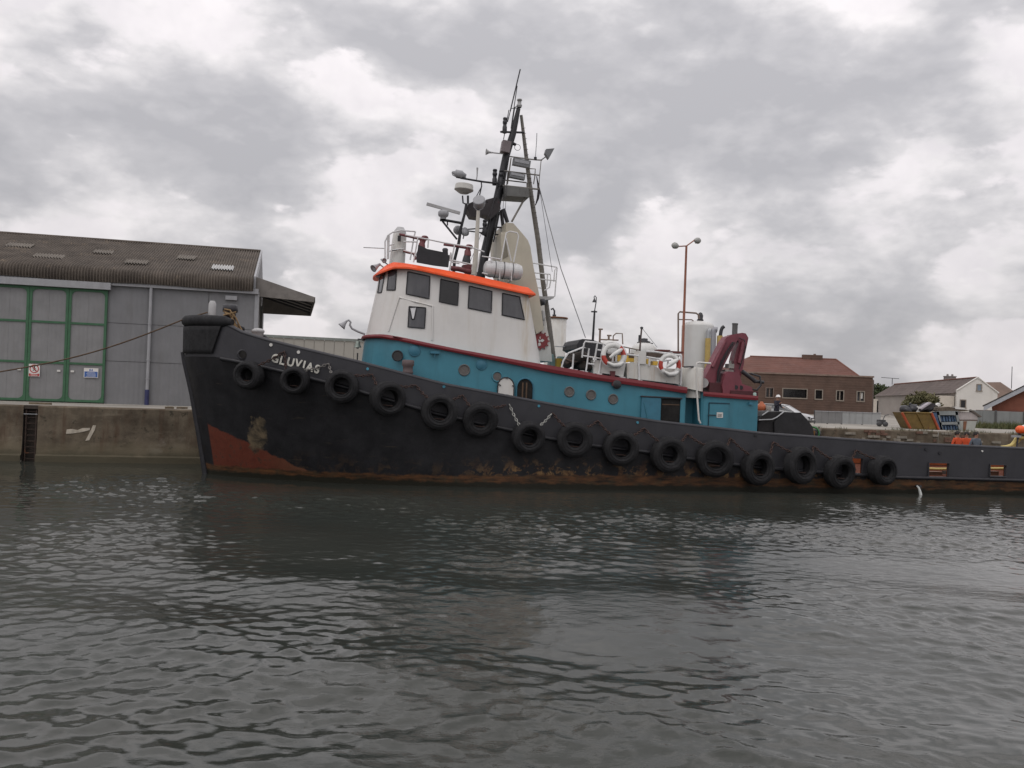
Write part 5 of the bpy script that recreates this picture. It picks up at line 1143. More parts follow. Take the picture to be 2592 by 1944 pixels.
# ---- lifebuoys
def lifebuoy(c, R, y, tilt, label, rot):
    o = empty('lifebuoy', T.w(T.P(*c, y)), T.a, label, 'lifebuoy', 'lifebuoys on the boat deck rail')
    orr = mat('lifebuoy_orange', (.42, .045, .03), .5, var=.1, vs=6); ow = mat('lifebuoy_white', (.66, .66, .64), .55, var=.1, vs=5, streak=.2)
    for k in range(4):
        a0_ = rot+k*math.pi/2; wd_ = .42 if k % 2 == 0 else math.pi/2*2-.42-.42-.0
    arcs = [(rot-.42, rot+.42, orr, 'red_band'), (rot+.42, rot+math.pi-.42, ow, 'white_section'), (rot+math.pi-.42, rot+math.pi+.42, orr, 'red_band'), (rot+math.pi+.42, rot+2*math.pi-.42, ow, 'white_section')]
    for (s0, s1, mm, nm) in arcs:
        b = MB(); b.ring((0, 0, 0), (0, -1, 0), R, R*.24, 14, 10, s0, s1); b.build(nm, mm, o)
    rp_ = []
    for k in range(33):
        a_ = 2*math.pi*k/32; rr_ = R*(1.27+.05*math.cos(4*(a_-rot))); rp_.append((rr_*math.cos(a_), -.03, rr_*math.sin(a_)-.0))
    MB().tube(rp_, .018, 5, False).build('grab_line', rail, o)
    b = MB(); b.tube([(-R*.5, -.16, -R*.3), (-R*.1, -.2, .0), (R*.55, -.18, R*.45), (R*.8, -.1, R*.6)], [.05, .09, .09, .04], 8); b.tube([(-R*.75, -.15, -R*.75), (-R*.2, -.2, -R*1.05), (R*.4, -.2, -R*1.0), (R*.85, -.15, -R*.7)], [.05, .09, .1, .05], 8); b.build('rope_bundle', ow, o)
    o.rotation_euler = (tilt, 0, T.a); return o
lifebuoy(B4(1812, 945), .42, yb-.16, rad(-4), 'red and white lifebuoy nearer the tall tank, aft on the rail', rad(5))
lifebuoy(B4(940, 800), .46, yb-.16, rad(-12), 'red and white lifebuoy wrapped with white line, forward on the rail beside the dark hatch', rad(28))

# ================================================================== TYRE FENDERS
TY = [(630, 950, 36, 37), (747, 963, 35, 36), (866, 979, 41, 42), (981, 1009, 43, 44), (1112, 1043, 45, 45), (1216, 1062, 43, 44), (1337, 1107, 41, 40), (1455, 1113, 44, 44),
      (1571, 1134, 44, 44), (1692, 1151, 45, 44), (1809, 1161, 46, 45), (1918, 1183, 40, 44), (2026, 1178, 46, 45), (2125, 1194, 41, 42), (2233, 1190, 36, 39)]
AN = [None, (720, 889), (832, 920), (943, 947), (1052, 974), (1171, 999), (1280, 1024.5), (1399, 1045), (1513, 1064), (1630, 1083), (1739, 1098), (1848.5, 1108.5), (1957, 1118), (2059, 1129), (2167, 1139), None]
def tyre_mesh(hole):
    b = MB(); R = 1.0; pr = [(hole, -.20), (hole+.04, -.26), (.64, -.33), (.80, -.345), (.90, -.30), (.955, -.24)]
    for k in range(5): y = -.20+.10*k; pr += [(.985, y-.035), (1.0, y-.02), (1.0, y+.02), (.985, y+.035)]
    pr += [(.955, .24), (.90, .30), (.80, .345), (.64, .33), (hole+.04, .26), (hole, .20), (hole+.05, .10), (hole+.08, 0), (hole+.05, -.10), (hole, -.20)]
    b.lathe(pr, (0, 0, 0), (0, 1, 0), 40)
    for i, (x, y, z) in enumerate(b.v):
        rr_ = math.hypot(x, z); j = i % 40
        if rr_ > .89 and abs(y) > .2: k_ = 1-(.028 if j % 2 else 0); b.v[i] = (x*k_, y*(1.0 if j % 2 else 1.05), z*k_)
    for R_, y_ in ((.72, .352), (.56, .31)):
        for s_ in (-1, 1): b.ring((0, s_*y_, 0), (0, 1, 0), R_, .014, 40, 5)
    o = b.build('tyre', rubber); me = o.data; bpy.data.objects.remove(o); return me
TM = [tyre_mesh(.44), tyre_mesh(.52), tyre_mesh(.48)]
rustchain = mat('rusty_chain', (.045, .024, .019), .85, var=.4, vs=8); galvchain = mat('bright_chain', (.30, .30, .28), .4, .3, var=.2)
ordn = ['first', 'second', 'third', 'fourth', 'fifth', 'sixth', 'seventh', 'eighth', 'ninth', 'tenth', 'eleventh', 'twelfth', 'thirteenth', 'fourteenth', 'last']
extra = ['below the hawse hole', 'under the first letters of the ship name', 'just aft of the ship name', 'below the dark open porthole', 'forward of the white open door', 'just forward of the white door leaf', 'hung on bright galvanised chains', 'aft of the bright chain', 'below the three portholes', 'hung below the third of three aft portholes', 'below the sliding door', 'below the aft blue house', 'below the winch', 'hanging lowest beside an open freeing port', 'sternmost and smallest in the row']
def chain(pa_, pb_, mm, par, r=.028):
    b = MB(); d = pb_-pa_; L = d.length; n = max(4, int(L/.115)); dn_ = d.normalized()
    e1 = dn_.cross(Vector((0, 1, 0))).normalized(); e2 = dn_.cross(e1)
    for k in range(n):
        c_ = pa_+d*((k+.5)/n)+Vector((0, 0, -.05*math.sin(math.pi*(k+.5)/n))); s_ = e1 if k % 2 else e2
        b.tube([c_+dn_*.075*math.cos(t)+s_*.045*math.sin(t) for t in np.linspace(0, 2*math.pi, 9)], r*.75, 5, False)
    return b.build('chain', mm, par)
for i, (u, v, rx, rz) in enumerate(TY):
    p = T.F(u, v, side(.34)); yaw = -math.atan2(Bd(p.x+.3)-Bd(p.x-.3), .6)
    R = rz*(p.x*.2126+38-3.5)/FPX
    o = empty('tyre_fender', T.w(p), T.a, '%s tyre fender from the bow, %s' % (ordn[i], extra[i]), 'tyre fender', 'tyre fenders along the tug side')
    t_ = bpy.data.objects.new('tyre', TM[(i*7+i//3) % 3]); COL.objects.link(t_); t_.parent = o
    rx_ = R*rx/rz
    t_.rotation_euler = (rad(random.uniform(-13, 4)), random.uniform(0, 6), yaw*.8+rad(random.uniform(-10, 10)))
    t_.scale = (R*.5*(1+rx/rz), .42/.345*1.0*(.85), R)
    t_.scale = (R*rx/rz, random.uniform(.8, 1.15), R)
    inv = lambda c, off: T.F(c[0], c[1], side(off))-p
    for s_, A_ in ((-1, AN[i]), (1, AN[i+1])):
        if A_ is None: continue
        a_ = inv(A_, .05); e_ = Vector((s_*R*.62, -.12, R*.72))
        mm = galvchain if i == 6 else rustchain
        if i == 6: a_ = inv((1289, 1023) if s_ < 0 else (1396, 1047), .06)
        if i == 1 and s_ > 0 or i == 2 and s_ < 0: mm = mat('dull_chain', (.16, .15, .14), .7, .2)
        chain(a_, e_, mm, o, .03)
    MB().tube([Vector((-R*.3, -.05, -R*.36)), Vector((R*.3, -.05, -R*.40))], .02, 5).build('retaining_bar', rustchain, o)
# bow line
b = MB(); pts = []; pa_ = T.w(T.P(*C1(330, 255), -.45)); pb_ = T.w(T.P(*C1(60, 330), -.5)); pm_ = at(0, 941, 37.2)
pts = [pa_, pb_]
for k in range(1, 15):
    f = k/14; P_ = pb_.lerp(pm_, f); P_.z -= .30*math.sin(math.pi*f); pts.append(P_)
for k in range(1, 8): f = k/7; P_ = pm_.lerp(ROPE_END, f); P_.z -= .12*math.sin(math.pi*f); pts.append(P_)
b.tube(pts, .030, 7); b.build('mooring_rope', rope_m, label='brown mooring rope from the tug bow to the quay at left', cat='rope')
# ================================================================== QUAY BEHIND THE TUG, RIGHT SIDE
def gnd(u, Y, v=1030): p = at(u, v, Y); return Vector((p.x, p.y, QZ))
# ---- storage tanks on the quay
def tank(name, c0, c1, Y, dome, label, mm, ctop, extra=None):
    a_ = at(*c0, Y); c_ = at(*c1, Y); R = (c_.x-a_.x)/2; zt = at(*ctop, Y).z
    o = empty('storage_tank', (a_.x+R, Y, QZ), 0, label, 'tank', 'white tanks on the quay')
    h_ = zt-QZ; b = MB(); dz = R*dome
    pr = [(R, 0), (R, h_-dz)]+[(R*math.cos(t), h_-dz+dz*math.sin(t)) for t in np.linspace(.15, math.pi/2, 8)]
    b.lathe(pr, n=36); b.build('tank_shell', mm, o)
    for z in (.5, h_*.5): MB().ring((0, 0, z), (0, 0, 1), R+.01, .025, 36, 5).build('weld_band', mm, o)
    return o, R, h_, dz
tkm = mat('white_tank_paint', (.62, .62, .60), .5, var=.06, vs=.8, streak=.28, sx=3, dirt=(.42, .36, .27))
# Y of the quay edge near there is about 48
o, R, h_, dz = tank('t', A6(1296, 800), A6(1600, 800), 50.0, .36, 'tall white cylindrical tank with domed top and pipes beside the crane', tkm, A6(1450, 498))
def ofs(c, Y): p = at(*c, Y); return Vector((p.x-o.location.x, p.y-o.location.y, p.z-QZ))
b = MB(); b.lathe([(.12, -.1), (.16, 0), (.2, .05), (.14, .12), (.16, .3), (.1, .45), (0, .5)], ofs(A6(1480, 500), 50), n=12); b.build('tank_valve', darkmetal, o)
pt = mat('brown_tank_pipe', (.2, .15, .12), .7, rust=.2)
b = MB(); b.tube([ofs(A6(*c), 49.6) for c in ((1270, 1060), (1270, 430), (1285, 412), (1440, 425), (1462, 440), (1470, 480))], .05, 7); b.build('tank_pipe', pt, o)
b = MB(); b.tube([ofs(A6(*c), 49.6) for c in ((1270, 485), (1400, 488), (1415, 500))], .035, 6); b.build('tank_pipe', pt, o)
b = MB(); b.tube([ofs(A6(*c), 48.9) for c in ((1545, 1180), (1560, 595), (1568, 580), (1575, 590))], .12, 8); b.build('riser_pipe', galv, o)
b = MB(); b.tube([ofs(A6(*c), 48.86) for c in ((1541, 1180), (1556, 665))], .16, 8); b.build('yellow_pipe_lagging', mat('yellow_lagging', (.50, .36, .12), .7, var=.12, vs=5), o)
b = MB(); b.tube([ofs(A6(*c), 48.9) for c in ((1590, 1180), (1605, 600), (1615, 580), (1640, 585))], .17, 10); b.build('riser_pipe', mat('grey_pipe', (.30, .30, .32), .5, .2), o)
b = MB(); b.tube([ofs(A6(*c), 48.9) for c in ((1640, 1180), (1672, 640), (1680, 590), (1690, 565), (1708, 552))], .10, 8); b.build('riser_pipe', darkmetal, o)
b = MB(); b.tube([ofs(A6(*c), 48.86) for c in ((1642, 1150), (1668, 640))], .16, 8); b.build('yellow_pipe_lagging', MATS['yellow_lagging'], o)
b = MB(); b.tube([ofs(A6(*c), 48.8) for c in ((1572, 905), (1580, 590))], .05, 6); b.tube([ofs(A6(*c), 48.8) for c in ((1545, 870), (1600, 868), (1650, 862))], .04, 6); b.build('pipe_clip', trim, o)
o, R, h_, dz = tank('t', A6(815, 740), A6(1072, 740), 50.5, .75, 'shorter white dome-topped tank with dark cap beside the thin brown post', tkm, A6(945, 700))
b = MB(); b.lathe([(.35, 0), (.35, .06), (.2, .1), (.2, .22), (0, .25)], (0, 0, h_-.03), n=14); b.tube([(-.4, 0, h_-.05), (.5, 0, h_-.07)], .04, 6); b.build('tank_hatch', darkmetal, o)
o, R, h_, dz = tank('t', A6(490, 740), A6(735, 740), 49.8, .75, 'shorter white dome-topped tank with thin pipes nearer the dark hatch', tkm, A6(610, 683))
b = MB()
for dx, hh_ in ((-.55, .8), (-.05, .35)): b.tube([(dx, 0, h_-.25), (dx, 0, h_+hh_*.75)], .06, 7); b.tube([(dx-.1, 0, h_+hh_*.75), (dx+.15, 0, h_+hh_*.75)], .05, 6)
b.tube([(.2, 0, h_-.1), (.2, 0, h_+.25), (.35, 0, h_+.4), (.7, 0, h_+.4), (.75, 0, h_-.2)], .035, 6); b.tube([(-.5, 0, h_+.02), (.5, 0, h_+.02)], .045, 6); b.build('tank_pipe', pt, o)
o, R, h_, dz = tank('t', B3(640, 1300), B3(860, 1300), 49.0, .05, 'white flat-topped rust-edged tank behind the grey mast leg', whiterust, B3(760, 1065))
b = MB(); b.ring((0, 0, h_-.05), (0, 0, 1), R+.03, .05, 30, 6); b.build('rusty_rim', mat('rusty_rim', (.18, .08, .04), .8, var=.3), o)
b = MB(); b.tube([(-.1, 0, h_-.05), (-.1, 0, h_+.35), (-.18, 0, h_+.48), (-.3, 0, h_+.42)], .05, 6); b.tube([(-.2, 0, h_+.1), (0, 0, h_+.1)], .06, 6); b.build('tank_vent', darkmetal, o)
b = MB(); b.box((R*.6, -R*.85, h_*.35), (.08, .08, .35)); b.build('tank_cleat', darkmetal, o)

# ---- street lamp
YL = 48.9; base = at(*A6(1300, 1150), YL); top = at(*A6(1345, 0), YL)
d = at(1650+935/10.533, 560+650/10.533, YL)
sl_ = empty('street_lamp', (base.x, YL, QZ), 0, 'slender orange lamp post with two lamp heads behind the tug', 'street lamp')
lmz = mat('orange_brown_lamp_paint', (.26, .095, .055), .6, var=.15, vs=2)
hx = d.z-QZ
b = MB(); b.tube([(0, 0, 0), (0, 0, 1.2), (0, 0, 1.25), (0, 0, hx)], [.13, .12, .085, .06], 10); b.build('lamp_column', lmz, sl_)
def lp(x, y, Y=YL): p = at(1650+x/10.533, 560+y/10.533, Y); return Vector((p.x-d.x, 0, p.z-QZ))
for (x0_, y0_), (x1_, y1_), yy in (((925, 660), (690, 700), -.35), ((950, 650), (1180, 480), .35)):
    a_ = lp(x0_, y0_); c_ = lp(x1_, y1_); c_.y = yy
    MB().tube([a_, c_], .035, 7).build('lamp_arm', lmz, sl_)
    dirr = (c_-a_); dirr.z = .05*dirr.length; dirr.normalize()
    b = MB(); b.lathe([(.04, -.02), (.10, .06), (.17, .2), (.18, .32), (.12, .43), (0, .46)], c_, dirr, 14); ob = b.build('lamp_head', mat('lamp_head_grey', (.36, .36, .34), .5, var=.1), sl_)
    b = MB(); b.lathe([(0, -.05), (.13, -.03), (.13, .02)], c_+dirr*.25+Vector((0, 0, -.12)), (0, 0, 1), 12); b.build('lamp_lens', mat('lamp_lens', (.15, .13, .10), .3), sl_)

# ---- people
def person(loc, rz, height, jacket, trousers, label, hair=None, hat=None, pose=None, group=None, lean=0.0, strap=None):
    o = empty('person', loc, rz, label, 'person', group)
    s = height/1.75; pose = pose or {}
    J = {}
    def v(n, x, y, z): J[n] = Vector((x*s, y*s+lean*max(0, z-.95)*s, z*s))
    v('pel', 0, 0, .95); v('wst', 0, .0, 1.10); v('chest', 0, .01, 1.30); v('nkb', 0, 0, 1.46); v('nek', 0, -.01, 1.53); v('hd1', 0, -.02, 1.60); v('hd2', 0, -.015, 1.68); v('hd3', 0, 0, 1.735)
    for sd_, k in (('L', -1), ('R', 1)):
        v('sh'+sd_, .17*k, 0, 1.43); e_ = pose.get('el'+sd_, (.26, .03, 1.15)); h_ = pose.get('ha'+sd_, (.25, -.06, .90))
        v('el'+sd_, e_[0]*k, e_[1], e_[2]); v('wr'+sd_, h_[0]*k, h_[1], h_[2])
        w_ = J['wr'+sd_]; f_ = (w_-J['el'+sd_]).normalized(); J['pa'+sd_] = w_+f_*.07*s
        for q_, (a_, L_) in enumerate(((-.03, .075), (-.01, .085), (.01, .08), (.03, .065))): J['f%d%s' % (q_, sd_)] = J['pa'+sd_]+f_*L_*s+Vector((0, a_*s, 0))
        J['th'+sd_] = w_+f_*.05*s+Vector((-.04*k*s, -.04*s, 0))
        v('hip'+sd_, .10*k, 0, .90); v('kn'+sd_, .11*k, -.02, .50); v('an'+sd_, .11*k, .03, .09); v('to'+sd_, .13*k, -.14, .04)
    rads = dict(pel=.15, wst=.14, chest=.165, nkb=.09, nek=.062, hd1=.085, hd2=.10, hd3=.07)
    for k, r in (('sh', .075), ('el', .052), ('wr', .036), ('pa', .038), ('th', .011), ('hip', .105), ('kn', .068), ('an', .048), ('to', .042)):
        for sd_ in 'LR': rads[k+sd_] = r
    for q_ in range(4):
        for sd_ in 'LR': rads['f%d%s' % (q_, sd_)] = .010
    E = [('pel', 'wst'), ('wst', 'chest'), ('chest', 'nkb'), ('nkb', 'nek'), ('nek', 'hd1'), ('hd1', 'hd2'), ('hd2', 'hd3')]
    for sd_ in 'LR': E += [('chest', 'sh'+sd_), ('sh'+sd_, 'el'+sd_), ('el'+sd_, 'wr'+sd_), ('wr'+sd_, 'pa'+sd_), ('wr'+sd_, 'th'+sd_), ('pel', 'hip'+sd_), ('hip'+sd_, 'kn'+sd_), ('kn'+sd_, 'an'+sd_), ('an'+sd_, 'to'+sd_)]+[('pa'+sd_, 'f%d%s' % (q_, sd_)) for q_ in range(4)]
    names = list(J); idx = {n: i for i, n in enumerate(names)}
    me = bpy.data.meshes.new('body'); me.from_pydata([J[n] for n in names], [(idx[a], idx[c]) for a, c in E], [])
    to = bpy.data.objects.new('tmp_body', me); COL.objects.link(to)
    md = to.modifiers.new('s', 'SKIN'); md.use_smooth_shade = True
    for i, n in enumerate(names): sv = me.skin_vertices[0].data[i]; sv.radius = (rads[n]*s, rads[n]*s*(.72 if n in ('chest', 'wst', 'pel') else 1)); sv.use_root = (n == 'pel')
    to.modifiers.new('d', 'SUBSURF').levels = 2
    dg = bpy.context.evaluated_depsgraph_get(); m2 = bpy.data.meshes.new_from_object(to.evaluated_get(dg)); bpy.data.objects.remove(to)
    m2.materials.clear()
    for mm in (mat('skin', (.36, .20, .14), .6, var=.1), jacket, trousers, mat('boot_leather', (.03, .025, .02), .7)): m2.materials.append(mm)
    for p in m2.polygons:
        c_ = p.center; z = c_.z/s; nh = min((c_-J[k]).length for k in ('paL', 'paR', 'f1L', 'f1R'))
        p.material_index = 0 if (z > 1.50 and (Vector((c_.x, c_.y))-Vector((J['nek'].x, J['nek'].y))).length < .15*s) or nh < .075*s else (3 if z < .12 else (2 if z < .98 and abs(c_.x) < .23*s and nh > .15*s else 1))
        p.use_smooth = True
    bo_ = bpy.data.objects.new('body', m2); COL.objects.link(bo_); bo_.parent = o
    hc = J['hd2']
    if hair:
        b = MB(); b.lathe([(.108*s, -.06*s), (.118*s, .0), (.108*s, .06*s), (.06*s, .10*s), (0, .112*s)], hc+Vector((0, .018*s, 0)), (0, .25, 1), 16); b.build('hair', hair, o)
    if hat:
        b = MB(); b.lathe([(.165*s, 0), (.16*s, .012*s), (.125*s, .02*s), (.12*s, .07*s), (.08*s, .125*s), (0, .145*s)], hc+Vector((0, -.01*s, .015*s)), (0, .06, 1), 20); b.build('hard_hat', hat, o)
    b = MB(); b.lathe([(.022*s, -.02*s), (.018*s, .02*s), (0, .035*s)], hc+Vector((0, -.10*s, -.02*s)), (0, -.4, .9), 8); b.build('nose', mat('skin', (.36, .20, .14)), o)
    for k in (-1, 1): MB().lathe([(0, -.014*s), (.014*s, 0), (0, .014*s)], hc+Vector((.035*k*s, -.094*s, .018*s)), (0, 1, 0), 8).build('eye', signk, o)
    if strap: MB().bb(-.03*s, .03*s, .10*s, .14*s, 1.02*s, 1.45*s).build('back_strap', strap, o)
    return o
hairk = mat('dark_hair', (.015, .011, .009), .7); hatw = mat('hard_hat_white', (.75, .75, .74), .35, var=.04)
org = mat('orange_workwear', (.55, .075, .02), .8, var=.15, vs=8); navy = mat('navy_cloth', (.025, .026, .04), .85, var=.2, vs=8); bluegrey = mat('blue_grey_fleece', (.10, .125, .155), .9, var=.15, vs=8)
# docker on the quay
YP = 51.0; p = at(*B6(530, 180), YP)
person((p.x, YP, QZ), rad(25), 1.72, navy, navy, 'person in dark clothes with a white hard hat standing on the quay behind the winch', hat=hatw, pose={'elL': (.22, -.18, 1.18), 'haL': (.16, -.40, 1.32), 'elR': (.25, -.05, 1.15), 'haR': (.2, -.3, 1.1)}, lean=-.12)
# three hands on the aft deck
yd = -1.6
for (c, jk, tr, lab, rz, hh_, yy, st) in (((1178, 715), org, org, 'person in orange with a dark back strap, leftmost of three on the aft deck', 200, 1.72, -1.9, navy), ((1322, 735), org, org, 'person in orange partly behind the other two, middle of three on the aft deck', 150, 1.68, -.9, None), ((1468, 690), bluegrey, navy, 'person in a blue grey top with dark hair, rightmost of three on the aft deck', 185, 1.78, -1.9, None)):
    q_ = T.P(*B7(*c), yy); zt4 = T.P(*B7(c[0], c[1]-30), yy).z
    w_ = T.w(q_); ftz = zDk(q_.x)+.16; MB().bb(q_.x-.45, q_.x+.45, q_.y-.45, q_.y+.45, zDk(q_.x)+.002, ftz-.004).build('deck_grating', mat('dark_grating', (.05, .04, .035), .9), tug); hgt = max(1.5, min(1.95, (zt4-ftz)+.0))
    person((w_.x, w_.y, ftz), rad(rz-180), hgt, jk, tr, lab, hair=hairk, group='people on the aft deck', strap=st)

# ---- orange buoy and white bucket near the docker
p = at(*B6(292, 320), 50.6); b = MB(); R = .28
b.lathe([(0, -R), (R*.6, -R*.82), (R*.95, -R*.3), (R, .05), (R*.9, R*.45), (R*.5, R*.85), (.1, R*1.05), (.07, R*1.25), (0, R*1.27)], (0, 0, 0), n=20)
crt = empty('orange_buoy', (p.x, p.y, p.z), 0, 'orange inflatable buoy on a crate behind the aft blue house', 'buoy'); b.build('buoy_body', mat('faded_orange_pvc', (.40, .11, .045), .6, var=.12), crt)
ck = MB(); ck.bb(-.5, .9, -.35, .35, 0, p.z-R-QZ); ob = ck.build('quay_crate', mat('dark_brown_crate', (.07, .045, .032), .8, var=.3), label='dark brown crate on the quay carrying the orange buoy', cat='crate'); ob.location = (p.x, p.y, QZ)
q_ = at(*B6(400, 350), 50.4); b = MB(); b.lathe([(0, -.2), (.14, -.2), (.18, .18), (.19, .2), (.15, .2), (.12, -.1), (0, -.12)], n=16); b.ring((0, 0, .2), (.2, 1, 0), .17, .012, 14, 5, 0, math.pi); ob = b.build('white_bucket', white, label='small white bucket beside the orange buoy', cat='bucket'); ob.location = (q_.x, q_.y, max(q_.z, p.z-R+.21))

# ---- white car
def car(loc, rz, label):
    o = empty('parked_car', loc, rz, label, 'car')
    body = mat('silver_white_car_paint', (.46, .47, .48), .25, var=.03, spec=.6); gl_ = mat('car_glass', (.16, .17, .18), .08, var=.05, spec=.8)
    # half profile of the lower body (x forward), in section rows from tail to nose
    st = [(-2.1, .50, .88, .70), (-2.05, .34, .95, .80), (-1.5, .28, .96, .86), (-.5, .24, .95, .87), (.6, .24, .92, .87), (1.0, .25, .90, .86), (1.6, .28, .82, .82), (2.0, .34, .70, .70), (2.1, .42, .60, .55)]
    rows = []
    for x, z0_, z1_, hw in st:
        rows.append([(x, -hw*.92, z0_), (x, -hw, z0_+.12), (x, -hw, (z0_+z1_)/2), (x, -hw*.96, z1_-.05), (x, -hw*.85, z1_), (x, hw*.85, z1_), (x, hw*.96, z1_-.05), (x, hw, (z0_+z1_)/2), (x, hw, z0_+.12), (x, hw*.92, z0_)])
    b = MB(); b.loft(rows, True, True, True, True); b.build('body', body, o)
    cab = [(-2.0, .93, .78), (-1.75, 1.30, .62), (-1.2, 1.37, .62), (-.1, 1.38, .63), (.3, 1.33, .62), (1.1, .90, .76)]
    b = MB(); b.loft([[(x, -hw, z), (x, -hw*.9, z+.03), (x, hw*.9, z+.03), (x, hw, z)] for x, z, hw in cab[1:5]], False, smooth=True)
    for s_ in (-1, 1):
        b.tube([(-2.0, s_*.78, .93), (-1.75, s_*.63, 1.32), (-1.2, s_*.62, 1.39), (-.1, s_*.63, 1.40), (.3, s_*.62, 1.35), (1.1, s_*.77, .90)], .035, 6); b.tube([(-.35, s_*.78, .92), (-.35, s_*.63, 1.37)], .035, 6)
    b.build('roof', body, o)
    b = MB()
    for s_ in (-1, 1): b.add([(-1.95, s_*.775, .94), (1.05, s_*.765, .91), (.3, s_*.61, 1.33), (-.1, s_*.62, 1.37), (-1.2, s_*.61, 1.36), (-1.73, s_*.61, 1.29)], [(0, 1, 2, 3, 4, 5)])
    b.build('side_window', gl_, o)
    MB().add([(1.1, -.75, .91), (1.1, .75, .91), (.3, .6, 1.34), (.3, -.6, 1.34)], [(0, 1, 2, 3)]).build('windscreen', mat('pale_windscreen', (.42, .43, .44), .1, var=.04, spec=.8), o)
    MB().add([(-2.0, -.76, .95), (-2.0, .76, .95), (-1.74, .6, 1.3), (-1.74, -.6, 1.3)], [(0, 1, 2, 3)]).build('rear_window', gl_, o)
    for s_ in (-1, 1):
        for x in (-1.3, 1.3):
            w_ = MB().lathe([(.18, -.09), (.29, -.1), (.31, -.06), (.31, .06), (.29, .1), (.18, .09)], (x, s_*.80, .31), (0, 1, 0), 22).build('wheel', rubber, o)
            MB().lathe([(0, .10*s_), (.17, .09*s_), (.19, .05*s_)], (x, s_*.80, .31), (0, 1, 0), 14).build('rim', galv, w_)
        MB().box((2.0, s_*.56, .60), (.16, .26, .13), Matrix.Rotation(rad(s_*-12), 3, 'Z')).build('headlight', glass, o)
        MB().box((.85, s_*.92, .92), (.14, .16, .10)).build('mirror', body, o)
    MB().bb(2.06, 2.125, -.42, .42, .52, .60).build('grille', black, o); MB().bb(1.98, 2.14, -.72, .72, .28, .43).build('bumper', mat('car_dark_bumper', (.05, .05, .05), .6), o)
    MB().bb(2.13, 2.142, -.26, .26, .44, .53).build('number_plate', white, o)
    return o
p = at(*B6(880, 450), 53.5); cr_ = car((p.x-1.05, 53.5, QZ-.02), rad(-32), 'white car parked on the quay facing right behind the winch'); cr_.scale = (.86, .86, .9)

# ---- low sheet barrier behind the quay road
bar = mat('pale_barrier_sheet', (.34, .35, .35), .6, var=.10, vs=1.2, streak=.25, sx=3); bar2 = mat('grey_barrier_sheet', (.21, .21, .21), .7, var=.12, vs=1.2, streak=.25, sx=3)
P_ = [gnd(B6(x, 500)[0], Y) for x, Y in ((1130, 60), (1330, 60.5), (1550, 61), (1870, 61.5), (2150, 62))]
fo = empty('sheet_barrier', P_[0], 0, 'low pale sheet metal barrier along the quay road beside the white car', 'barrier')
for k in range(4):
    a_, c_ = P_[k]-P_[0], P_[k+1]-P_[0]; d = c_-a_; ax = Matrix.Rotation(math.atan2(d.y, d.x), 3, 'Z'); n_ = max(2, int(d.length/.55))
    for j in range(n_):
        m_ = a_+d*((j+.5)/n_); MB().box(m_+Vector((0, 0, .44)), (d.length/n_-.02, .05, .80), ax).build('barrier_sheet', bar if k >= 2 else bar2, fo)
    MB().box(a_+Vector((0, .08, .45)), (.08, .08, .92)).build('barrier_post', darkmetal, fo)
    MB().box((a_+c_)/2+Vector((0, -.03, .86)), (d.length, .07, .05), ax).build('barrier_rail', trim, fo)
# ---- brick building with hipped tiled roof
YB = 104.0
def a8(x, y, Y): return at(*A8(x, y), Y)
bl = gnd(1820, YB); br = gnd(A8(1065, 400)[0], YB); SHX = .42
fr_ = Frame((bl.x, bl.y), math.atan2(br.y-bl.y, br.x-bl.x)); Lb = (br-bl).length
bk = empty('brick_building', (bl.x, bl.y, 0), fr_.a, 'long brick building with red hipped tile roof and dark windows', 'building')
zpar = fr_.P(*A8(1060, 286), 0).z; zpl = fr_.P(*A8(110, 250), 0).z; zp = (zpar+zpl)/2; dep = 13.0
wins = [(268, 315, 365, 432), (395, 570, 370, 440), (640, 686, 380, 446), (800, 846, 386, 456), (955, 1001, 392, 462)]
W_ = []
for (xa, xb, ya, yb_) in wins:
    p, r_ = fr_.P(*A8(xa, ya), 0), fr_.P(*A8(xb, yb_), 0); W_.append((p.x, r_.x, r_.z, p.z))
xs_ = sorted([0, Lb]+[w_[0] for w_ in W_]+[w_[1] for w_ in W_]); wall_ = MB()
for a_, c_ in zip(xs_, xs_[1:]):
    h_ = [w_ for w_ in W_ if abs(w_[0]-a_) < 1e-6]
    if h_: wall_.bb(a_, c_, 0, .3, QZ, h_[0][2]); wall_.bb(a_, c_, 0, .3, h_[0][3], zp)
    else: wall_.bb(a_, c_, 0, .3, QZ, zp)
wall_.prism([(Lb-.3, .3, QZ), (Lb, .3, QZ), (Lb+SHX*dep, dep, QZ), (Lb+SHX*dep-.3, dep, QZ)], (0, 0, zp-QZ)); wall_.bb(0, .3, .3, dep, QZ, zp); wall_.bb(.3, Lb+SHX*dep-.3, dep-.3, dep, QZ, zp)
wall_.build('wall', brickred, bk)
MB().bb(-.1, Lb+.1, -.12, .35, zp, zp+.18).build('parapet_coping', mat('brick_coping', (.22, .16, .13), .9), bk)
cream2 = mat('cream_frame', (.24, .205, .17), .7, var=.1)
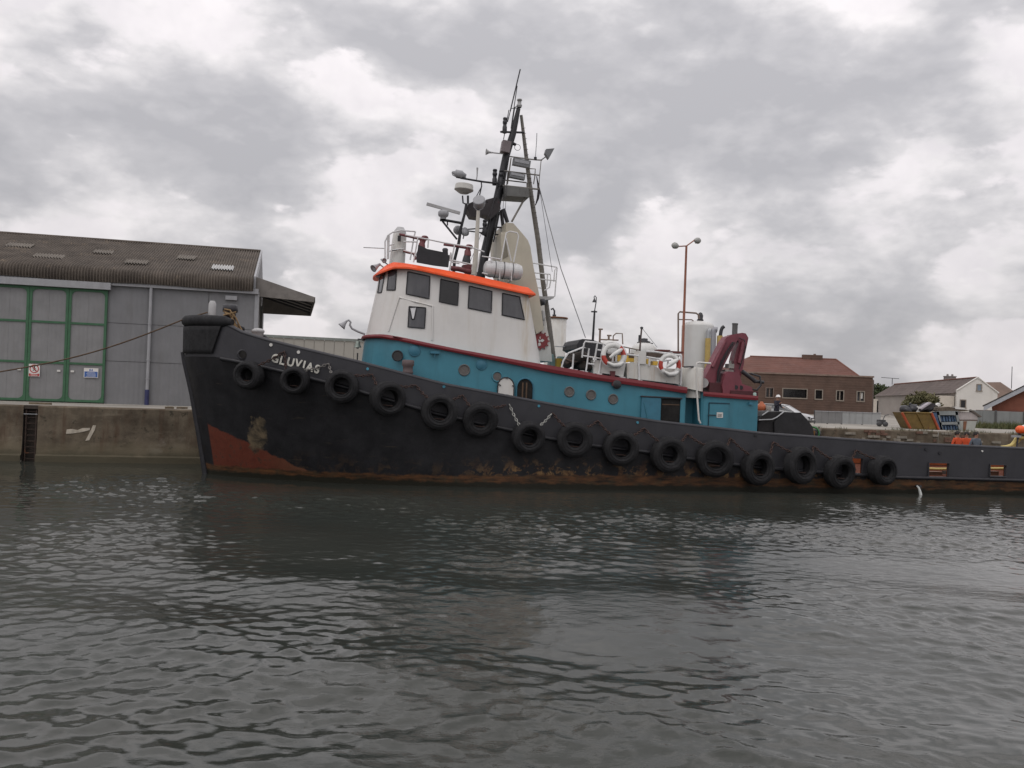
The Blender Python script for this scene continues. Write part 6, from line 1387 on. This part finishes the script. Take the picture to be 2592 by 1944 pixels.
for i, w_ in enumerate(W_):
    f = MB()
    f.bb(w_[0]-.12, w_[0], -.05, .2, w_[2], w_[3]); f.bb(w_[1], w_[1]+.12, -.05, .2, w_[2], w_[3]); f.bb(w_[0]-.12, w_[1]+.12, -.08, .2, w_[2]-.14, w_[2]); f.bb(w_[0]-.12, w_[1]+.12, -.05, .2, w_[3], w_[3]+.10)
    if i not in (1, 2): m0 = (w_[0]+w_[1])/2; f.bb(m0-.06, m0+.06, .05, .2, w_[2], w_[3])
    wf = f.build('window', cream2 if i else mat('brown_frame', (.16, .12, .1), .7), bk)
    MB().bb(w_[0], w_[1], .2, .24, w_[2], w_[3]).build('pane', glassdk if i not in (4,) else glass, wf)
    if i == 4: MB().bb((w_[0]+w_[1])/2+.1, w_[1]-.05, .16, .19, w_[2]+.25, w_[3]-.1).build('bright_pane', white, wf)
zrg = fr_.P(*A8(800, 148), 5.5).z; xrg = fr_.P(*A8(800, 148), 5.5).x; xrl = fr_.P(*A8(-350, 100), 5.5).x; xe = fr_.P(*A8(985, 277), .6).x
ev = zp-.05; roof_ = MB(); xe0 = 1.0
c4 = [(xe0, .6, ev), (xe, .6, ev), (xe+SHX*(dep-1.2), dep-.6, ev), (xe0, dep-.6, ev)]; r2 = [(xe0+4.0, 5.8, zrg), (xrg, 5.8, zrg)]
roof_.add(c4+r2, [(0, 1, 5, 4), (1, 2, 5), (2, 3, 4, 5), (3, 0, 4)]); rf = roof_.build('roof', mat('red_clay_tiles', (.135, .060, .045), .9, lines=('Z', .25, .5), var=.16, vs=.5, streak=.2, sx=.9, dirt=(.15, .065, .05), bump=.3, bs=2.5), bk)
b = MB(); b.tube([r2[0], r2[1]], .12, 6); b.tube([r2[1], c4[1]], .1, 6); b.build('ridge_tiles', mat('ridge_tile', (.17, .075, .055), .9), rf)
cx_ = fr_.P(*A8(632, 125), 5.8); b = MB(); b.bb(cx_.x-.5, cx_.x+.5, 5.4, 6.2, zrg-.6, cx_.z-.2); b.bb(cx_.x-1.5, cx_.x+.9, 5.5, 6.1, zrg-.3, zrg+.45); b.lathe([(.18, 0), (.15, .5), (0, .5)], (cx_.x, 5.8, cx_.z-.2), n=10); b.build('chimney', brickred, rf)
# ---- white cottage running away from the water
def p8(x, y, Y): return at(*B8(x, y), Y)
Y0, Y1 = 100.0, 133.0
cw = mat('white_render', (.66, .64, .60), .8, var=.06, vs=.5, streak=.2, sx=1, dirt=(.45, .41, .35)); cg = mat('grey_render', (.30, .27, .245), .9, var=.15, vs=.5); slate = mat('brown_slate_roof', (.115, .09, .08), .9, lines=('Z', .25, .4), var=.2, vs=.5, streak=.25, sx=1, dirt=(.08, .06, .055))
ap = p8(1595, 292, Y0); le = p8(1325, 458, Y0); re = p8(1862, 492, Y0); apf = p8(490, 382, Y1-4); lef = p8(215, 540, Y1)
ct = empty('white_cottage', (ap.x, Y0, QZ), 0, 'white gabled cottage with long brown roof and chimney at the right', 'house')
lo_ = lambda p: Vector((p.x-ap.x, p.y-Y0, p.z-QZ))
A_, L_, R_, AF, LF = lo_(ap), lo_(le), lo_(re), lo_(apf), lo_(lef)
RF = AF+(R_-A_); RF.z = R_.z
G0, G1 = Vector((L_.x, 0, -1)), Vector((R_.x, 0, -1))
MB().prism([G0, G1, R_, A_-Vector((0, 0, .05)), L_], (0, .3, 0)).build('gable_wall', cw, ct)
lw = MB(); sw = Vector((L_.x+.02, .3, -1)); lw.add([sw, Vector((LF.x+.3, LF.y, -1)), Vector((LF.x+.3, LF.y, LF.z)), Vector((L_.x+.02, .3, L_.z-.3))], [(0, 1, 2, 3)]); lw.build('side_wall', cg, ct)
rf = MB(); up_ = Vector((0, 0, .0)); Le = L_+Vector((-.25, .2, -.35)); rf.add([A_+Vector((0, .2, 0)), Le, LF, AF], [(0, 1, 2, 3)]); rf.add([A_+Vector((0, .2, 0)), AF, RF, R_+Vector((.2, .2, -.2))], [(0, 1, 2, 3)]); rf.add([AF, LF, RF], [(0, 1, 2)]); rf = rf.build('roof', slate, ct)
MB().tube([A_+Vector((0, .2, .03)), AF+Vector((0, 0, .03))], .09, 6).build('ridge_tiles', mat('ridge_tile', (.17, .075, .055), .9), rf)
b = MB(); b.tube([L_+Vector((-.1, -.05, -.05)), A_+Vector((0, -.05, .05)), R_+Vector((.1, -.05, -.05))], .09, 6); b.build('barge_trim', cw, ct)
ch = lo_(p8(1227, 330, Y0+12)); b = MB(); b.bb(ch.x-.55, ch.x+.55, ch.y-.5, ch.y+.5, ch.z-1.2, ch.z+.45); b.bb(ch.x-.6, ch.x+.6, ch.y-.55, ch.y+.55, ch.z+.45, ch.z+.55)
for k in (-.3, .3): b.lathe([(.14, 0), (.11, .25), (0, .25)], (ch.x+k, ch.y, ch.z+.55), n=10)
b.build('chimney', mat('grey_chimney', (.2, .18, .17), .9), rf)
def cwin(xa, ya, xb, yb_, mm, nm='window'):
    p, r_ = lo_(p8(xa, ya, Y0)), lo_(p8(xb, yb_, Y0)); f = MB(); f.bb(p.x-.1, p.x, -.08, .02, r_.z, p.z); f.bb(r_.x, r_.x+.1, -.08, .02, r_.z, p.z); f.bb(p.x-.1, r_.x+.1, -.08, .02, p.z, p.z+.1); f.bb(p.x-.15, r_.x+.15, -.12, .02, r_.z-.1, r_.z)
    wf = f.build(nm, cream2, ct); MB().bb(p.x, r_.x, -.04, -.01, r_.z, p.z).build('pane', mm, wf)
cwin(1592, 388, 1638, 465, mat('blue_grey_pane', (.17, .22, .27), .2)); cwin(1372, 594, 1428, 690, glassdk)
ex0, ex1 = lo_(p8(1100, 530, Y0+.5)), lo_(p8(1330, 720, Y0+.5)); MB().bb(ex0.x, L_.x-.02, .5, 4, -1, ex0.z).build('lean_to', mat('cream_render', (.56, .51, .44), .85, var=.08), ct)
pa_, pb_ = lo_(p8(225, 575, Y1)), lo_(p8(355, 800, Y1)); MB().bb(pa_.x, pb_.x, Y1-Y0-1.5, Y1-Y0+.5, -1, pa_.z).build('porch', mat('cream_render', (.56, .51, .44)), ct)
da, db = lo_(p8(265, 600, Y1-1.6)), lo_(p8(318, 800, Y1-1.6)); MB().bb(da.x, db.x, Y1-Y0-1.62, Y1-Y0-1.5, -1, da.z).build('porch_door', glassdk, ct)
ta = lo_(p8(462, 385, Y1-4)); tb = lo_(p8(465, 300, Y1-4)); b = MB(); b.tube([ta, tb], .05, 5); b.tube([tb+Vector((-1.6, 0, .05)), tb+Vector((1.0, 0, -.05))], .04, 5); b.build('aerial', darkmetal, rf)
# ---- brown roofed house behind, and brick gable at the right edge
Y2 = 128.0; a_, l_, r_ = p8(1900, 352, Y2), p8(1755, 420, Y2), p8(2075, 470, Y2)
hb_ = empty('brown_roofed_house', (a_.x, Y2, QZ), 0, 'house with brown pitched roof half hidden behind the white cottage', 'house'); lo2 = lambda p: Vector((p.x-a_.x, p.y-Y2, p.z-QZ))
b = MB(); A2_, L2, R2 = lo2(a_), lo2(l_), lo2(r_); L2.x -= 3; L2.z -= 1.2; b.add([A2_, A2_+Vector((0, 9, 0)), R2+Vector((0, 9, 0)), R2], [(0, 1, 2, 3)]); b.add([A2_+Vector((-2.2, 0, -.1)), A2_, Vector((A2_.x+.8, -5, 1.5)), Vector((L2.x-1, -5, 1.5))], [(0, 1, 2, 3)]); b.add([A2_, R2, Vector((R2.x, -5, 1.5)), Vector((A2_.x+.8, -5, 1.5))], [(0, 1, 2, 3)]); b.add([A2_+Vector((-2.2, 0, -.1)), Vector((L2.x-1, -5, 1.5)), Vector((L2.x-2, 9, 1.5))], [(0, 1, 2)]); b.build('roof', mat('tan_tile_roof', (.17, .12, .095), .9, var=.15, vs=.6), hb_)
MB().bb(L2.x+.2, R2.x-.3, -4.5, 8, -1, 1.55).build('wall', brickred, hb_)
b = MB(); ta = lo2(p8(2045, 440, Y2)); b.tube([ta, ta+Vector((0, 0, 3.2))], .05, 5); b.build('aerial', darkmetal, hb_)
G_ = at(*B8(1715, 668), 76.0); GFr = Frame((G_.x, G_.y), rad(-29))
e0 = GFr.P(*B8(1715, 668), 0); e1 = GFr.P(*B8(2212, 420), 0); sl2 = (e1.z-e0.z)/(e1.x-e0.x)
hg_ = empty('brick_gable_house', (G_.x, G_.y, QZ), GFr.a, 'red brick gable with a pale barge board at the right edge', 'house'); zE = e0.z-QZ; W2 = 7.0; zA = zE+sl2*W2
rb_ = mat('red_brick', (.19, .07, .045), .9, var=.2, vs=1.2)
MB().prism([(.4, 0, -.5), (2*W2-.4, 0, -.5), (2*W2-.4, 0, zE), (W2, 0, zA-.3), (.4, 0, zE)], (0, .3, 0)).build('gable_wall', rb_, hg_)
for s_ in (0, 1):
    f = (lambda x: 2*W2-x) if s_ else (lambda x: x)
    MB().prism([(f(-.2), -.5, zE-.05), (f(W2), -.5, zA+.05), (f(W2), -.5, zA-.36), (f(-.2), -.5, zE-.42)], (0, .1, 0)).build('barge_board', mat('pale_barge_paint', (.36, .375, .40), .6, var=.06), hg_)
    MB().prism([(f(-.30), -.55, zE+.02), (f(W2), -.55, zA+.12), (f(W2), -.55, zA+.05), (f(-.30), -.55, zE-.05)], (0, 8, 0)).build('roof', mat('dark_roof', (.06, .05, .045), .9), hg_)
q0, q1 = GFr.P(*B8(1610, 708), 0), GFr.P(*B8(1790, 725), 0); MB().bb(q0.x, q1.x, -.45, .1, q1.z-QZ, q0.z-QZ).build('eaves_box', cw, hg_)
MB().bb(q0.x-.2, 8, -.3, -.05, q1.z-QZ-.28, q1.z-QZ-.02).build('gutter', mat('red_gutter', (.12, .045, .035), .7), hg_)
# ---- grey fence on the right with shrubs in front
gf_ = mat('grey_fence_sheet', (.23, .24, .235), .8, var=.12, vs=.8, streak=.25, sx=2)
P_ = [gnd(u, Y) for u, Y in ((2455, 66), (2520, 66.3), (2592, 66.6), (2680, 67), (2800, 67.6))]
fo = empty('grey_fence', P_[0], 0, 'grey sheet fence behind weeds at the right edge of the quay', 'fence')
ztop = at(*B8(1900, 738), 66.3).z-QZ
for k in range(4):
    a_, c_ = P_[k]-P_[0], P_[k+1]-P_[0]; d = c_-a_; ax = Matrix.Rotation(math.atan2(d.y, d.x), 3, 'Z'); n_ = max(2, int(d.length/.9))
    for j in range(n_): MB().box(a_+d*((j+.5)/n_)+Vector((0, 0, ztop/2)), (d.length/n_-.025, .06, ztop), ax).build('fence_panel', gf_, fo)
    MB().box(a_+Vector((0, -.08, ztop/2)), (.12, .12, ztop+.1)).build('fence_post', mat('fence_post_grey', (.10, .10, .10), .8), fo)

# ---- leaves helper
def leafmat(name, c0, c1):
    m_ = bpy.data.materials.new(name); m_.use_nodes = True; t = NT(m_.node_tree); b = t.n['Principled BSDF']; b.inputs['Roughness'].default_value = .75
    tc = t.new('ShaderNodeTexCoord').outputs['Object']; t.link(t.mix(t.maprange(t.noise(tc, 2.2, 4), .3, .7), c0, c1), b.inputs['Base Color']); return m_
gl1 = leafmat('shrub_leaf', (.075, .08, .034), (.16, .14, .065)); gl2 = leafmat('weed_leaf', (.05, .075, .025), (.13, .12, .045)); gl3 = leafmat('tree_leaf', (.03, .05, .02), (.07, .085, .03))
def leaves(b, c, rx, ry, rz_, n, s, rng):
    for _ in range(n):
        while True:
            p = Vector((rng.uniform(-1, 1), rng.uniform(-1, 1), rng.uniform(-1, 1)))
            if p.length < 1 and mnoise.noise(Vector((p.x*2.2+c[0], p.y*2.2, p.z*2.2+c[2])))+.35-p.length*.4 > 0: break
        q_ = Vector((c[0]+p.x*rx, c[1]+p.y*ry, c[2]+p.z*rz_)); n1_ = Vector((rng.gauss(0, 1), rng.gauss(0, 1), rng.gauss(0, 1))).normalized(); n2_ = n1_.orthogonal().normalized(); n3_ = n1_.cross(n2_)
        l_ = s*rng.uniform(.6, 1.3); b.add([q_-n2_*l_, q_+n3_*l_*.45, q_+n2_*l_, q_-n3_*l_*.45], [(0, 1, 2, 3)])
rng = random.Random(11)
def bush(name, u, v, Y, rx, rz_, label, cat, mm, n=2600, s=.12, zc=None):
    p = at(u, v, Y); o = empty(name, (p.x, Y, QZ), 0, label, cat); zc = p.z-QZ
    b = MB(); leaves(b, (0, 0, zc), rx, rx*.7, rz_, n, s, rng); leaves(b, (rx*.45, .2, zc-.3*rz_), rx*.75, rx*.5, rz_*.7, n//2, s, rng); leaves(b, (-rx*.5, .1, zc-.35*rz_), rx*.7, rx*.5, rz_*.6, n//2, s, rng); b.build('crown', mm, o, fix=False)
    t_ = MB()
    for k in range(5): a_ = k*1.3; t_.tube([(0.1*math.cos(a_), .1*math.sin(a_), 0), (rx*.25*math.cos(a_), rx*.2*math.sin(a_), zc*.6), (rx*.55*math.cos(a_), rx*.4*math.sin(a_), zc+rz_*.2)], [.09, .06, .02], 6)
    t_.build('trunk', mat('bark', (.06, .045, .035), .9, var=.3), o)
bush('green_shrub', B8(870, 590)[0], B8(870, 600)[1], 74, 1.45, .85, 'olive green shrub in front of the cottage roof above the skip', 'shrub', gl1, 1500, .13)
bush('distant_tree', B8(290, 500)[0], B8(290, 497)[1], 170, 3.0, 1.8, 'small distant tree beyond the brick building', 'tree', gl3, 1500, .3)
bush('distant_tree', 2172-8, 1004, 165, 1.5, 2.0, 'far tree top just left of the white cottage', 'tree', gl3, 600, .3)
# weeds along the fence and on the quay edge
b = MB()
for k in range(2600):
    f = rng.random(); a_ = P_[0].lerp(P_[3], f); x, y = a_.x+rng.gauss(0, .3), a_.y-rng.uniform(.2, 2.2); h_ = rng.uniform(.1, .75)*(1-.3*abs(math.sin(f*9))); w_ = rng.uniform(.02, .05); dx = rng.gauss(0, .12); an = rng.uniform(0, 3.14)
    b.add([(x-w_*math.cos(an), y-w_*math.sin(an), QZ), (x+w_*math.cos(an), y+w_*math.sin(an), QZ), (x+dx, y+rng.gauss(0, .1), QZ+h_)], [(0, 1, 2)])
b.build('fence_weeds', gl2, kind='stuff', label='rough weeds growing along the grey fence', cat='weeds', fix=False)
b = MB()
for k in range(2200):
    x = rng.uniform(24, 52); cl = mnoise.noise(Vector((x*.7, 2.2, 0)));
    if cl < -.05: continue
    p = QF.w((x, rng.uniform(-.02, .7), QZ-rng.uniform(0, .12))); h_ = rng.uniform(.04, .22)*(1+cl); w_ = .015; an = rng.uniform(0, 3.14); dx = rng.gauss(0, .06)
    b.add([(p.x-w_*math.cos(an), p.y-w_*math.sin(an), p.z), (p.x+w_*math.cos(an), p.y+w_*math.sin(an), p.z), (p.x+dx, p.y-rng.uniform(0, .1), p.z+h_)], [(0, 1, 2)])
b.build('quay_edge_weeds', gl2, kind='stuff', label='dry weeds along the quay edge behind the stern', cat='weeds', fix=False)
# brick-faced old quay edge behind the stern: rough blocks let into the face
bm1 = mat('old_quay_brick', (.15, .085, .06), .9, var=.3, vs=2); bm2 = mat('old_quay_stone', (.25, .225, .185), .9, var=.25, vs=2); rr_ = random.Random(4)
for row in range(7):
    x = 27.5+.2*(row % 2)
    while x < 50:
        L_ = rr_.uniform(.2, .5); z1_ = QZ-.03-row*.15
        if rr_.random() < .42 and mnoise.noise(Vector((x*.5, row*.4, 5))) > -.15:
            bx = MB().bb(x, x+L_-.03, -.045-rr_.uniform(0, .03), .1, z1_-.135, z1_); bx.build('quay_block', bm1 if mnoise.noise(Vector((x*.4, row*.3, 0))) > .05 else bm2, qw)
        x += L_

# ---- yellow skip with rubbish
def p7(x, y, Y): return at(*B7(x, y), Y)
YS = 55.5
sk = empty('skip', gnd(B7(600, 700)[0], YS), 0, 'yellow skip with orange corner posts heaped with rubbish on the quay', 'skip'); s0 = Vector(sk.location)
ls = lambda x, y, dy=0: (lambda p: Vector((p.x-s0.x, dy, p.z-s0.z)))(p7(x, y, YS))
yk = mat('yellow_brown_skip_paint', (.135, .085, .018), .7, var=.3, vs=2.5, rust=.35, rs=3, rustcol=(.11, .05, .02), streak=.4, dirt=(.12, .07, .02)); ok_ = mat('orange_skip_edge', (.36, .07, .025), .6, var=.2, rust=.15)
c4 = [ls(310, 395), ls(770, 405), ls(880, 718), ls(440, 700)]
for q_ in (2, 3): c4[q_].z = max(.02, c4[q_].z)
wv_ = Vector((.25, 1.9, 0))
b = MB(); b.prism(c4, (0, .06, 0)); b.build('skip_side', yk, sk); b = MB(); b.prism([p+wv_ for p in c4], (0, .06, 0)); b.build('skip_side', yk, sk)
b = MB(); b.add([c4[0], c4[0]+wv_, c4[3]+wv_, c4[3]], [(0, 1, 2, 3)]); b.add([c4[1], c4[1]+wv_, c4[2]+wv_, c4[2]], [(0, 1, 2, 3)]); b.add([c4[3], c4[2], c4[2]+wv_, c4[3]+wv_], [(0, 1, 2, 3)]); b.build('skip_end', yk, sk)
for (i, j) in ((0, 3), (1, 2)): MB().tube([c4[i]+Vector((0, -.04, 0)), c4[j]+Vector((0, -.04, 0))], .085, 4).build('corner_post', ok_, sk)
for f in (.5,): MB().tube([c4[0].lerp(c4[1], f)+Vector((0, -.03, 0)), c4[3].lerp(c4[2], f)+Vector((0, -.03, 0))], .035, 4).build('skip_rib', yk, sk)
MB().tube([c4[0], c4[1]], .06, 6).build('skip_rim', yk, sk)
def sack(c, R, mm, lab, nm='rubbish_bag', cat='rubbish bag', Y=YS+.6):
    p = p7(*c, Y); b = MB(); rr2 = random.Random(int(c[0])); pr = []
    b.lathe([(0, -R*.6), (R*.8, -R*.5), (R*1.05, -R*.1), (R*.9, R*.35), (R*.4, R*.6), (R*.12, R*.7), (R*.18, R*.85), (0, R*.86)], (0, 0, 0), (rr2.uniform(-.5, .5), rr2.uniform(-.3, .3), 1), 12)
    for i, v_ in enumerate(b.v): n_ = 1+.22*mnoise.noise(Vector(v_)*3/R*.6+Vector((c[0], 0, 0))); b.v[i] = (v_[0]*n_, v_[1]*n_, v_[2]*n_)
    ob = b.build(nm, mm, label=lab, cat=cat); ob.location = p
blkbag = mat('black_bin_bag', (.02, .02, .024), .35, var=.2)
sack((380, 360), .42, blkbag, 'black rubbish bag at the left end of the yellow skip'); sack((470, 335), .40, blkbag, 'black rubbish bag beside the pale sheet on the yellow skip'); sack((700, 330), .4, blkbag, 'black rubbish bag under the dark board on the skip', Y=YS+1.0)
def board(pts, th, mm, nm, lab, cat, Y, grp=None):
    P4 = [p7(*c, Y) for c in pts]; c_ = sum(P4, Vector())/len(P4); b = MB(); b.prism([p-c_ for p in P4], (0, th, 0)); ob = b.build(nm, mm, label=lab, cat=cat, group=grp); ob.location = c_
board([(500, 320), (560, 295), (610, 310), (590, 385), (510, 385)], .3, white, 'white_sheet', 'crumpled white sheet on top of the yellow skip', 'sheet', YS+.3)
board([(580, 350), (760, 240), (840, 262), (830, 300), (600, 375)], .9, mat('dark_board', (.04, .035, .04), .7, var=.2), 'dark_board', 'dark board lying aslant on the yellow skip', 'board', YS+.2)
board([(600, 335), (765, 235), (775, 250), (620, 350)], .5, mat('pale_mauve_board', (.36, .33, .36), .7), 'pale_board', 'pale strip of board on the dark board in the skip', 'board', YS+.1)
board([(850, 275), (905, 245), (920, 285), (880, 305)], .4, white, 'white_box', 'small white box on the junk right of the dark board', 'box', YS+.6)
# blue rack with two shelves of blue goods
rk = empty('blue_rack', gnd(B7(1000, 700)[0], YS+.3), 0, 'blue and grey shelf unit with two bays leaning beside the skip', 'shelf unit'); r0_ = Vector(rk.location)
lr = lambda x, y, dy=0.0: (lambda p: Vector((p.x-r0_.x, dy, max(.02, p.z-r0_.z))))(p7(x, y, YS+.3))
bluer = mat('blue_rack_paint', (.05, .09, .165), .6, var=.25, rust=.15); palef = mat('pale_blue_grey_frame', (.22, .24, .24), .7, var=.2, rust=.15)
MB().prism([lr(780, 400), lr(860, 400), lr(945, 715), lr(870, 718)], (0, .7, 0)).build('side_panel', bluer, rk)
MB().prism([lr(850, 385, .5), lr(1180, 380, .5), lr(1225, 715, .5), lr(945, 715, .5)], (0, .1, 0)).build('back_panel', mat('dark_blue_back', (.035, .055, .09), .8), rk)
for q_ in ([(845, 375), (1190, 370), (1190, 435), (870, 435)], [(905, 545), (1205, 540), (1205, 580), (915, 585)], [(930, 685), (1230, 680), (1230, 715), (940, 718)], [(850, 380), (890, 380), (950, 715), (915, 716)], [(1140, 380), (1180, 380), (1235, 715), (1205, 715)]): MB().prism([lr(*c) for c in q_], (0, .12, 0)).build('rack_bar', palef, rk)
bg_ = mat('blue_goods', (.09, .15, .235), .5, var=.3, vs=6)
for row, (ya, yb_) in enumerate(((450, 535), (595, 680))):
    for k in range(6):
        x = 925+row*25+k*44; MB().prism([lr(x, ya+8*(k % 3), .15), lr(x+26, ya+5, .15), lr(x+40, yb_, .15), lr(x+12, yb_, .15)], (0, .25, 0)).build('blue_crate', bg_ if k % 2 else bluer, rk)
# pale cabinet, plank and rubble heap beyond
cb = empty('pale_cabinet', gnd(B7(1330, 690)[0], YS+.6), 0, 'pale grey green cabinet standing right of the blue rack', 'cabinet'); c0_ = Vector(cb.location); lc = lambda x, y: (lambda p: Vector((p.x-c0_.x, 0, max(.02, p.z-c0_.z))))(p7(x, y, YS+.6))
pgm = mat('pale_grey_green_panel', (.36, .37, .34), .7, var=.12, rust=.12)
MB().prism([lc(1210, 520), lc(1480, 525), lc(1440, 700), lc(1235, 715)], (0, .9, 0)).build('lower_body', pgm, cb); MB().prism([lc(1170, 380), lc(1400, 390), lc(1490, 420), lc(1490, 505), lc(1210, 505)], (0, .9, 0)).build('upper_body', mat('pale_pink_grey', (.40, .36, .35), .7, var=.15), cb)
MB().prism([lc(1200, 508), lc(1490, 512), lc(1490, 524), lc(1200, 522)], (0, .95, 0)).build('shelf_edge', mat('rusty_edge', (.11, .06, .04), .8), cb); MB().prism([lc(1270, 530), lc(1320, 530), lc(1300, 700), lc(1262, 700)], (0, -.03, 0)).build('rust_panel', mat('rust_panel', (.2, .09, .05), .8), cb)
board([(1380, 365), (1420, 360), (1560, 460), (1530, 470)], .25, mat('dark_plank', (.12, .10, .085), .9), 'plank', 'dark plank hanging over the right end of the pale cabinet', 'plank', YS+.5)
board([(860, 365), (900, 320), (1040, 305), (1180, 330), (1300, 350), (1400, 370), (1180, 380), (870, 378)], .9, mat('brown_debris', (.12, .095, .07), .9, var=.4, vs=4), 'debris_heap', 'brown debris heaped on top of the blue rack', 'debris', YS+.5)
board([(1130, 300), (1290, 325), (1300, 350), (1150, 340)], .4, white, 'scrap_sheet', 'white scrap sheet lying on the debris above the blue rack', 'sheet', YS+.45)
# dark machine by the barrier
p = gnd(B6(2160, 540)[0], 59); b = MB(); b.box((0, 0, .3), (.45, .4, .3)); b.lathe([(0, -.06), (.17, -.06), (.17, .06), (0, .06)], (-.2, -.2, .17), (0, 1, 0), 14); b.lathe([(0, -.06), (.17, -.06), (.17, .06), (0, .06)], (.2, -.2, .17), (0, 1, 0), 14); b.tube([(.1, 0, .4), (.25, 0, .75), (.5, 0, .8)], .03, 6); ob = b.build('wheeled_machine', mat('grey_machine', (.07, .07, .075), .6, var=.2), label='dark wheeled machine standing beside the end of the barrier', cat='machine'); ob.location = p
# ---- pale warehouse far behind the bow
Y9 = 84.0; a_ = at(640, 845, Y9); c_ = at(1010, 864.5, Y9+4); lw_ = empty('pale_warehouse', (a_.x, Y9, QZ), math.atan2(4, c_.x-a_.x), 'long low pale warehouse wall behind the bow', 'warehouse'); Lw = c_.x-a_.x; hz_ = a_.z-QZ
pw = mat('pale_cladding', (.36, .345, .31), .8, var=.06, vs=.3, streak=.12, sx=.8, dirt=(.28, .265, .24))
n_ = 14
for k in range(n_): MB().bb(Lw*k/n_+.02, Lw*(k+1)/n_-.02, 0, .1, 0, hz_-.25).build('cladding_panel', pw, lw_)
MB().bb(-.1, Lw+.1, -.1, .2, hz_-.25, hz_).build('parapet', mat('grey_green_parapet', (.20, .22, .205), .7), lw_)
MB().bb(.05, Lw-.05, .12, 16, -.3, hz_-.3).build('wall', pw, lw_)
